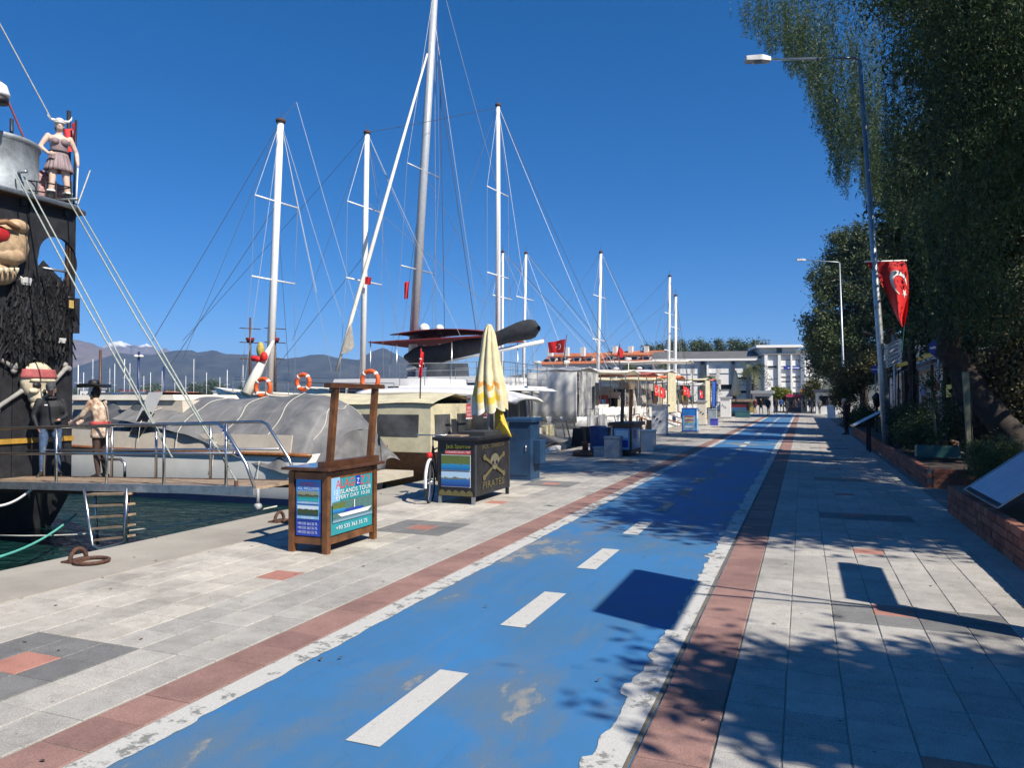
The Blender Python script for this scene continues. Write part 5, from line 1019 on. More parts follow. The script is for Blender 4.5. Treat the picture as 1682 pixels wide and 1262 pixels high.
def crate(name, x, y, sx, sy, h, m, label, lid=None):
    r = empty(name, (x, y, 0), label, 'box'); b = MB(); b.b2((x-sx/2, y-sy/2, 0.014), (x+sx/2, y+sy/2, h), ch=.012); b.build('body', m, r)
    b = MB(); b.b2((x-sx/2-.02, y-sy/2-.02, h), (x+sx/2+.02, y+sy/2+.02, h+.05), ch=.012); b.build('lid', lid or m, r); return r
crate('storage_bin', -4.95, 20.25, .42, .4, .55, GREYB, 'light grey plastic bin standing in front of the small dark kiosk')
crate('storage_box', -5.75, 21.6, .35, .5, .78, M('blue_box_paint', (.02, .06, .22), .5), 'narrow blue box left of the small dark kiosk')
crate('storage_box', -5.45, 21.3, .24, .4, .75, M('mid_blue_box', (.03, .10, .26), .5), 'mid blue box squeezed against the small dark kiosk')
crate('storage_box', -4.55, 23.2, .40, .5, .62, WHITE, 'white box behind the small dark kiosk, on the sunlit side')
crate('storage_box', -5.35, 20.35, .3, .3, .25, GREYB, 'low grey crate beside the light grey bin')
bo = empty('bollard', (-5.8, 20.4, 0), 'low rusty mooring bollard on the quay before the small dark kiosk', 'bollard')
b = MB(); b.lathe((-5.8, 20.4, .01), [(.36, 0), (.36, .10), (.30, .15), (.14, .17)], 18); b.build('base', RUST, bo); b = MB(); b.lathe((-5.8, 20.4, .17), [(.09, 0), (.08, .16), (.13, .22), (.05, .27)], 14); b.build('head', RUST, bo)
for (x, y, lab, yaw) in ((-6.75, 5.35, 'rusty mooring ring on the quay edge at the far left', .2), (-6.45, 8.05, 'small rusty mooring ring on the quay left of the wooden kiosk', 1.2)):
    r = empty('mooring_ring', (x, y, 0), lab, 'mooring ring'); s_ = .15 if y < 6 else .10
    b = MB(); b.tube([(x+s_*1.05*cos(a)+.14, y+s_*sin(a), .035) for a in np.linspace(0, 2*pi, 22)], .018, 7, cap=False); b.build('ring', RUST, r)
    b = MB(); b.tube([(x-.05, y+.09*cos(a), .03+.11*sin(a)) for a in np.linspace(-.2, pi+.2, 12)], .022, 7); b.build('staple', RUST, r); b = MB(); b.b2((x-.14, y-.12, .0125), (x+.02, y+.12, .03)); b.build('plate', RUST, r)
# pedestals and poster boards farther along
def pedestal(x, y, h, w_, label, m=WHITE):
    r = empty('power_pedestal', (x, y, 0), label, 'pedestal', 'service pedestals along the quay'); b = MB(); b.b2((x-w_/2, y-w_/2, .1), (x+w_/2, y+w_/2, h)); b.build('body', m, r)
    b = MB(); b.b2((x-w_*.62, y-w_*.62, h), (x+w_*.62, y+w_*.62, h+.09), ch=.02); b.build('cap', GREYB, r); b = MB(); b.b2((x-w_*.55, y-w_*.55, .01), (x+w_*.55, y+w_*.55, .1)); b.build('plinth', GALV, r)
    for k in range(3): b = MB(); b.tube([(x-w_*.3+k*.13, y-w_/2-.001, h*.65-k*.1), (x-w_*.3+k*.13, y-w_/2-.03, h*.65-k*.1)], .045, 8); b.build('socket', CHAR, r)
pedestal(-5.95, 33.0, 1.3, .62, 'white service pedestal nearest the small dark kiosk'); pedestal(-5.75, 46, 1.45, .5, 'white service pedestal behind the blue poster stand', CREAMW); pedestal(-6.1, 64.5, 1.7, .8, 'white service pedestal farthest along the quay')
ps = empty('poster_stand', (-5.0, 36, 0), 'bright blue poster stand with yellow printed lines on the quay', 'poster stand')
b = MB(); b.b2((-5.4, 35.7, .1), (-4.72, 36.4, 1.2)); b.build('body', PDB, ps); b = MB(); b.b2((-5.45, 35.65, 0.014), (-4.68, 36.45, .1)); b.build('base', GALV, ps)
pn = Panel((-5.36, 35.698, .15), (.6, 0, 0), (0, 0, 1.0), (0, -1, 0), [PB, PY, PW, PLB, PR]); pn.rect(0, 0, 1, 1, PLB); pn.rect(.0, .7, 1, 1, PB)
for i in range(4): pn.rect(.15, .36+.09*i, .85, .41+.09*i, PY if i % 2 == 0 else PR)
pn.shape([(.15, .12), (.85, .12), (.92, .2), (.1, .2)], PW); pn.build('poster', ps)
pn = Panel((-4.718, 35.75, .15), (0, .6, 0), (0, 0, 1.0), (1, 0, 0), [PB, PW, PLB]); pn.rect(0, 0, 1, 1, PLB); pn.rect(.1, .55, .9, .9, PW); pn.build('poster', ps)
crate('storage_box', -5.35, 48.0, .5, .5, .95, M('pale_blue_box', (.33, .40, .46), .5), 'pale blue box next to the second service pedestal'); crate('storage_box', -5.1, 46.6, .45, .4, .38, M('violet_blue_box', (.06, .07, .42), .5), 'violet blue crate on the ground past the poster stand')
k4 = empty('ticket_kiosk', (-5.5, 71.5, 0), 'farthest ticket kiosk with a cream folded parasol rising out of it', 'ticket kiosk'); b = MB(); b.b2((-6.6, 71, .1), (-4.7, 72.6, 1.25)); b.build('body', KD, k4); b = MB(); b.b2((-6.7, 70.9, 1.25), (-4.6, 72.7, 1.35)); b.build('counter_top', BLACK, k4)
pn = Panel((-6.4, 70.998, .25), (1.5, 0, 0), (0, 0, .85), (0, -1, 0), [PLB, PR, PT]); pn.rect(0, 0, 1, 1, PLB); pn.rect(0, .7, 1, 1, PR); pn.rect(0, 0, 1, .3, PT); pn.build('front_poster', k4)
u2 = empty('parasol', (-5.9, 72.0, 0), 'distant closed cream parasol above the farthest kiosk', 'parasol'); b = MB(); b.tube([(-5.9, 72, 1.3), (-5.9, 72, 4.3)], .05, 6); b.build('pole', TEAK, u2); b = MB(); b.lathe((-5.9, 72, 1.9), [(.5, 0), (.42, .6), (.25, 1.6), (.06, 2.4)], 12); b.build('canopy', UC[0], u2)
crate('storage_box', -4.9, 66.5, 1.2, .5, .55, M('teal_box', (.03, .12, .14), .6), 'teal crate standing at the far end of the promenade')
crate('storage_box', -6.35, 27.2, .9, .5, .5, WHITE, 'long white deck box on the quay edge behind the bollard')

# ---------------------------------------------------------------- people and figures
def human(name, label, cat, loc, yaw, H, J, cols, vox=.016, fingers=True, group=None, fat=1.0, zones=None, long_coat=False):
    """J: joint overrides; the body is grown as one surface (tapered limbs united by a voxel remesh); cols per zone"""
    D = dict(pel=(0, 0, .95), wai=(0, 0, 1.10), che=(0, .0, 1.30), nec=(0, -.01, 1.47), hea=(0, .03, 1.63),
             hL=(-.09, 0, .92), hR=(.09, 0, .92), kL=(-.10, .02, .50), kR=(.10, .02, .50), aL=(-.10, -.03, .09), aR=(.10, -.03, .09), tL=(-.12, .14, .035), tR=(.12, .14, .035),
             sL=(-.185, -.01, 1.41), sR=(.185, -.01, 1.41), eL=(-.235, -.04, 1.12), eR=(.235, -.04, 1.12), wL=(-.245, .05, .88), wR=(.245, .05, .88), fL=(-.245, .08, .79), fR=(.245, .08, .79))
    D.update(J); D = {k: Vector(v) for k, v in D.items()}; b = MB()
    def limb(p, q, r0, r1): b.tube([p, p.lerp(q, .35), q], [r0, (r0*1.04+r1*.2)/1.2, r1], 10); b.ell(p, (r0,)*3, 10, 7); b.ell(q, (r1,)*3, 10, 7)
    def torso(pts):
        n = 16; vs = []
        for (c, rx, ry) in pts:
            for j in range(n): th = 2*pi*j/n; vs.append(c+Vector((rx*cos(th), ry*sin(th), 0)))
        k = len(pts); b.add(vs, [(i*n+j, i*n+(j+1) % n, (i+1)*n+(j+1) % n, (i+1)*n+j) for i in range(k-1) for j in range(n)]+[tuple(range(n-1, -1, -1)), tuple((k-1)*n+j for j in range(n))])
    P, W_, C_, N_ = D['pel'], D['wai'], D['che'], D['nec']; sh = (D['sL']+D['sR'])/2; f = fat
    torso([(P-Vector((0, 0, .09)), .13*f, .10*f), (P, .165*f, .115*f), (W_, .145*f, .10*f), (W_.lerp(C_, .6), .165*f, .115*f), (C_+Vector((0, 0, .02)), .18*f, .118*f), (sh-Vector((0, 0, .0)), .165, .085), (N_-Vector((0, 0, .02)), .075, .065)])
    for s_ in 'LR':
        limb(D['h'+s_], D['k'+s_], .085*f, .055); limb(D['k'+s_], D['a'+s_], .056, .040); limb(D['a'+s_], D['t'+s_], .044, .034); b.ell(D['a'+s_]-Vector((0, .03, .03)), (.04, .05, .045), 10, 6)
        limb(D['s'+s_], D['e'+s_], .056*f, .043); limb(D['e'+s_], D['w'+s_], .043, .03)
        w_, fg = D['w'+s_], D['f'+s_]; d = (fg-w_).normalized(); 
        if not fingers: limb(w_, fg+d*.06, .03, .026)
        else:
            side = Vector((1, 0, 0)) if abs(d.x) < .8 else Vector((0, 1, 0)); side = (side-d*side.dot(d)).normalized(); fwd = D.get('curl', Vector((0, 1, 0))); fwd = (fwd-d*fwd.dot(d)-side*fwd.dot(side)).normalized()
            acr = fwd.cross(d).normalized() if False else side; palm = w_.lerp(fg, .55); M3 = Matrix((tuple(fwd), tuple(side), tuple(d))).transposed()
            b.ell(w_+d*.045, (.042, .018, .052), 10, 7, mtx=Matrix((fwd, side, d)).transposed())
            for i, ln in enumerate((.068, .078, .072, .055)):
                o_ = w_+d*.085+fwd*((i-1.5)*-.02); k_ = o_+d*ln*.5+side*.0; t_ = k_+d*ln*.35+(side*(-.02 if s_ == 'R' else .02)); b.tube([o_-d*.02, o_, k_, t_], [.0095, .0095, .0088, .007], 7)
            o_ = w_+d*.03+fwd*.035; b.tube([w_+d*.02+fwd*.02, o_+d*.015+fwd*.01, o_+d*.05+fwd*.012], [.012, .011, .008], 7)
    h = D['hea']; lk = D.get('look', Vector((0, 1, 0))).normalized(); sx = lk.cross(Vector((0, 0, 1))).normalized(); up_ = sx.cross(lk); MH = Matrix((sx, lk, up_)).transposed()
    b.tube([N_-Vector((0, 0, .03)), N_.lerp(h, .5), h-up_*.04], [.062, .054, .05], 10)
    hd = lambda x, y, z: h+MH @ Vector((x, y, z))
    b.ell(hd(0, -.012, .02), (.074, .094, .105), 16, 12, mtx=MH); b.ell(hd(0, .03, -.05), (.056, .062, .068), 14, 9, mtx=MH); b.tube([hd(0, .08, .015), hd(0, .105, -.022), hd(0, .092, -.032)], [.010, .016, .012], 7)
    b.ell(hd(0, .088, -.062), (.026, .012, .009), 8, 5, mtx=MH); b.ell(hd(0, .078, .03), (.055, .016, .012), 10, 5, mtx=MH)
    for s_ in (-1, 1): b.ell(hd(.077*s_, -.01, -.01), (.012, .022, .034), 8, 6, mtx=MH)
    me = bpy.data.meshes.new(name); me.from_pydata([tuple(v) for v in b.v], [], b.f); to = bpy.data.objects.new('t', me); COL.objects.link(to)
    rm = to.modifiers.new('r', 'REMESH'); rm.mode = 'VOXEL'; rm.voxel_size = vox; rm.use_smooth_shade = True
    sm = to.modifiers.new('s', 'SMOOTH'); sm.factor = .5; sm.iterations = 2 if vox < .03 else 1
    out = bpy.data.meshes.new_from_object(to.evaluated_get(bpy.context.evaluated_depsgraph_get())); bpy.data.objects.remove(to)
    nf = len(out.polygons); cen = np.zeros(nf*3); out.polygons.foreach_get('center', cen); cen = cen.reshape(-1, 3)
    segs = [('top', P, C_), ('top', C_, sh), ('top', D['sL'], D['sR']), ('neck', N_, h), ('head', h-up_*.05, h+up_*.07)]
    for s_ in 'LR': segs += [('top', D['s'+s_], D['e'+s_]), ('sleeve', D['e'+s_], D['w'+s_].lerp(D['e'+s_], .12)), ('hand', D['w'+s_], D['f'+s_]+(D['f'+s_]-D['w'+s_])*.9), ('leg', D['h'+s_]-Vector((0, 0, .02)), D['k'+s_]), ('shin', D['k'+s_], D['a'+s_]+Vector((0, 0, .08))), ('shoe', D['a'+s_]-Vector((0, 0, .02)), D['t'+s_])]
    best = np.full(nf, 1e9); zi = np.zeros(nf, dtype=int)
    for i, (zn, a, c) in enumerate(segs):
        a_, c_ = np.array(a), np.array(c); dd = c_-a_; t_ = np.clip(((cen-a_) @ dd)/max(dd @ dd, 1e-9), 0, 1); ds = np.linalg.norm(cen-(a_+t_[:, None]*dd), axis=1) - (.07 if zn == 'top' and i < 3 else .035 if zn in ('leg', 'head') else 0)
        u_ = ds < best; best[u_] = ds[u_]; zi[u_] = i
    zn = [s_[0] for s_ in segs]; names_ = list(dict.fromkeys(zn)); mats = [cols.get(z, cols.get('top' if z in ('sleeve',) else 'leg' if z == 'shin' else 'skin', SKIN)) for z in names_]
    mi = np.array([names_.index(zn[i]) for i in range(len(segs))])[zi].astype(np.int32)
    for m in mats: out.materials.append(m)
    out.polygons.foreach_set('material_index', mi); out.name = name
    r = empty(name, loc, label, cat, group); r.rotation_euler = (0, 0, yaw); sc = H/1.75; r.scale = (sc,)*3
    o = meshobj('body', out, r); return r, D, MH, h
def local_part(r, b, name, mat, solid=0):
    me = bpy.data.meshes.new(name); me.from_pydata([tuple(v) for v in b.v], [], b.f); me.polygons.foreach_set('use_smooth', b.sm)
    for m in (mat if isinstance(mat, (list, tuple)) else [mat]): me.materials.append(m)
    me.polygons.foreach_set('material_index', b.m); o = meshobj(name, me, r)
    if solid: md = o.modifiers.new('solid', 'SOLIDIFY'); md.thickness = solid
    return o
JEANS = M('blue_jeans', (.07, .12, .22), .85, var=.25, scale=14, bump=.3, bscale=60); JACK = M('black_jacket', (.014, .015, .018), .7, var=.3, scale=9, bump=.3, bscale=20); SHOE = M('dark_shoe', (.03, .025, .02), .5); HAIRB = M('dark_hair', (.02, .014, .01), .6); HAIRW = M('white_hair', (.62, .60, .57), .7)
# man in a dark jacket on the gangway
p = at(82, 780, d=13.6)
r, D, MH, h = human('person', 'man in black jacket, blue jeans and dark cap by the rail of the ship', 'person', (p.x, p.y, .2), radians(-128), 1.74,
    dict(eL=(-.26, .02, 1.14), wL=(-.13, .17, 1.06), fL=(-.05, .2, 1.05), eR=(.27, .0, 1.14), wR=(.2, .12, .93), fR=(.17, .16, .86), look=(.1, 1, -.45), aL=(-.13, -.03, .09), aR=(.13, -.03, .09), tL=(-.18, .13, .035), tR=(.18, .13, .035), kL=(-.12, .02, .5), kR=(.12, .02, .5)), dict(top=JACK, leg=JEANS, shoe=SHOE), fat=1.12)
b = MB(); b.ell(h+MH @ Vector((0, -.012, .055)), (.085, .105, .085), 16, 9, mtx=MH); b.ell(h+MH @ Vector((0, .10, .05)), (.07, .08, .012), 12, 6, mtx=MH); local_part(r, b, 'cap', M('charcoal_cap', (.05, .055, .06), .8))
b = MB(); b.box((.07, .132, 1.34), (.05, .012, .02)); local_part(r, b, 'chest_logo', FLAGW)
b = MB(); b.tube([(.085*cos(a)*1.0, .02+.07*sin(a), 1.47) for a in np.linspace(0, 2*pi, 16)], .026, 7, cap=False); local_part(r, b, 'collar', JACK)
# mannequin with a wide hat
p = at(165, 775, d=13.2)
TAN2 = M('tan_patterned_shirt', (.72, .62, .48), .8, var=.1, scale=13, col2=(.20, .07, .025))
r, D, MH, h = human('mannequin', 'show mannequin in tan patterned shirt and wide black hat leaning on the gangway rail', 'mannequin', (p.x, p.y, .2), radians(108), 1.72,
    dict(che=(0, .05, 1.30), nec=(0, .1, 1.46), hea=(0, .15, 1.61), sL=(-.19, .07, 1.40), sR=(.19, .07, 1.40), eL=(-.22, .22, 1.16), wL=(-.15, .42, 1.06), fL=(-.13, .5, 1.03), eR=(.22, .22, 1.16), wR=(.15, .42, 1.06), fR=(.13, .5, 1.03), look=(0, 1, -.1)), dict(top=TAN2, sleeve=TAN2, leg=M('dark_brown_trousers', (.06, .035, .025), .7), shoe=BLACK, skin=PINK, head=FLAGW), fat=1.1)
b = MB(); b.lathe(h+Vector((0, -.01, .09)), [(.10, 0), (.095, .07), (.075, .11), (.02, .12)], 16); b.grid(lambda u, v: h+Vector(((.09+.17*u)*cos(2*pi*v), -.01+(.10+.19*u)*sin(2*pi*v), .085+.07*u*abs(cos(2*pi*v))-.02*u)), 5, 30); local_part(r, b, 'hat', BLACK, .008)
b = MB(); b.ell(h+Vector((0, -.05, -.02)), (.09, .07, .13), 12, 8); b.tube([h+Vector((-.07, -.02, 0)), h+Vector((-.09, -.02, -.2))], .02, 6); b.tube([h+Vector((.07, -.02, 0)), h+Vector((.09, -.02, -.2))], .02, 6); local_part(r, b, 'hair', HAIRB)
b = MB(); b.tube([(.17*cos(a), .115*sin(a)+.01, 1.02) for a in np.linspace(0, 2*pi, 20)], .04, 7, cap=False); local_part(r, b, 'sash', M('red_sash', (.45, .05, .05), .7))
b = MB(); b.grid(lambda u, v: ((.18+.03*u)*cos(pi*1.5*v+pi*.75), (.13+.02*u)*sin(pi*1.5*v+pi*.75), 1.02-.25*u), 4, 20); local_part(r, b, 'coat_tail', TAN2, .01)
# statue on the lookout platform
p = at(96, 331, x=XS-.35); DRESS = M('mauve_dress_paint', (.26, .19, .20), .6, var=.15, scale=9)
r, D, MH, h = human('statue', 'painted statue of a woman in horned helmet and short mauve dress on the ship', 'statue', (p.x, p.y, zp+.07), radians(-118), 1.80,
    dict(hea=(0, .03, 1.63), eL=(-.30, -.03, 1.16), wL=(-.31, .06, .92), fL=(-.30, .1, .84), eR=(.31, -.02, 1.17), wR=(.20, .13, 1.03), fR=(.12, .19, 1.02), kL=(-.13, .04, .5), kR=(.12, .06, .5), aL=(-.17, -.03, .1), aR=(.15, .02, .1), tL=(-.23, .12, .04), tR=(.19, .18, .04), look=(.12, 1, -.12), wai=(0, 0, 1.1)), dict(top=DRESS, sleeve=PINK, hand=PINK, leg=PINK, shin=PINK, shoe=CHAR, head=PINK, neck=PINK, skin=PINK), fat=.94)
arm = None
body = r.children[0]; me = body.data   # bare arms and shoulders
mi = np.zeros(len(me.polygons), dtype=np.int32); me.polygons.foreach_get('material_index', mi); cen = np.zeros(len(me.polygons)*3); me.polygons.foreach_get('center', cen); cen = cen.reshape(-1, 3)
pi_ = [m.name for m in me.materials].index(PINK.name); mi[(np.abs(cen[:, 0]) > .185) & (cen[:, 2] > .8)] = pi_; mi[(cen[:, 2] > 1.36)] = pi_; me.polygons.foreach_set('material_index', mi)
b = MB(); b.grid(lambda u, v: ((.15+.10*u+.012*u*sin(36*pi*v))*cos(2*pi*v), (.105+.085*u+.012*u*sin(36*pi*v))*sin(2*pi*v), 1.10-.36*u), 6, 96); local_part(r, b, 'skirt', DRESS, .008)
b = MB(); b.ell(h+MH @ Vector((0, -.012, .075)), (.09, .11, .075), 16, 9, mtx=MH); b.tube([h+MH @ Vector((.088*cos(a), -.012+.105*sin(a), .05)) for a in np.linspace(0, 2*pi, 20)], .014, 6, cap=False); hm_ = local_part(r, b, 'helmet', M('pale_helmet_paint', (.58, .56, .52), .5))
for s_ in (-1, 1): b = MB(); b.tube([h+MH @ Vector((s_*.08, 0, .09)), h+MH @ Vector((s_*.15, 0, .10)), h+MH @ Vector((s_*.19, .0, .15)), h+MH @ Vector((s_*.2, 0, .2))], [.028, .024, .016, .005], 8); o = local_part(r, b, 'horn', FLAGW); 
b = MB(); b.ell(h+MH @ Vector((0, -.05, -.03)), (.085, .075, .12), 12, 8, mtx=MH); local_part(r, b, 'hair', M('brown_hair_paint', (.16, .10, .06), .7))
for s_ in ('L', 'R'):
    a = D['a'+s_]; k = D['k'+s_]; b = MB(); b.tube([a-Vector((0, 0, .02)), a.lerp(k, .35), a.lerp(k, .62)], [.06, .062, .07], 12); local_part(r, b, 'boot', CHAR); b = MB(); b.tube([a.lerp(k, .58)+Vector((.072*cos(t_), .072*sin(t_), 0)) for t_ in np.linspace(0, 2*pi, 16)], .022, 6, cap=False); local_part(r, b, 'boot_cuff', FLAGW)
b = MB(); b.tube([(-.30, .12, .84), (-.27, .16, .02)], .012, 6); local_part(r, b, 'sword', FLAGW)
b = MB(); b.tube([(.155*cos(a), .11*sin(a), 1.12) for a in np.linspace(0, 2*pi, 20)], .018, 6, cap=False); local_part(r, b, 'belt', CHAR)
for s_ in (-1, 1): b = MB(); b.ell((s_*.075, .10, 1.30), (.07, .05, .065), 10, 7); local_part(r, b, 'bodice', DRESS)
# old man by the hedge
r, D, MH, h = human('person', 'white haired person in dull red top and dark trousers standing by the hedge', 'person', (1.77, 36.4, .012), radians(60), 1.68, dict(che=(0, .04, 1.29), nec=(0, .07, 1.45), hea=(0, .13, 1.58), wL=(-.2, .2, 1.0), fL=(-.18, .28, .98), wR=(.2, .2, 1.0), fR=(.18, .28, .98)), dict(top=M('dull_red_top', (.10, .045, .045), .8), leg=M('dark_trousers', (.02, .02, .025), .8), shoe=SHOE), vox=.025, fingers=False, fat=1.2)
b = MB(); b.ell(h+MH @ Vector((0, -.03, .05)), (.08, .095, .085), 12, 8, mtx=MH); local_part(r, b, 'hair', HAIRW)
# crowd at the end of the promenade
tops = [(.012, .012, .016), (.02, .03, .06), (.015, .015, .017), (.03, .08, .26), (.012, .014, .018), (.05, .03, .03), (.02, .022, .03), (.012, .012, .014), (.03, .04, .10), (.02, .018, .016), (.10, .09, .08), (.016, .016, .02), (.03, .03, .035), (.18, .04, .05)]
xs_ = [1250, 1262, 1274, 1283, 1292, 1306, 1312, 1322, 1330, 1338, 1346, 1352, 1361, 1240]
ords = ['second', 'third', 'fourth', 'fifth', 'sixth', 'seventh', 'eighth', 'ninth', 'tenth', 'eleventh', 'twelfth', 'thirteenth', 'rightmost', 'leftmost']
cnm = ['black', 'navy', 'black', 'blue', 'black', 'brown', 'dark grey', 'black', 'navy', 'black', 'grey', 'black', 'dark grey', 'red']
for i, px in enumerate(xs_):
    dd = R.uniform(74, 88); p = at(px, 655, d=dd); a = R.uniform(-.06, .16)*(1 if i % 2 else -1)
    r, D, MH, h = human('person', f'{ords[i]} person of the distant group on the promenade, in {cnm[i]} top', 'person', (p.x, p.y, .01), R.choice((0, pi, .5, 2.6, pi)), R.uniform(1.62, 1.82),
        dict(kL=(-.1, .02+a, .5), aL=(-.1, a-.05, .09), tL=(-.11, .1+a, .035), kR=(.1, .02-a, .5), aR=(.1, -a-.05, .09), tR=(.11, .1-a, .035), wL=(-.26, .05-a, .88), wR=(.26, .05+a, .88)),
        dict(top=M('coat_%s_%d' % (cnm[i].replace(' ', '_'), i), tops[i], .8), leg=R.choice((JEANS, JACK, M('dark_trousers', (.02, .02, .025), .8))), shoe=SHOE), vox=.04, fingers=False, group='people at the far end of the promenade')
    b = MB(); b.ell(h+Vector((0, -.03, .04)), (.085, .1, .095), 10, 7); local_part(r, b, 'hair', HAIRB)
# ---------------------------------------------------------------- vegetation
def leaf_quads(C, ls, asp, droop=.0, jit=.4):
    n = len(C); d = NP.normal(size=(n, 3)); d[:, 2] -= droop*2; d /= np.linalg.norm(d, axis=1)[:, None]; q = NP.normal(size=(n, 3)); s = np.cross(d, q); s /= np.linalg.norm(s, axis=1)[:, None]
    L = ls*(1+NP.uniform(-jit, jit, n))[:, None]; a, e = d*L*.5, s*L*.5*asp
    V = np.stack([C-a, C+e*.9, C+a, C-e*.9], 1).reshape(-1, 3); return V, np.arange(4*n).reshape(-1, 4)
def crown(parent, mat, blobs, n_cl, per, ls, asp=.5, sig=.28, droop=.15, shell=.5, name='crown', seed=0):
    """blobs: (centre, radii). Leaves gather in clumps spread through the volume, more towards its outside."""
    rng = np.random.default_rng(seed+17); vol = np.array([b[1][0]*b[1][1]*b[1][2] for b in blobs])**.75; k = rng.choice(len(blobs), n_cl, p=vol/vol.sum())
    c = np.array([b[0] for b in blobs])[k]; r = np.array([b[1] for b in blobs])[k]; d = rng.normal(size=(n_cl, 3)); d /= np.linalg.norm(d, axis=1)[:, None]
    rad = rng.uniform(0, 1, n_cl)**shell; cl = c + d*r*rad[:, None]; sc = np.array([min(b[1]) for b in blobs])[k]
    P = np.repeat(cl, per, 0) + rng.normal(size=(n_cl*per, 3))*np.repeat(sig*(.5+rng.uniform(0, 1, n_cl)), per)[:, None]*np.array([1, 1, .8])
    V, F = leaf_quads(P, ls, asp, droop); return fastmesh(name, V, F, mat, parent)
def trunk(parent, pts, rs, mat, limbs=(), name='trunk'):
    b = MB(); pts = [Vector(p) for p in pts]; fine = []; fr = []
    for i in range(len(pts)-1):
        for k in range(5):
            t = k/5; p = pts[i].lerp(pts[i+1], t); p += Vector((noise.noise(p*1.7), noise.noise(p*1.7+Vector((9, 0, 0))), 0))*rs[i]*.5; fine.append(p); fr.append((rs[i]*(1-t)+rs[i+1]*t)*(1+.18*noise.noise(p*3)))
    fine.append(pts[-1]); fr.append(rs[-1]); b.tube(fine, fr, 10); o = b.build(name, mat, parent)
    for (p, q, r0) in limbs:
        p, q = Vector(p), Vector(q); m = p.lerp(q, .5)+Vector((R.uniform(-.15, .15), R.uniform(-.15, .15), .15))*(q-p).length*.5; l = MB(); l.tube([p, p.lerp(m, .6), m, q], [r0, r0*.8, r0*.6, r0*.25], 7); l.build('limb', mat, parent)
    return o
BARK = M('tree_bark', (.055, .04, .03), .9, var=.4, scale=7, bump=.8, bscale=18, col2=(.02, .015, .012)); BARKP = M('grey_bark', (.12, .10, .08), .9, var=.4, scale=7, bump=.8, bscale=22)
L_PEP = leafmat('pepper_leaves', (.028, .06, .026), (.05, .095, .036), (.09, .135, .045), sub=.35); L_DK = leafmat('dark_evergreen_leaves', (.018, .038, .014), (.034, .062, .02), (.10, .12, .04), sub=.12)
L_PINE = leafmat('pine_needles', (.028, .05, .016), (.055, .085, .026), (.10, .125, .04), sub=.1); L_OL = leafmat('olive_shrub_leaves', (.05, .055, .016), (.08, .085, .025), (.12, .11, .035))
L_HED = leafmat('hedge_leaves', (.018, .045, .012), (.035, .075, .02), (.07, .11, .03)); L_FEA = leafmat('feathery_leaves', (.05, .075, .02), (.09, .12, .035), (.15, .17, .06)); L_YEL = leafmat('young_leaves', (.10, .13, .012), (.17, .20, .02), (.24, .26, .04), sub=.35)
L_PALM = leafmat('palm_leaves', (.05, .07, .02), (.09, .11, .035), (.14, .15, .06))
def pxblob(px, py, d, rpx, ry=None): p = at(px, py, d=d); k = d/FOC; return ((p.x, p.y, p.z), (rpx*k, rpx*k, (ry or rpx)*k))
# weeping pepper tree leaning over the footway
tp = empty('pepper_tree', (4.4, 18.2, 0), 'weeping tree with leaning trunk, its fine strands hanging over the lamp post at upper right', 'tree')
trunk(tp, [(4.5, 18.1, -.1), (4.1, 18.35, .85), (3.5, 18.7, 1.8), (3.05, 18.95, 2.7), (3.0, 18.8, 4.2), (3.3, 18.4, 6.2), (3.2, 18.0, 8.5)], [.36, .30, .27, .25, .23, .20, .12], BARK,
      [((3.05, 18.9, 4.4), (4.4, 18.2, 7.0), .1), ((3.2, 18, 8.3), (2.4, 15.6, 10.5), .08), ((3.3, 18.4, 5.6), (4.6, 19.5, 9.5), .1)])
def strands(parent, items, mat, lpm=34, ls=.085, name='crown'):
    CC = []; DD = []
    for (p, L) in items:
        n = int(L*lpm); t = NP.uniform(0, 1, n); a = NP.uniform(0, 2*pi); sway = NP.uniform(.02, .18)
        x = p[0]+sway*np.cos(a)*t*L + NP.normal(0, .03, n); y = p[1]+sway*np.sin(a)*t*L + NP.normal(0, .03, n); z = p[2]-t*L
        CC.append(np.stack([x, y, z], 1))
    P = np.concatenate(CC); V, F = leaf_quads(P, ls, .22, .5); return fastmesh(name, V, F, mat, parent)
items = []
env = ([1222, 1240, 1262, 1284, 1296, 1312, 1330, 1345, 1365, 1385, 1400, 1420, 1440, 1470, 1510], [60, 75, 105, 82, 135, 140, 165, 240, 285, 320, 300, 330, 345, 390, 430])
for i in range(3000):
    px = R.triangular(1205, 1530, 1440); bot = float(np.interp(px, *env))
    gap = noise.noise((px*.045, 3.3, 0)); bot *= (1+.16*gap)
    if px < 1290 and R.random() < .15: continue
    py1 = bot - abs(R.gauss(0, 1))*bot*.42; L = R.uniform(.5, 1.7); d = R.uniform(22.3, 27) if px < 1345 or 1380 < px < 1450 else R.uniform(18.5, 25); p = at(px, py1, d=d)
    if R.random() < .25*(1+gap): continue
    items.append(((p.x, p.y, p.z+L), L))
strands(tp, items, L_PEP, 40, .095)
crown(tp, L_PEP, [((3.6, 17.3, 9.6), (2.0, 1.8, 1.6)), ((2.2, 16.6, 11.2), (2.2, 1.7, 1.6)), ((5.0, 17.6, 8.2), (1.5, 1.6, 2.2)), pxblob(1575, 350, 15.2, 75, 100), pxblob(1590, 470, 15.4, 60, 80), pxblob(1590, 220, 15.2, 70, 100), pxblob(1600, 90, 15.4, 80, 90), pxblob(1560, 520, 16.2, 30, 50), pxblob(1650, 500, 15.2, 50, 60), pxblob(1670, 250, 15, 60, 150)], 1300, 60, .11, .28, .3, .6, seed=3, name='crown')
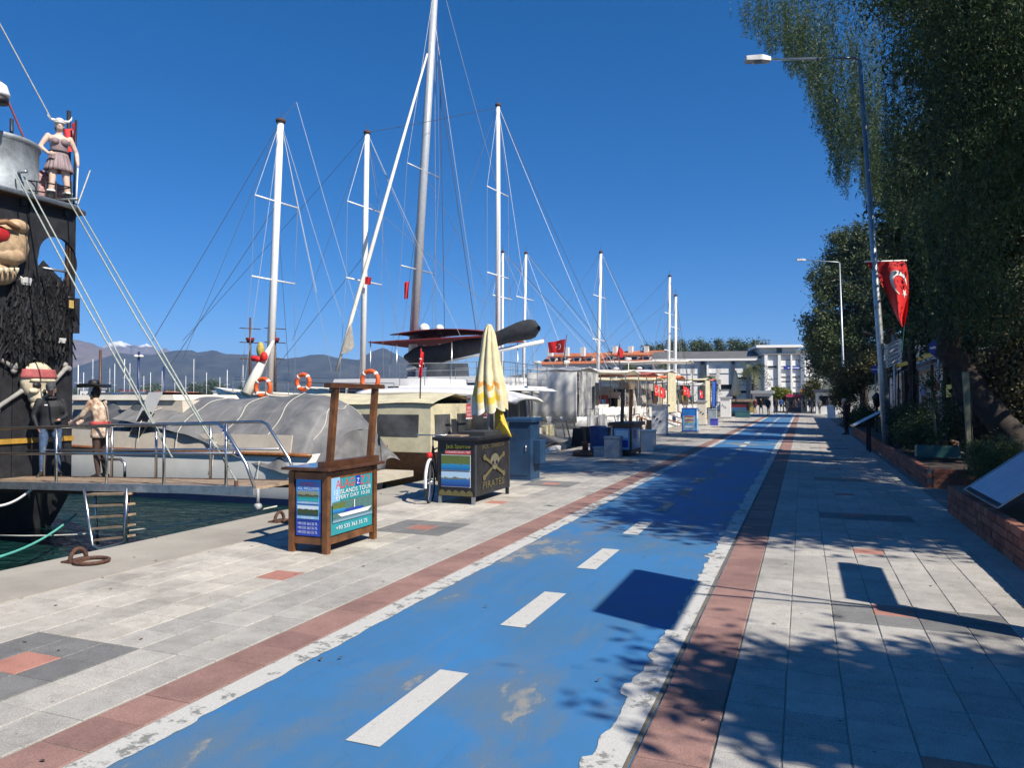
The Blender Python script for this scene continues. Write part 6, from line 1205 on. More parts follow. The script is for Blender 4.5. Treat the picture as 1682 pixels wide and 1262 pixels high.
def tree(name, label, base, blobs, n_cl, per, ls, leaf, tr=.2, top=None, asp=.5, sig=.28, droop=.15, shell=.5, bark=None, group=None, cat='tree', limbs=True, seed=1):
    base = Vector(base); r = empty(name, base, label, cat, group); top = Vector(top or blobs[0][0]); lm = []
    if limbs:
        for bl in blobs[:7]: q = Vector(bl[0]); s_ = base.lerp(top, R.uniform(.5, .9)); lm.append((s_, q, tr*.45))
    trunk(r, [base-Vector((0, 0, .1)), base.lerp(top, .4)+Vector((R.uniform(-.1, .1), R.uniform(-.1, .1), 0)), top], [tr*1.15, tr*.9, tr*.45], bark or BARK, lm); crown(r, leaf, blobs, n_cl, per, ls, asp, sig, droop, shell, seed=seed); return r
# dense dark evergreens filling the upper right
tree('evergreen_tree', 'huge dark evergreen filling the upper right corner, in deep shade', (5.6, 19.0, 0), [pxblob(1620, 120, 18, 100, 130), pxblob(1650, 330, 17.5, 80, 110), pxblob(1560, 60, 19, 80, 90), pxblob(1700, 60, 17, 110, 120), pxblob(1590, 250, 18.5, 80, 110), pxblob(1640, 470, 17.5, 60, 70), pxblob(1700, 250, 16.5, 90, 120), pxblob(1560, -40, 19, 110, 70)], 620, 115, .17, L_DK, .34, (5.9, 18.6, 10), sig=.26, seed=5, asp=.38)
tree('evergreen_tree', 'dark evergreen with drooping lower boughs standing just behind the flag', (4.9, 27.5, 0), [pxblob(1545, 260, 26, 70, 90), pxblob(1500, 340, 27, 55, 80), pxblob(1545, 400, 26.5, 60, 90), pxblob(1575, 300, 26, 80, 110), pxblob(1465, 310, 27, 28, 20), pxblob(1590, 480, 26, 60, 60), pxblob(1520, 480, 27, 40, 60)], 560, 110, .21, L_DK, .32, (5.2, 27.6, 12), sig=.36, seed=6, asp=.38)
tree('ivy_tree', 'ivy covered tree with brown dead leaves beside the leaning trunk', (5.2, 17.0, 0), [pxblob(1680, 560, 16.3, 40, 60), pxblob(1650, 620, 16.3, 36, 50), pxblob(1690, 680, 16.3, 30, 50)], 240, 60, .10, leafmat('ivy_leaves', (.03, .05, .015), (.10, .085, .045), (.17, .15, .08)), .2, (5.2, 17, 4.6), sig=.2, seed=7)
tree('cypress_stump_tree', 'thick dark ivy wrapped trunk behind the round blue sign', (4.0, 22.4, 0), [((4.0, 22.4, 1.6), (.32, .32, 1.5)), ((4.05, 22.4, 2.9), (.36, .36, 1.2)), ((4.2, 22.5, 4.4), (.6, .6, 1.3))], 330, 45, .11, L_DK, .30, (4.1, 22.4, 4.5), sig=.12, limbs=False, seed=8)
# stone pines beyond
tree('stone_pine', 'broad stone pine with rounded clumps behind the second street lamp', (6.6, 68, 0), [pxblob(1410, 395, 65, 40, 28), pxblob(1350, 450, 64, 24, 20), pxblob(1338, 540, 64, 18, 24), pxblob(1375, 440, 65, 30, 30), pxblob(1440, 430, 64, 55, 40), pxblob(1395, 425, 65, 34, 30), pxblob(1378, 478, 64, 34, 26), pxblob(1345, 512, 63, 24, 32), pxblob(1350, 478, 64, 18, 16), pxblob(1420, 500, 63, 50, 45), pxblob(1370, 545, 63, 44, 34), pxblob(1480, 400, 64, 40, 40), pxblob(1352, 560, 63, 26, 34), pxblob(1470, 480, 62, 50, 60), pxblob(1405, 560, 64, 50, 40)], 640, 150, .25, L_PINE, .5, (6.8, 67, 10), sig=.36, droop=0, shell=.33, seed=9, asp=.4)
tree('stone_pine', 'darker stone pine behind, leaning out over the promenade end', (5.0, 74, 0), [pxblob(1362, 600, 70, 24, 26), pxblob(1375, 570, 70, 26, 26), pxblob(1352, 585, 70, 14, 18)], 300, 40, .3, L_PINE, .35, (5.2, 73, 7), sig=.5, droop=0, seed=10)
for i, (px, py, d, r_, lab) in enumerate(((1500, 480, 36, 55, 'bushy dark tree behind the red flag'), (1560, 520, 33, 60, 'dark tree above the shop roof'), (1640, 420, 30, 70, 'tall dark tree at the right above the leaning trunk'), (1690, 520, 26, 60, 'dark leafy tree at the right edge'), (1490, 450, 44, 45, 'tall tree between the flag and the pine'))):
    p = at(px, 655, d=d); tree('shade_tree', lab, (p.x, p.y, 0), [pxblob(px, py, d, r_, r_*1.2), pxblob(px+20, py-r_*1.3, d, r_*.9, r_), pxblob(px-15, py+r_*.5, d, r_*.7, r_*.5)], 420, 50, .2, L_DK if i % 2 else L_PINE, .22, (p.x, p.y, at(px, py, d=d).z), sig=.4, seed=20+i, group='trees behind the footway')
# trees standing just right of the picture, whose shade falls into it
for i, (x, y, bl, n) in enumerate(((5.0, 1.7, [((5.4, 2.3, 5.5), (.6, .5, .7)), ((5.5, 2.0, 4.6), (.8, .65, .7)), ((5.4, 1.8, 3.8), (.8, .65, .6)), ((4.75, 2.3, 4.9), (.4, .4, .35)), ((6.0, 1.5, 4.4), (.8, .7, .8)), ((5.0, 1.6, 3.2), (.7, .5, .4)), ((6.2, 2.6, 5.2), (.9, .6, .8))], 620), (6.8, 8.2, [((6.2, 7.4, 7.4), (1.9, 1.2, 1.6)), ((7.6, 8.6, 8.6), (2.0, 1.8, 1.6)), ((5.0, 8.3, 5.6), (.9, .8, .7)), ((8.2, 8, 6.4), (1.8, 1.6, 1.4)), ((8.6, 9.2, 10.2), (1.8, 1.8, 1.5))], 700), (7.6, 12.6, [((6.6, 12.2, 8.0), (2.0, 2.0, 1.8)), ((8.0, 13.0, 10), (2.2, 2.2, 2)), ((5.2, 13.4, 6.2), (1.2, 1.5, 1.2)), ((9, 11.4, 7.6), (2, 1.8, 1.8)), ((9.5, 13, 12), (2, 2, 1.6)), ((7.4, 10.6, 6.6), (1.6, 1.4, 1.4)), ((8.4, 15.4, 9), (2, 1.8, 2)), ((5.6, 13.5, 11.5), (1.8, 1.8, 1.3)), ((5.8, 11.5, 12.5), (1.8, 1.5, 1.3))], 950))):
    tree('shade_tree', ('leafy tree close to the right of the camera, out of the picture', 'leafy tree right of the information board, out of the picture', 'tall leafy tree right of the near planter, out of the picture')[i], (x, y, 0), bl, n, 55, .17, L_PEP, .2, (x, y, 5), sig=.28, seed=40+i, group='trees beside the footway')
# sign box and square banner on a post, right of the picture (their shadows lie on the lane and footway)
sp = empty('street_sign', (2.25, 5.75, 0), 'dark sign post right of the frame with narrow box and raised panel', 'sign')
b = MB(); b.bar((2.5, 5.7, 0), (2.5, 5.7, 2.1), .24, .2); b.build('post', CHAR, sp); b = MB(); b.b2((2.1, 5.9, 1.70), (2.22, 7.35, 2.0)); b.build('sign_box', CHAR, sp)
for y in (5.2, 5.6): b = MB(); b.tube([(2.5, 5.7, 2.0), (2.03, y-.2, 3.6)], .02, 6); b.build('strut', GALV, sp)
b = MB(); b.b2((1.97, 4.1, 3.2), (2.03, 5.62, 3.88)); b.build('raised_panel', CHAR, sp)

# ---------------------------------------------------------------- planters, bricks, plants
def brickm():
    m, t, b = newmat('red_brick'); n = noise_(t, 14, 6, .7); oi = nd(t, 'ShaderNodeObjectInfo'); g = nd(t, 'ShaderNodeNewGeometry'); ad = nd(t, 'ShaderNodeMath', operation='ADD'); t.links.new(oi.outputs['Random'], ad.inputs[0]); t.links.new(g.outputs['Random Per Island'], ad.inputs[1]); fr = nd(t, 'ShaderNodeMath', operation='FRACT'); t.links.new(ad.outputs[0], fr.inputs[0])
    c = ramp(t, fr.outputs[0], [(0, (.19, .065, .04)), (.5, (.27, .095, .055)), (1, (.33, .14, .085))]); c = mix(t, .5, c, mix(t, 1.0, c, ramp(t, n, [(.3, (.45, .42, .4)), (.65, (1.2, 1.15, 1.1))]), 'MULTIPLY')); t.links.new(c, b.inputs['Base Color']); b.inputs['Roughness'].default_value = .85; bump_(t, b, n, .5, .01); return m
BRICK = brickm(); SOIL = conc('planter_soil', (.02, .015, .01), (.07, .05, .035), 20); MORT = conc('brick_mortar', (.12, .11, .10), (.22, .2, .18), 20)
def planter(label, x0, x1, y0, y1, h, bl=.2, ih=40, ends='lo'):
    r = empty('brick_planter', ((x0+x1)/2, (y0+y1)/2, 0), label, 'planter'); n = max(1, round(h/.1)); ch = h/n
    core = MB()
    for a, c in (((x0+.015, y0+.015), (x0+.11, y1-.015)), ((x1-.11, y0+.015), (x1-.015, y1-.015)), ((x0+.11, y0+.015), (x1-.11, y0+.11)), ((x0+.11, y1-.11), (x1-.11, y1-.015))): core.b2((a[0], a[1], 0), (c[0], c[1], h-.012))
    core.build('mortar_core', MORT, r); b = MB(); b.b2((x0+.11, y0+.11, 0), (x1-.11, y1-.11, h-.06)); b.build('soil', SOIL, r)
    b = MB(); b.box((0, 0, 0), (.11, bl-.012, ch-.012), ch=.006); o = b.build('brick', BRICK, origin=(0, 0, 0)); bm_ = o.data; bpy.data.objects.remove(o); rest = MB(); c0 = total(r); cand = []
    for k in range(n):
        off = (k % 2)*bl/2; m = int((y1-y0)/bl)
        for i in range(m): cand.append((x0+.05, y0+bl/2+i*bl+(off if i < m-1 else 0), (k+.5)*ch, 0))
        for yy_ in (y0+.05, y1-.05):
            for i in range(int((x1-x0-.1)/bl)): cand.append((x0+.1+bl/2+i*bl, yy_, (k+.5)*ch, pi/2))
    cand.sort(key=lambda c: proj(c[:3])[2] if -100 < proj(c[:3])[0] < 1780 and proj(c[:3])[2] > .5 else 1e6)
    for j, (x, y, z, a) in enumerate(cand):
        q = proj((x, y, z)); jx = R.uniform(-.004, .004)
        if j < 290 and q[2] > .5 and -100 < q[0] < 1780 and q[2] < 24: o = meshobj('brick', bm_, r, Vector((x+jx, y, z))-c0); o.rotation_euler = (0, 0, a+R.uniform(-.015, .015))
        else: rest.box((x+jx, y, z), (.11, bl-.012, ch-.012), rz=a)
    if rest.f: rest.build('brick_run', BRICK, r, kind='stuff')
    return r
planter('low red brick planter in the near right foreground under the slanted board', 1.93, 3.7, 3.5, 12.3, .40)
planter('long low red brick planter along the footway running back to the lamp post', 2.1, 3.6, 15.5, 37, .36, .26)
planter('small inner brick planter behind the potted sapling', 2.95, 3.5, 20.6, 23.0, .62)
def bush(name, label, blobs, n_cl, per, ls, leaf, sig=.12, asp=.5, droop=.1, cat='bush', stems=6, seed=0, base=None):
    c = Vector(blobs[0][0]); r = empty(name, (c.x, c.y, base or .3), label, cat); b = MB()
    for i in range(stems): q = Vector(R.choice(blobs)[0]); b.tube([(c.x+R.uniform(-.15, .15), c.y+R.uniform(-.15, .15), base or .25), q.lerp(c, .3)+Vector((R.uniform(-.1, .1), 0, 0)), q], [.018, .012, .006], 5)
    b.build('stems', BARK, r, kind='stuff'); crown(r, leaf, blobs, n_cl, per, ls, asp, sig, droop, seed=seed, name='foliage'); return r
bush('feathery_bush', 'light green feathery bush behind the slanted information board', [pxblob(1625, 765, 12.6, 30, 30), pxblob(1650, 745, 12.8, 26, 26), pxblob(1612, 790, 12.4, 16, 18), pxblob(1600, 745, 12.8, 10, 16)], 230, 45, .07, L_FEA, .09, .16, -.5, seed=50)
bush('hedge', 'dense dark green clipped bush at the foot of the lamp post', [((2.75, 22, .85), (.5, .8, .55)), ((2.8, 23.3, .9), (.5, .9, .6)), ((2.7, 20.8, .75), (.42, .7, .45)), ((2.75, 24.8, .9), (.5, .9, .55)), ((2.75, 26.3, .85), (.5, .9, .5))], 520, 50, .06, L_HED, .12, seed=51)
bush('shrub', 'twiggy shrub between the hedge and the potted sapling', [((3.0, 19.6, .9), (.35, .5, .5)), ((3.2, 20.1, 1.2), (.35, .4, .45))], 80, 36, .06, L_DK, .14, seed=52)
bush('hedge', 'square clipped hedge behind the white haired person', [pxblob(1412, 690, 42, 18, 20), pxblob(1425, 685, 41, 16, 22), pxblob(1402, 695, 43, 12, 16)], 260, 40, .12, L_HED, .2, seed=53)
bush('olive_shrub', 'tall yellowish olive shrub by the second street lamp', [pxblob(1420, 610, 46, 26, 24), pxblob(1395, 625, 47, 22, 24), pxblob(1385, 650, 47, 14, 24), pxblob(1440, 600, 45, 22, 20)], 420, 44, .16, L_OL, .3, stems=9, seed=54)
pt = empty('potted_sapling', (2.92, 19.3, .36), 'thin sapling in a teal rectangular pot on the brick planter', 'potted plant')
b = MB(); q = at(1540, 772, d=16.2); b.add([], []); b.b2((q.x-.42, q.y-.16, .37), (q.x+.42, q.y+.16, .62), ch=.02); b.build('pot', M('teal_pot', (.03, .12, .11), .5), pt); b = MB(); b.b2((q.x-.38, q.y-.13, .60), (q.x+.38, q.y+.13, .625)); b.build('soil', SOIL, pt)
b = MB(); b.tube([(q.x, q.y, .6), (q.x-.05, q.y+.02, 1.3), (q.x-.12, q.y, 2.1)], [.03, .024, .014], 7); b.build('stem', M('pale_stem', (.22, .19, .12), .8), pt); crown(pt, L_HED, [((q.x-.12, q.y, 2.0), (.22, .22, .3)), ((q.x-.1, q.y, 1.6), (.16, .16, .3)), ((q.x, q.y, .75), (.35, .12, .12))], 34, 22, .08, .4, .1, .2, seed=55, name='foliage')
po = empty('wooden_post', at(1597, 800, z=0), 'square weathered wooden post with a sunlit edge in the planting strip', 'post'); q = at(1597, 800, z=0); b = MB(); b.bar((q.x, q.y, 0), (q.x-.08, q.y+.05, 2.15), .11, .10); b.build('timber', M('greenish_timber', (.20, .19, .11), .8, bump=.3), po); b = MB(); b.tube([(q.x-.02, q.y-.08, 1.7), (q.x-.02, q.y-.1, 1.2), (q.x, q.y-.08, .6)], .012, 5); b.build('cable', CHAR, po)
# information lecterns
INFO = None
def info_mat():
    m, t, b = newmat('faded_printed_board'); g = nd(t, 'ShaderNodeNewGeometry'); mp = nd(t, 'ShaderNodeMapping'); mp.inputs['Scale'].default_value = (4, 60, 4); t.links.new(g.outputs['Position'], mp.inputs['Vector']); n = noise_(t, 1.0, 5, .7, mp.outputs[0]); n2 = noise_(t, 3, 4)
    c = ramp(t, n, [(.35, (.24, .31, .42)), (.6, (.46, .53, .62))]); c = mix(t, .3, c, ramp(t, n2, [(.3, (.25, .31, .40)), (.7, (.52, .57, .64))])); t.links.new(c, b.inputs['Base Color']); b.inputs['Roughness'].default_value = .42; return m
INFO = info_mat()
def lectern(y0, y1, xl, zl, xh, zh, label, xleg=1.9):
    r = empty('information_board', (xleg, (y0+y1)/2, 0), label, 'sign'); off = Vector((zh-zl, 0, xl-xh)).normalized()*-.05
    b = MB(); b.prism([(xl, y0, zl), (xl, y1, zl), (xh, y1, zh), (xh, y0, zh)], off if off.z < 0 else -off); b.build('board', CHAR, r)
    sl_ = (zh-zl)/(xh-xl); n_ = Vector((-(zh-zl), 0, xh-xl)).normalized()*.004; b = MB(); b.quad(*[Vector(p)+n_ for p in ((xl+.05, y0+.05, zl+.05*sl_), (xh-.05, y0+.05, zh-.05*sl_), (xh-.05, y1-.05, zh-.05*sl_), (xl+.05, y1-.05, zl+.05*sl_))]); b.build('printed_face', INFO, r)
    b = MB()
    for a, c in (((xl, y0, zl), (xl, y1, zl)), ((xl, y0, zl), (xh, y0, zh)), ((xl, y1, zl), (xh, y1, zh)), ((xh, y0, zh), (xh, y1, zh))): b.bar(Vector(a)+n_, Vector(c)+n_, .03, .012)
    b.build('edge_trim', GALV, r)
    for y in (y0+.2, y1-.2): b = MB(); x = xleg; zt_ = zl+(zh-zl)*(x-xl)/(xh-xl)-.05; b.bar((x, y, 0), (x, y, zt_), .09, .07); b.build('leg', CHAR, r)
    return r
lectern(9.5, 11.3, 1.97, .45, 2.95, 1.22, 'slanted grey information board with faded print cut by the right edge', 2.4)
lectern(25.0, 26.3, 1.40, .78, 2.35, 1.32, 'slanted dark information board on legs left of the lamp post', 1.88)
# ---------------------------------------------------------------- street lamps and flag
def lamp(base, top, head, label, r0=.13):
    base, top, head = Vector(base), Vector(top), Vector(head); r = empty('street_lamp', base, label, 'street lamp', 'street lamps along the footway'); b = MB(); b.tube([base, base.lerp(top, .22), base.lerp(top, .23), top], [r0, r0*.92, r0*.78, r0*.42], 12); b.build('pole', GALV, r)
    b = MB(); b.lathe(base, [(r0*1.9, 0), (r0*1.9, .03), (r0*1.1, .05)], 12); b.build('base_plate', GALV, r)
    arm = head-top; b = MB(); b.tube([top, top+arm*.05+Vector((0, 0, .05)), head], [.045, .04, .03], 8); b.build('arm', GALV, r)
    d = Vector((arm.x, arm.y, 0)).normalized(); sx = Vector((-d.y, d.x, 0)); c = head+d*.3; b = MB()
    P = [(-.35, .09, .02), (-.1, .16, .06), (.35, .13, .03)]; top_ = []; 
    vs = []; 
    for (t_, w_, h_) in P:
        for (sy, z) in ((-w_, -.07), (w_, -.07), (w_*.8, h_+.03), (-w_*.8, h_+.03)): vs.append(c+d*t_+sx*sy+Vector((0, 0, z)))
    b.add(vs, [(i*4+j, i*4+(j+1) % 4, (i+1)*4+(j+1) % 4, (i+1)*4+j) for i in range(2) for j in range(4)]+[(3, 2, 1, 0), (8, 9, 10, 11)]); hd_ = b.build('lamp_head', M('lamp_grey', (.45, .46, .47), .4), r)
    b = MB(); b.b2(c-Vector((.10, .10, .085)), c+Vector((.10, .10, -.066))); b.build('lens', M('lamp_lens', (.12, .13, .13), .1), hd_); return r
lb = at(1459, 734, d=21.6); lt = at(1412, 98, d=21.0); lh = at(1262, 97, d=21.0)
L1 = lamp((lb.x, lb.y, 0), lt, lh, 'tall grey street lamp in front of the red flag, its head reaching out at top')
for py in (245, 338): q = at(1420+(py-245)*.1, py, d=21.3); b = MB(); b.lathe(q, [(.10, -.06), (.11, 0), (.10, .06)], 10); b.build('clamp', CHAR, L1)
b = MB(); q = at(1441, 640, d=21.5); b.tube([(lb.x, lb.y, .02), lb.lerp(lt, .10)+Vector((0, 0, .0))], .125, 12); b.build('dark_pole_foot', M('dark_pole_tone', (.03, .04, .06), .5), L1)  # lower end of the pole is darker than the rest
l2 = at(1388, 655, d=57); t2 = at(1379, 432, d=57); h2 = at(1322, 427, d=57); lamp((l2.x, l2.y, 0), t2, h2, 'second grey street lamp standing before the stone pine', .12)
l3 = at(1352, 655, d=120); t3 = at(1348, 562, d=120); h3 = at(1332, 554, d=120); lamp((l3.x, l3.y, 0), t3, h3, 'small far street lamp peeking out beside the pine', .12)
fl = empty('hanging_flag', at(1440, 430, d=21.3), 'large red flag with white crescent and star hanging from a bar on the lamp post', 'flag')
b = MB(); b.tube([at(1420, 430, d=21.2), at(1489, 428, d=21.5)], .022, 6); b.build('bar', FLAGW, fl)
le = ([0, .2, .45, .7, .85, 1], [1421, 1440, 1458, 1467, 1472, 1481], [431, 452, 486, 508, 520, 536]); re_ = ([0, .2, .45, .7, 1], [1488, 1492, 1493, 1491, 1485], [429, 452, 480, 508, 538])
def fmap(u, v):
    a = (np.interp(v, le[0], le[1]), np.interp(v, le[0], le[2])); c = (np.interp(v, re_[0], re_[1]), np.interp(v, re_[0], re_[2])); px, py = a[0]*(1-u)+c[0]*u, a[1]*(1-u)+c[1]*u
    return at(px, py, d=21.25+.16*sin(u*7+v*3)*(.3+v)+.25*u*0)
flag('cloth', lambda u, v: fmap(u, v), fl, 18, 22, emblem=(.64, .30, .17, .62, radians(62)))
b = MB(); b.tube([at(1485, 536, d=21.4), at(1481, 580, d=21.5)], .012, 5); b.build('tie', M('green_cord', (.03, .2, .12), .7), fl)
for px, py, d, r_, lab in ((1542, 571, 19.5, 15.5, 'round blue road sign with white bar in front of the dark ivy trunk'), (1438, 607, 38, 7, 'small round blue road sign just left of the lamp post')):
    q = at(px, py, d=d); k = r_*d/FOC; s_ = empty('road_sign', (q.x, q.y, 0), lab, 'road sign', None); b = MB(); b.tube([(q.x, q.y+.04, 0), (q.x, q.y+.04, q.z+k)], .03, 8); b.build('post', GALV, s_)
    dirv = Vector((-.2, -1, 0)).normalized(); sx = Vector((1, -.2, 0)).normalized(); b = MB(); b.prism([q+sx*(k*cos(2*pi*i/28))+Vector((0, 0, k*sin(2*pi*i/28))) for i in range(28)], -dirv*.02); pl = b.build('plate', M('sign_blue', (.01, .03, .33), .35), s_); b = MB(); z = Vector((0, 0, 1)); b.quad(*[q+dirv*.004+sx*(sx_*k*.82)+z*(sz*k*.11) for sx_, sz in ((-1, -1), (1, -1), (1, 1), (-1, 1))]); b.build('white_bar', FLAGW, pl)
sg = empty('finger_signpost', at(1470, 655, d=27), 'white fingerpost signs bunched right of the lamp post', 'signpost'); b = MB(); q = at(1470, 655, d=27); b.tube([(q.x, q.y, 0), (q.x, q.y, 4.0)], .045, 8); b.build('post', GALV, sg)
for i in range(6):
    a, c = at(1453, 601-6.6*i+3, d=26.9), at(1481, 591-6.6*i, d=26.7); b = MB(); b.bar(a, c, .03, .115); bo_ = b.build('sign_board', FLAGW, sg); b = MB(); b.bar(a.lerp(c, .2)+Vector((0, -.02, 0)), a.lerp(c, .8)+Vector((0, -.02, 0)), .012, .03); b.build('lettering', CHAR, bo_)
# ---------------------------------------------------------------- shop on the right
sh = empty('shop_building', (8.5, 40, 0), 'low white shop with sloping brown awning and yellow fascia behind the trees', 'building'); WALLW = M('shop_white_wall', (.68, .67, .64), .8, var=.08, scale=1)
b = MB(); b.b2((6.4, 20, 0), (15, 66, 3.3)); b.build('wall', WALLW, sh); b = MB(); b.b2((6.9, 20.5, 3.3), (15, 66, 6.1)); b.build('added_upper_wall', WALLW, sh); b = MB(); b.b2((6.5, 20.2, 6.1), (15.2, 66.3, 6.35)); b.build('added_roof_slab', M('roof_brown', (.16, .11, .08), .8), sh)  # unseen upper storey and roof, added to cast the straight shade edge
b = MB(); b.add([(5.2, 21, 3.15), (5.2, 62, 3.15), (6.45, 62, 3.75), (6.45, 21, 3.75)], [(0, 1, 2, 3)]); b.build('awning', M('awning_brown', (.20, .17, .14), .8), sh, solid=.05); b = MB(); b.b2((5.12, 21, 3.45), (5.18, 62, 3.66)); b.build('fascia', M('fascia_yellow', (.62, .42, .03), .5), sh)
for y in range(22, 62, 5): b = MB(); b.bar((5.25, y, 0), (5.25, y, 3.15), .12, .12); b.build('awning_post', DWOOD, sh)
for i, y in enumerate(range(22, 60, 4)):
    b = MB(); b.b2((6.36, y, 1.0), (6.39, y+2.8, 2.5)); w_ = b.build('window', GLASSD, sh); b = MB()
    for e in (0, 2.74): b.b2((6.34, y+e, 1.0), (6.36, y+e+.06, 2.5))
    b.b2((6.34, y, 2.44), (6.357, y+2.8, 2.5)); b.build('frame', FLAGW, w_)
    if i % 2 == 0: b = MB(); b.b2((6.33, y+.3, 2.62), (6.37, y+2.4, 3.0)); b.build('sign_panel', (PLB, PR, PY, PW, PB)[i//2 % 5], sh)
    b = MB(); b.b2((5.9, y+.2, 0), (6.2, y+1.6, 1.1)); b.build('counter', (M('counter_red', (.35, .05, .05), .5), GREYB, WOOD)[i % 3], sh)
for i, (y, z, m) in enumerate(((27, 1.9, PR), (29.5, 2.0, PW), (33, 1.7, PY), (36, 2.0, PR), (40, 1.8, PB))): b = MB(); b.b2((5.35, y, z), (5.4, y+1.2, z+.5)); b.build('hanging_poster', m, sh)
gt = empty('iron_gate', (4.2, 30, 0), 'black iron gate posts with lantern tops beside the lamp post', 'gate')
for px, d in ((1476, 27.5), (1488, 27.5), (1500, 28), (1508, 28)): q = at(px, 655, d=d); b = MB(); b.bar((q.x, q.y, 0), (q.x, q.y, 2.7), .12 if px in (1488,) else .05); b.build('bar', BLACK, gt)
q = at(1440, 655, d=30); ln = empty('garden_lantern', (q.x, q.y, 0), 'small black lantern on a post left of the lamp post', 'lantern'); b = MB(); b.tube([(q.x, q.y, 0), (q.x, q.y, 1.3)], .05, 6); b.build('post', BLACK, ln); b = MB(); b.lathe((q.x, q.y, 1.3), [(.1, 0), (.16, .35), (.2, .4), (.03, .6)], 8); b.build('lantern_head', BLACK, ln)
b = MB(); w_ = empty('boundary_wall', (5, 16, 0), 'dark low boundary wall in the shade behind the wooden post', 'wall'); b.b2((4.75, 12.5, 0), (4.95, 21, 1.0)); b.build('wall_body', conc('dark_render', (.05, .05, .05), (.12, .11, .1)), w_); b = MB(); b.b2((4.7, 12.4, 1.0), (5.0, 21.1, 1.07)); b.build('coping', MORT, w_)  # wall body in plain dark grey
bx = empty('hanging_sign', at(1626, 590, d=17.5), 'dim blank sign board hung among the branches at right', 'sign'); q = at(1626, 574, d=17.5); b = MB(); b.b2((q.x-.24, q.y-.03, q.z-.42), (q.x+.24, q.y+.03, q.z)); b.build('panel', M('dim_green_board', (.09, .10, .06), .6), bx); b = MB(); b.b2((q.x-.27, q.y-.05, q.z), (q.x+.27, q.y+.05, q.z+.05)); b.build('hood', GALV, bx)

# ---------------------------------------------------------------- far buildings
BW = M('white_stucco', (.80, .79, .76), .8, var=.05, scale=.4); BG = M('grey_roof_sheet', (.13, .125, .12), .7, var=.15, scale=1); BDK = M('dark_facade_panel', (.05, .06, .08), .5)
def facade(label, name, Y, px0, px1, pyt, depth, wins, roof=None, wall=BW, extra=None, pyb=668):
    p0, p1 = at(px0, pyt, y=Y), at(px1, pyt, y=Y); r = empty(name, ((p0.x+p1.x)/2, Y, 0), label, 'building'); b = MB(); b.b2((p0.x, Y+.25, 0), (p1.x, Y+depth, p0.z)); b.build('wall', wall, r)
    # wall skin pieces between the openings: piers and bands leave the windows recessed
    rows = sorted(set((w_[2], w_[3]) for w_ in wins)); X0, X1 = p0.x, p1.x; zt_ = p0.z
    lo = 0
    for (ya, yb) in sorted(rows, key=lambda t: -t[0]):
        zb, za = at((px0+px1)/2, yb, y=Y).z, at((px0+px1)/2, ya, y=Y).z
        if zb > lo+.05: b = MB(); b.b2((X0, Y, lo), (X1, Y+.25, zb)); b.build('wall_band', wall, r)
        ws = sorted([w_ for w_ in wins if (w_[2], w_[3]) == (ya, yb)]); x = X0
        for w_ in ws:
            xa, xb = at(w_[0], ya, y=Y).x, at(w_[1], ya, y=Y).x
            if xa > x+.03: b = MB(); b.b2((x, Y, zb), (xa, Y+.25, za)); b.build('wall_pier', wall, r)
            b = MB(); b.b2((xa, Y+.18, zb), (xb, Y+.24, za)); wo = b.build('window', GLASSD, r); n = max(1, int((xb-xa)/1.3)); f_ = MB()
            for i in range(n+1): xx = xa+(xb-xa)*i/n; f_.b2((xx-.03, Y+.14, zb), (xx+.03, Y+.18, za))
            f_.b2((xa-.1, Y-.08, zb-.08), (xb+.1, Y+.13, zb)); f_.build('frame', w_[4] if len(w_) > 4 else GREYB, wo); x = xb
        if X1 > x+.03: b = MB(); b.b2((x, Y, zb), (X1, Y+.25, za)); b.build('wall_pier', wall, r)
        lo = za
    if zt_ > lo+.05: b = MB(); b.b2((X0, Y, lo), (X1, Y+.25, zt_)); b.build('wall_band', wall, r)
    if roof:
        (ex, pyr, mat, dd) = roof; zr = at((px0+px1)/2, pyr, y=Y).z
        b = MB(); b.add([(X0-ex, Y-ex, zt_), (X1+ex, Y-ex, zt_), (X1+ex, Y+depth+ex, zt_), (X0-ex, Y+depth+ex, zt_), (X0-ex+.6, Y+dd, zr), (X1+ex-.6, Y+dd, zr)], [(0, 1, 5, 4), (1, 2, 5), (2, 3, 4, 5), (3, 0, 4), (3, 2, 1, 0)]); b.build('roof', mat, r)
    return r, X0, X1, zt_
Yb = 106
r, X0, X1, zt_ = facade('long white two storey building with grey roof beyond the boats', 'white_building', Yb, 1076, 1256, 592, 14,
    [(1100, 1112, 600, 614), (1118, 1134, 600, 614), (1141, 1151, 600, 614), (1165, 1176, 600, 613), (1184, 1202, 600, 613), (1207, 1226, 600, 613), (1231, 1249, 600, 613), (1095, 1110, 624, 640), (1116, 1134, 624, 640), (1160, 1178, 624, 640), (1184, 1203, 624, 640), (1207, 1227, 620, 632), (1232, 1250, 620, 632), (1100, 1150, 646, 660), (1160, 1203, 646, 660), (1207, 1227, 642, 660), (1232, 1250, 642, 660)], roof=(.5, 573, BG, 6))
for px, w_, m in ((1154, .55, BDK), (1204.5, .4, BDK), (1228.5, .4, GREYB), (1252, .35, BW), (1162, .25, BW)): q = at(px, 600, y=Yb); b = MB(); b.b2((q.x-w_/2, Yb-.3, 0), (q.x+w_/2, Yb-.002, zt_-.02)); b.build('pilaster', m, r)
b = MB(); b.b2((X0-.3, Yb-.6, zt_-.25), (X1+.3, Yb-.31, zt_+.05)); b.build('gutter', FLAGW, r)
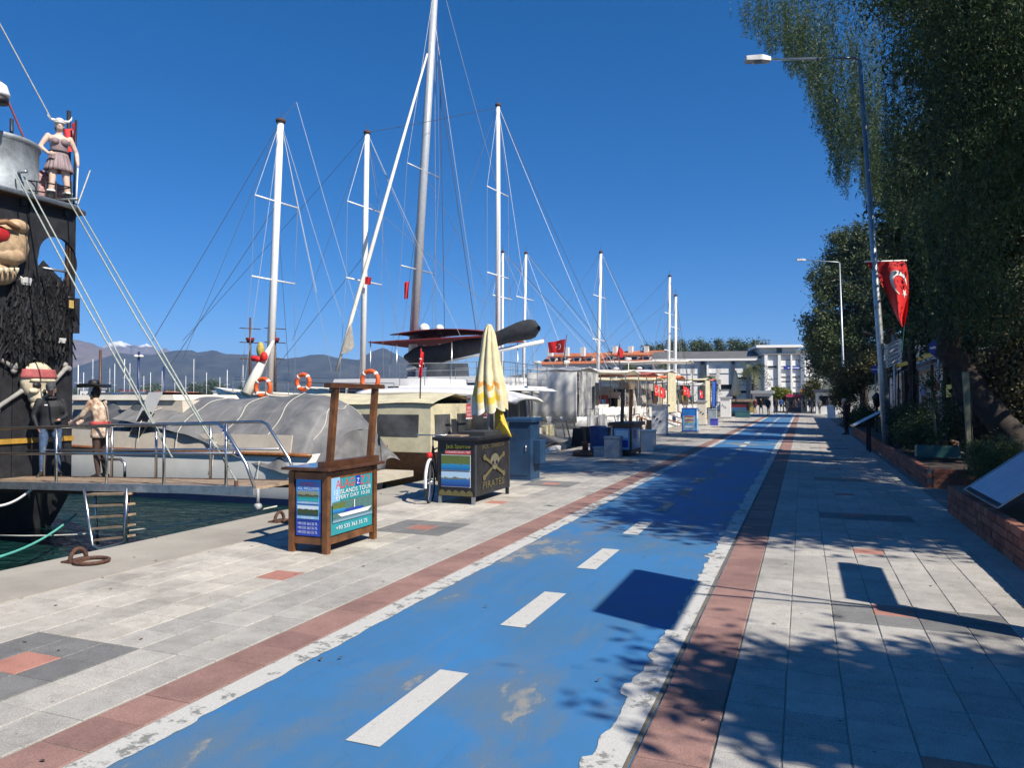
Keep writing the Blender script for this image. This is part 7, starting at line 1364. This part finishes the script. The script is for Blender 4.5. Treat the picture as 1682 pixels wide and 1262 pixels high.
r2, A0, A1, zt2 = facade('white three storey building with blue banner behind the promenade end', 'white_building', Yb-1.5, 1258, 1352, 584, 14,
    [(1260, 1276, 592, 604), (1283, 1314, 591, 601), (1321, 1340, 591, 601), (1260, 1276, 608, 622), (1283, 1314, 608, 618), (1321, 1340, 608, 618), (1266, 1276, 628, 640), (1283, 1299, 626, 636), (1303, 1314, 626, 636), (1321, 1344, 626, 636), (1262, 1276, 645, 660), (1283, 1314, 645, 660), (1321, 1345, 645, 660)], roof=(.4, 577, BG, 5))
for px, w_, m in ((1257, .4, BW), (1279, .35, BW), (1317.5, .5, GALV), (1299, .2, BW)): q = at(px, 600, y=Yb-1.5); b = MB(); b.b2((q.x-w_/2, Yb-1.9, 0), (q.x+w_/2, Yb-1.502, zt2-.02)); b.build('pilaster', m, r2)
p, q = at(1286, 601.5, y=Yb-1.9), at(1314, 607, y=Yb-1.9); b = MB(); b.b2((p.x, Yb-1.8, q.z), (q.x, Yb-1.7, p.z)); bn = b.build('banner', M('banner_blue', (.03, .05, .30), .6), r2); pn = Panel((p.x, Yb-1.801, q.z), (q.x-p.x, 0, 0), (0, 0, p.z-q.z), (0, -1, 0), [PW]); pn.rect(.25, .35, .95, .6, PW); pn.build('banner_print', bn)
p, q = at(1262, 566, y=Yb+5), at(1322, 584, y=Yb+5); b = MB(); b.b2((p.x, Yb+4, q.z), (q.x, Yb+10, p.z-.6)); pt_ = b.build('penthouse', WALLW, r2); b = MB(); b.b2((p.x-.6, Yb+3, p.z-.6), (q.x+.8, Yb+11, p.z-.25)); b.build('penthouse_roof', FLAGW, pt_)
q = at(1294, 575, y=Yb+4); b = MB(); b.b2((q.x-.35, Yb+3.95, q.z-.4), (q.x+.35, Yb+3.998, q.z+.5)); b.build('window', GLASSD, pt_)
for i in range(9): q = at(1259+7*i, 563, y=Yb+6); b = MB(); b.tube([(q.x, Yb+6, p.z-.25), (q.x, Yb+6, p.z+.5)], .04, 5); b.build('terrace_baluster', GALV, pt_)
for q_ in (r, r2): q_.rotation_euler = (0, 0, radians(12))
def tile_roof():
    m, t, b = newmat('orange_roof_tiles'); n = noise_(t, 1.2, 5); g = nd(t, 'ShaderNodeNewGeometry'); wv = nd(t, 'ShaderNodeTexWave', Scale=3.0, Distortion=.3); wv.bands_direction = 'X'; t.links.new(g.outputs['Position'], wv.inputs['Vector']); c = ramp(t, n, [(.3, (.36, .10, .04)), (.7, (.50, .17, .07))]); c = mix(t, .35, c, mix(t, 1.0, c, ramp(t, wv.outputs['Fac'], [(0, (.55,)*3), (.5, (1.1,)*3)]), 'MULTIPLY')); t.links.new(c, b.inputs['Base Color']); b.inputs['Roughness'].default_value = .8; return m
ORT = tile_roof()
for i, (a, c, pt0, pr0) in enumerate(((985, 1080, 597, 573), (890, 982, 599, 577))):
    r, X0, X1, z_ = facade(('orange tiled building with roof dormers left of the long white building', 'orange tiled building partly behind the boats and masts')[i], 'tiled_building', 118+4*i, a, c, pt0, 12, [(a+10+14*k, a+19+14*k, pt0+6, pt0+16) for k in range(6)]+[(a+10+14*k, a+19+14*k, pt0+24, pt0+34) for k in range(6)], roof=(.6, pr0, ORT, 6), wall=WALLW)
    for k in range(4):
        q = at(a+15+20*k, pt0-9, y=118+4*i); dmr = MB(); dmr.b2((q.x-.7, 118+4*i+.9, q.z-.8), (q.x+.7, 118+4*i+4, q.z+.4)); d_ = dmr.build('dormer', WALLW, r); dmr = MB(); dmr.b2((q.x-.4, 118+4*i+.85, q.z-.4), (q.x+.4, 118+4*i+.897, q.z+.2)); dmr.build('dormer_window', GLASSD, d_); dmr = MB(); dmr.b2((q.x-.9, 118+4*i+.6, q.z+.4), (q.x+.9, 118+4*i+4, q.z+.55)); dmr.build('dormer_roof', ORT, d_)
    for k in range(3): q = at(a+22+26*k, pr0-1, y=122+4*i); b = MB(); b.b2((q.x-.35, 123, q.z-1.2), (q.x+.35, 124, q.z+.4)); b.build('chimney', WALLW, r)
# market huts and awnings at the far end
for i, (a, c, t_, bt, Y, m, m2, lab) in enumerate(((1236, 1268, 642, 672, 92, WHITE, GREYB, 'white kiosk hut left of the young yellow green trees'), (1294, 1316, 648, 672, 96, BDK, M('pink_awning', (.5, .05, .12), .7), 'dark shop stall with a pink awning behind the crowd'), (1316, 1326, 640, 672, 95, BDK, M('orange_awning', (.5, .20, .05), .7), 'dark stall with a small orange board'), (1340, 1380, 640, 674, 86, WALLW, BDK, 'pale hut with dark roof right of the crowd'), (1205, 1238, 656, 674, 90, M('yellow_stall', (.5, .35, .08), .7), TEAK, 'yellowish market stall left of the white kiosk hut'))):
    p, q = at(a, t_, y=Y), at(c, bt, y=Y); r = empty('market_hut', ((p.x+q.x)/2, Y, 0), lab, 'hut'); b = MB(); b.b2((p.x, Y, 0), (q.x, Y+3, p.z-.35)); b.build('wall', m, r); b = MB(); b.b2((p.x-.2, Y-.5, p.z-.35), (q.x+.2, Y+3.2, p.z)); b.build('roof', m2, r); b = MB(); b.b2((p.x+.3, Y-.04, .9), (q.x-.3, Y-.002, p.z-.7)); b.build('window', GLASSD, r)
for px, py, d, rr_, lab in ((1275, 648, 92, 8, 'left one of two young yellow green trees'), (1287, 650, 92, 8, 'right one of two young yellow green trees')):
    q = at(px, 655, d=d); tree('young_tree', lab+' at the promenade end', (q.x, q.y, 0), [pxblob(px, py, d, rr_, rr_), pxblob(px+4, py-4, d, rr_*.7)], 120, 30, .2, L_YEL, .08, None, sig=.25, seed=60+px, group='young trees at the promenade end')
q = at(1333, 655, d=84); tree('round_tree', 'small rounded olive green tree right of the crowd', (q.x, q.y, 0), [pxblob(1334, 640, 84, 12, 12), pxblob(1338, 632, 84, 8, 8)], 160, 34, .2, L_OL, .1, None, sig=.3, seed=61)
q = at(1366, 690, d=62); a_ = empty('sandwich_board', (q.x, q.y, 0), 'white sandwich board on the footway by the pine', 'sign'); b = MB(); b.add([(q.x-.3, q.y, 0), (q.x+.3, q.y, 0), (q.x+.3, q.y+.25, 1.1), (q.x-.3, q.y+.25, 1.1)], [(0, 1, 2, 3)]); b.build('panel', FLAGW, a_, solid=.03); b = MB(); b.add([(q.x-.3, q.y+.5, 0), (q.x+.3, q.y+.5, 0), (q.x+.3, q.y+.27, 1.1), (q.x-.3, q.y+.27, 1.1)], [(0, 1, 2, 3)]); b.build('panel', GREYB, a_, solid=.03)
# palms
def palm(px, pyc, d, label, s=1.0):
    q = at(px, pyc, d=d); r = empty('palm_tree', (q.x, q.y, 0), label, 'palm tree', 'palm trees by the white buildings'); b = MB(); b.tube([(q.x, q.y, 0), (q.x+.1, q.y, q.z*.6), (q.x, q.y, q.z)], [.32*s, .25*s, .22*s], 8); b.build('trunk', BARKP, r)
    V = []; F = []
    for k in range(34):
        a = R.uniform(0, 2*pi); up0 = R.uniform(-.5, 1.1); L = R.uniform(1.5, 2.2)*s; pts = [Vector((q.x+cos(a)*L*t, q.y+sin(a)*L*t, q.z+L*(up0*t-.95*t*t))) for t in np.linspace(0, 1, 7)]
        for i in range(6):
            for sd in (-1, 1):
                for j in range(2): p = pts[i].lerp(pts[i+1], j/2); sdv = Vector((-sin(a), cos(a), -.5))*sd*.45*s*(1-abs(i/6-.4)); e = (pts[i+1]-pts[i])*.35; i0 = len(V); V += [p, p+e*.5, p+sdv+e*1.3, p+sdv+e]; F.append((i0, i0+1, i0+2, i0+3))
    fastmesh('fronds', np.array([tuple(v) for v in V]), np.array(F), L_PALM, r); return r
palm(1237, 606, 98, 'palm tree before the white building by the promenade end', 1.15); palm(1164, 622, 100, 'short palm tree before the middle of the long white building', .9); palm(1092, 600, 100, 'palm tree at the left end of the long white building', .9); palm(1034, 600, 100, 'palm tree before the orange tiled building')
# trees on the near hill crest
for i, (px, py, r_) in enumerate(((1103, 566, 7), (1118, 567, 6), (1142, 569, 6), (1150, 566, 6), (1180, 563, 5), (1203, 566, 6), (1212, 570, 8), (1238, 566, 6), (1250, 569, 8), (1085, 572, 6), (1330, 572, 7), (1342, 576, 8), (1065, 573, 5), (1160, 571, 7), (1226, 571, 7))):
    d = R.uniform(210, 240); q = at(px, 655, d=d); tree('pine_tree', 'small pine showing above the grey roof of the far buildings', (q.x, q.y, 0), [pxblob(px, py, d, r_, r_*1.1), pxblob(px+3, py+9, d, r_*1.2)], 60, 24, .6, L_PINE, .3, None, sig=.7, droop=0, seed=70+i, group='pines showing above the far roofs', limbs=False)
# ---------------------------------------------------------------- far marina
def small_boat(kind, label):
    r = empty('moored_boat', (0, 0, WZ), label, 'boat', 'boats in the far marina'); T = lambda u, v, z: (v, u-4, WZ+z); b = MB(); h, t_ = hull_geo(b, T, 9 if kind else 7, 2.8, 1.1, sheer=.4, nu=10, nv=4); b.build('hull', WHITE if kind != 1 else NAVY, r, weld=True); b = MB(); deck_geo(b, T, 9 if kind else 7, h, t_, n=5); b.build('deck', CREAMW, r)
    b = MB(); boxT(b, T, 1.5, 5, -.9, .9, 1.1, 2.0 if kind != 2 else 2.9, .2, .7, .15); cb_ = b.build('cabin', (WHITE, WHITE, CREAMW)[kind], r); b = MB(); boxT(b, T, 1.45, 4.4, -.93, .93, 1.45, 1.75, 0, 0); b.build('window', GLASSD, cb_)
    if kind < 2: b = MB(); b.tube([T(4, 0, 1.5), T(4, 0, 10.5+2*kind)], .07, 6); m_ = b.build('mast', MASTW, r); b = MB(); b.tube([T(4, -.8, 6.5), T(4, .8, 6.5)], .04, 4); b.build('spreader', MASTW, m_); b = MB(); b.tube([T(4, 0, 2.6), T(.6, 0, 2.7)], .13, 6); b.build('boom', (NAVY, CREAMW)[kind], r)
    else: b = MB(); boxT(b, T, .2, 4, -1.2, 1.2, 3.0, 3.12); b.build('canopy', (REDC), r)
    return r
protos = [small_boat(0, 'small white sailing boat with bare mast moored across the harbour'), small_boat(1, 'dark hulled sailing boat with bare mast moored across the harbour'), small_boat(2, 'small motor boat with red canopy moored across the harbour')]
used = [False]*3
spots = [(128, 140, 600), (137, 190, 612), (146, 120, 0), (152, 210, 590), (163, 180, 588), (171, 95, 0), (180, 240, 605), (188, 190, 598), (197, 130, 0), (204, 170, 590), (213, 220, 597), (220, 105, 0), (229, 200, 612), (236, 250, 618), (241, 120, 0), (247, 180, 612), (256, 90, 0), (266, 210, 610), (277, 140, 0), (287, 240, 622), (296, 175, 0), (305, 220, 618), (318, 190, 590), (329, 150, 0), (339, 240, 612), (349, 200, 0), (361, 230, 620), (373, 190, 608), (386, 170, 0), (399, 220, 600), (174, 80, 0), (210, 70, 0), (243, 75, 0), (150, 85, 0)]
ks = 0
for i, (px, d, pt) in enumerate(spots):
    k = 2 if not pt else (0, 1, 0)[i % 3]; q = at(px, 655, d=d); o = protos[k] if not used[k] else copy_tree(protos[k]); used[k] = True; o.location = (q.x, q.y, WZ); o.rotation_euler = (0, 0, R.uniform(-.3, .3)); s_ = R.uniform(.8, 1.1)
    o.scale = (s_, s_, ((655-pt)*d/FOC+2.5)/(10.5+2*(k == 1)) if pt else s_*.9)
def far_house(px0, px1, pyt, d, m, lab, roofm):
    p, q = at(px0, pyt, d=d), at(px1, pyt, d=d); r = empty('far_house', ((p.x+q.x)/2, (p.y+q.y)/2, 0), lab, 'house', 'houses across the harbour'); w_ = (q-p).length; ang = atan2(q.y-p.y, q.x-p.x); c = (p+q)/2; b = MB(); b.box((c.x, c.y, p.z/2-.5), (w_, 8, p.z+1), rz=ang); b.build('wall', m, r); b = MB(); b.box((c.x, c.y, p.z+.3), (w_+1, 9, .6), rz=ang); b.build('roof', roofm, r)
    for k in range(3): e = p.lerp(q, .2+.3*k); n_ = Vector((sin(ang), -cos(ang), 0)); b = MB(); b.box((e.x+n_.x*4.02, e.y+n_.y*4.02, p.z*.55), (w_*.14, .1, p.z*.25), rz=ang); b.build('window', GLASSD, r)
for i, (a, c, t_, m, lab, rm) in enumerate(((140, 165, 640, WALLW, 'grey white house across the harbour, leftmost', GREYB), (205, 232, 643, WHITE, 'low white house across the harbour behind the boats', REDC), (262, 285, 645, CREAMW, 'cream house across the harbour under the hills', ORT), (300, 318, 646, WALLW, 'small pale house across the harbour', ORT), (355, 385, 644, CREAMW, 'cream house across the harbour near the leftmost mast', GREYB))): far_house(a, c, t_, 330+12*i, m, lab, rm)
for i, (px, py, r_) in enumerate(((150, 643, 9), (176, 646, 8), (196, 647, 7), (236, 642, 9), (243, 640, 8), (255, 638, 10), (262, 644, 7), (292, 645, 8), (318, 636, 9), (328, 640, 10), (346, 632, 10), (356, 636, 9), (340, 642, 8), (400, 640, 9), (414, 642, 9), (128, 645, 8), (222, 648, 7), (280, 648, 6))):
    d = R.uniform(380, 420); q = at(px, 655, d=d); tree('shore_tree', 'dark tree in the belt along the far shore', (q.x, q.y, 0), [pxblob(px, py, d, r_, r_*.8), pxblob(px+4, py+5, d, r_*1.1, r_*.7)], 70, 24, .8, L_PINE, .4, None, sig=1.0, droop=0, seed=90+i, group='trees along the far shore', limbs=False)
# tall dark rigged ship mast and blue pylons across the water
for (px, pt, d, m, lab) in ((228, 578, 80, NAVY, 'dark blue floodlight pole with white lamp cluster across the harbour'), (269, 602, 85, NAVY, 'plain dark blue pole across the harbour'), (165, 575, 70, DWOOD, 'dark wooden mast behind the mannequin hat')):
    q = at(px, pt, d=d); r = empty('harbour_pole', (q.x, q.y, WZ-2), lab, 'pole'); b = MB(); b.tube([(q.x, q.y, WZ-2), (q.x, q.y, q.z)], .12, 8); b.build('shaft', m, r)
    if px == 228: 
        for k in range(4): a = k*pi/2; b = MB(); b.ell((q.x+.35*cos(a), q.y+.35*sin(a), q.z-.5), (.25, .25, .16), 8, 6); b.build('floodlight', FLAGW, r)
sm_ = empty('square_rigger', at(411, 640, y=58), 'dark masted show ship with red crow nests seen behind the leftmost white mast', 'ship'); T = Tq(at(408, 640, y=58).x+4, 58); b = MB(); h, t_ = hull_geo(b, T, 16, 4.5, 1.9); b.build('hull', DWOOD, sm_, weld=True); b = MB(); deck_geo(b, T, 16, h, t_); b.build('deck', TEAK, sm_)
for px, ptop in ((411, 522), (452, 545)):
    q0, q1 = at(px, 640, y=58), at(px, ptop, y=58); b = MB(); b.tube([(q0.x, 58, 0), q1], [.16, .09], 8); m_ = b.build('mast', DWOOD, sm_)
    for py in (540, 563, 590): b = MB(); e = at(px, py, y=58); b.tube([e-Vector((.5, .9, 0)), e+Vector((.5, .9, 0))], .05, 5); b.build('yard', DWOOD, m_)
    e = at(px, 557, y=58); b = MB(); b.lathe(e, [(.3, -.35), (.42, 0), (.42, .12)], 12); b.build('crow_nest', REDC, m_)
q = at(428, 575, y=52); b = MB(); b.ell(q, (.35, .35, .7), 10, 8); b.build('yellow_figurehead', M('yellow_ochre_paint', (.5, .38, .08), .6), sm_)
# flag on the hardtop boats
ff = empty('stern_flag', at(913, 600, y=36), 'red flag streaming above the pale grey canvas boat', 'flag'); b = MB(); b.tube([at(925, 600, y=36), at(931, 550, y=36)], .025, 6); b.build('staff', DWOOD, ff); flag('cloth', plane_map([at(929, 557, y=36), at(900, 563, y=36.3), at(901, 580, y=36.3), at(926, 580, y=36)], None, .05), ff, emblem=(.35, .5, .22, 1.5))
ff = empty('stern_flag', at(1018, 590, y=52), 'limp red flag before the orange tiled roofs', 'flag'); b = MB(); b.tube([at(1018, 610, y=52), at(1018, 565, y=52)], .03, 6); b.build('staff', DWOOD, ff); flag('cloth', plane_map([at(1017, 568, y=52), at(1024, 576, y=52.3), at(1022, 588, y=52.3), at(1013, 584, y=52)], None, .05), ff, emblem=None)
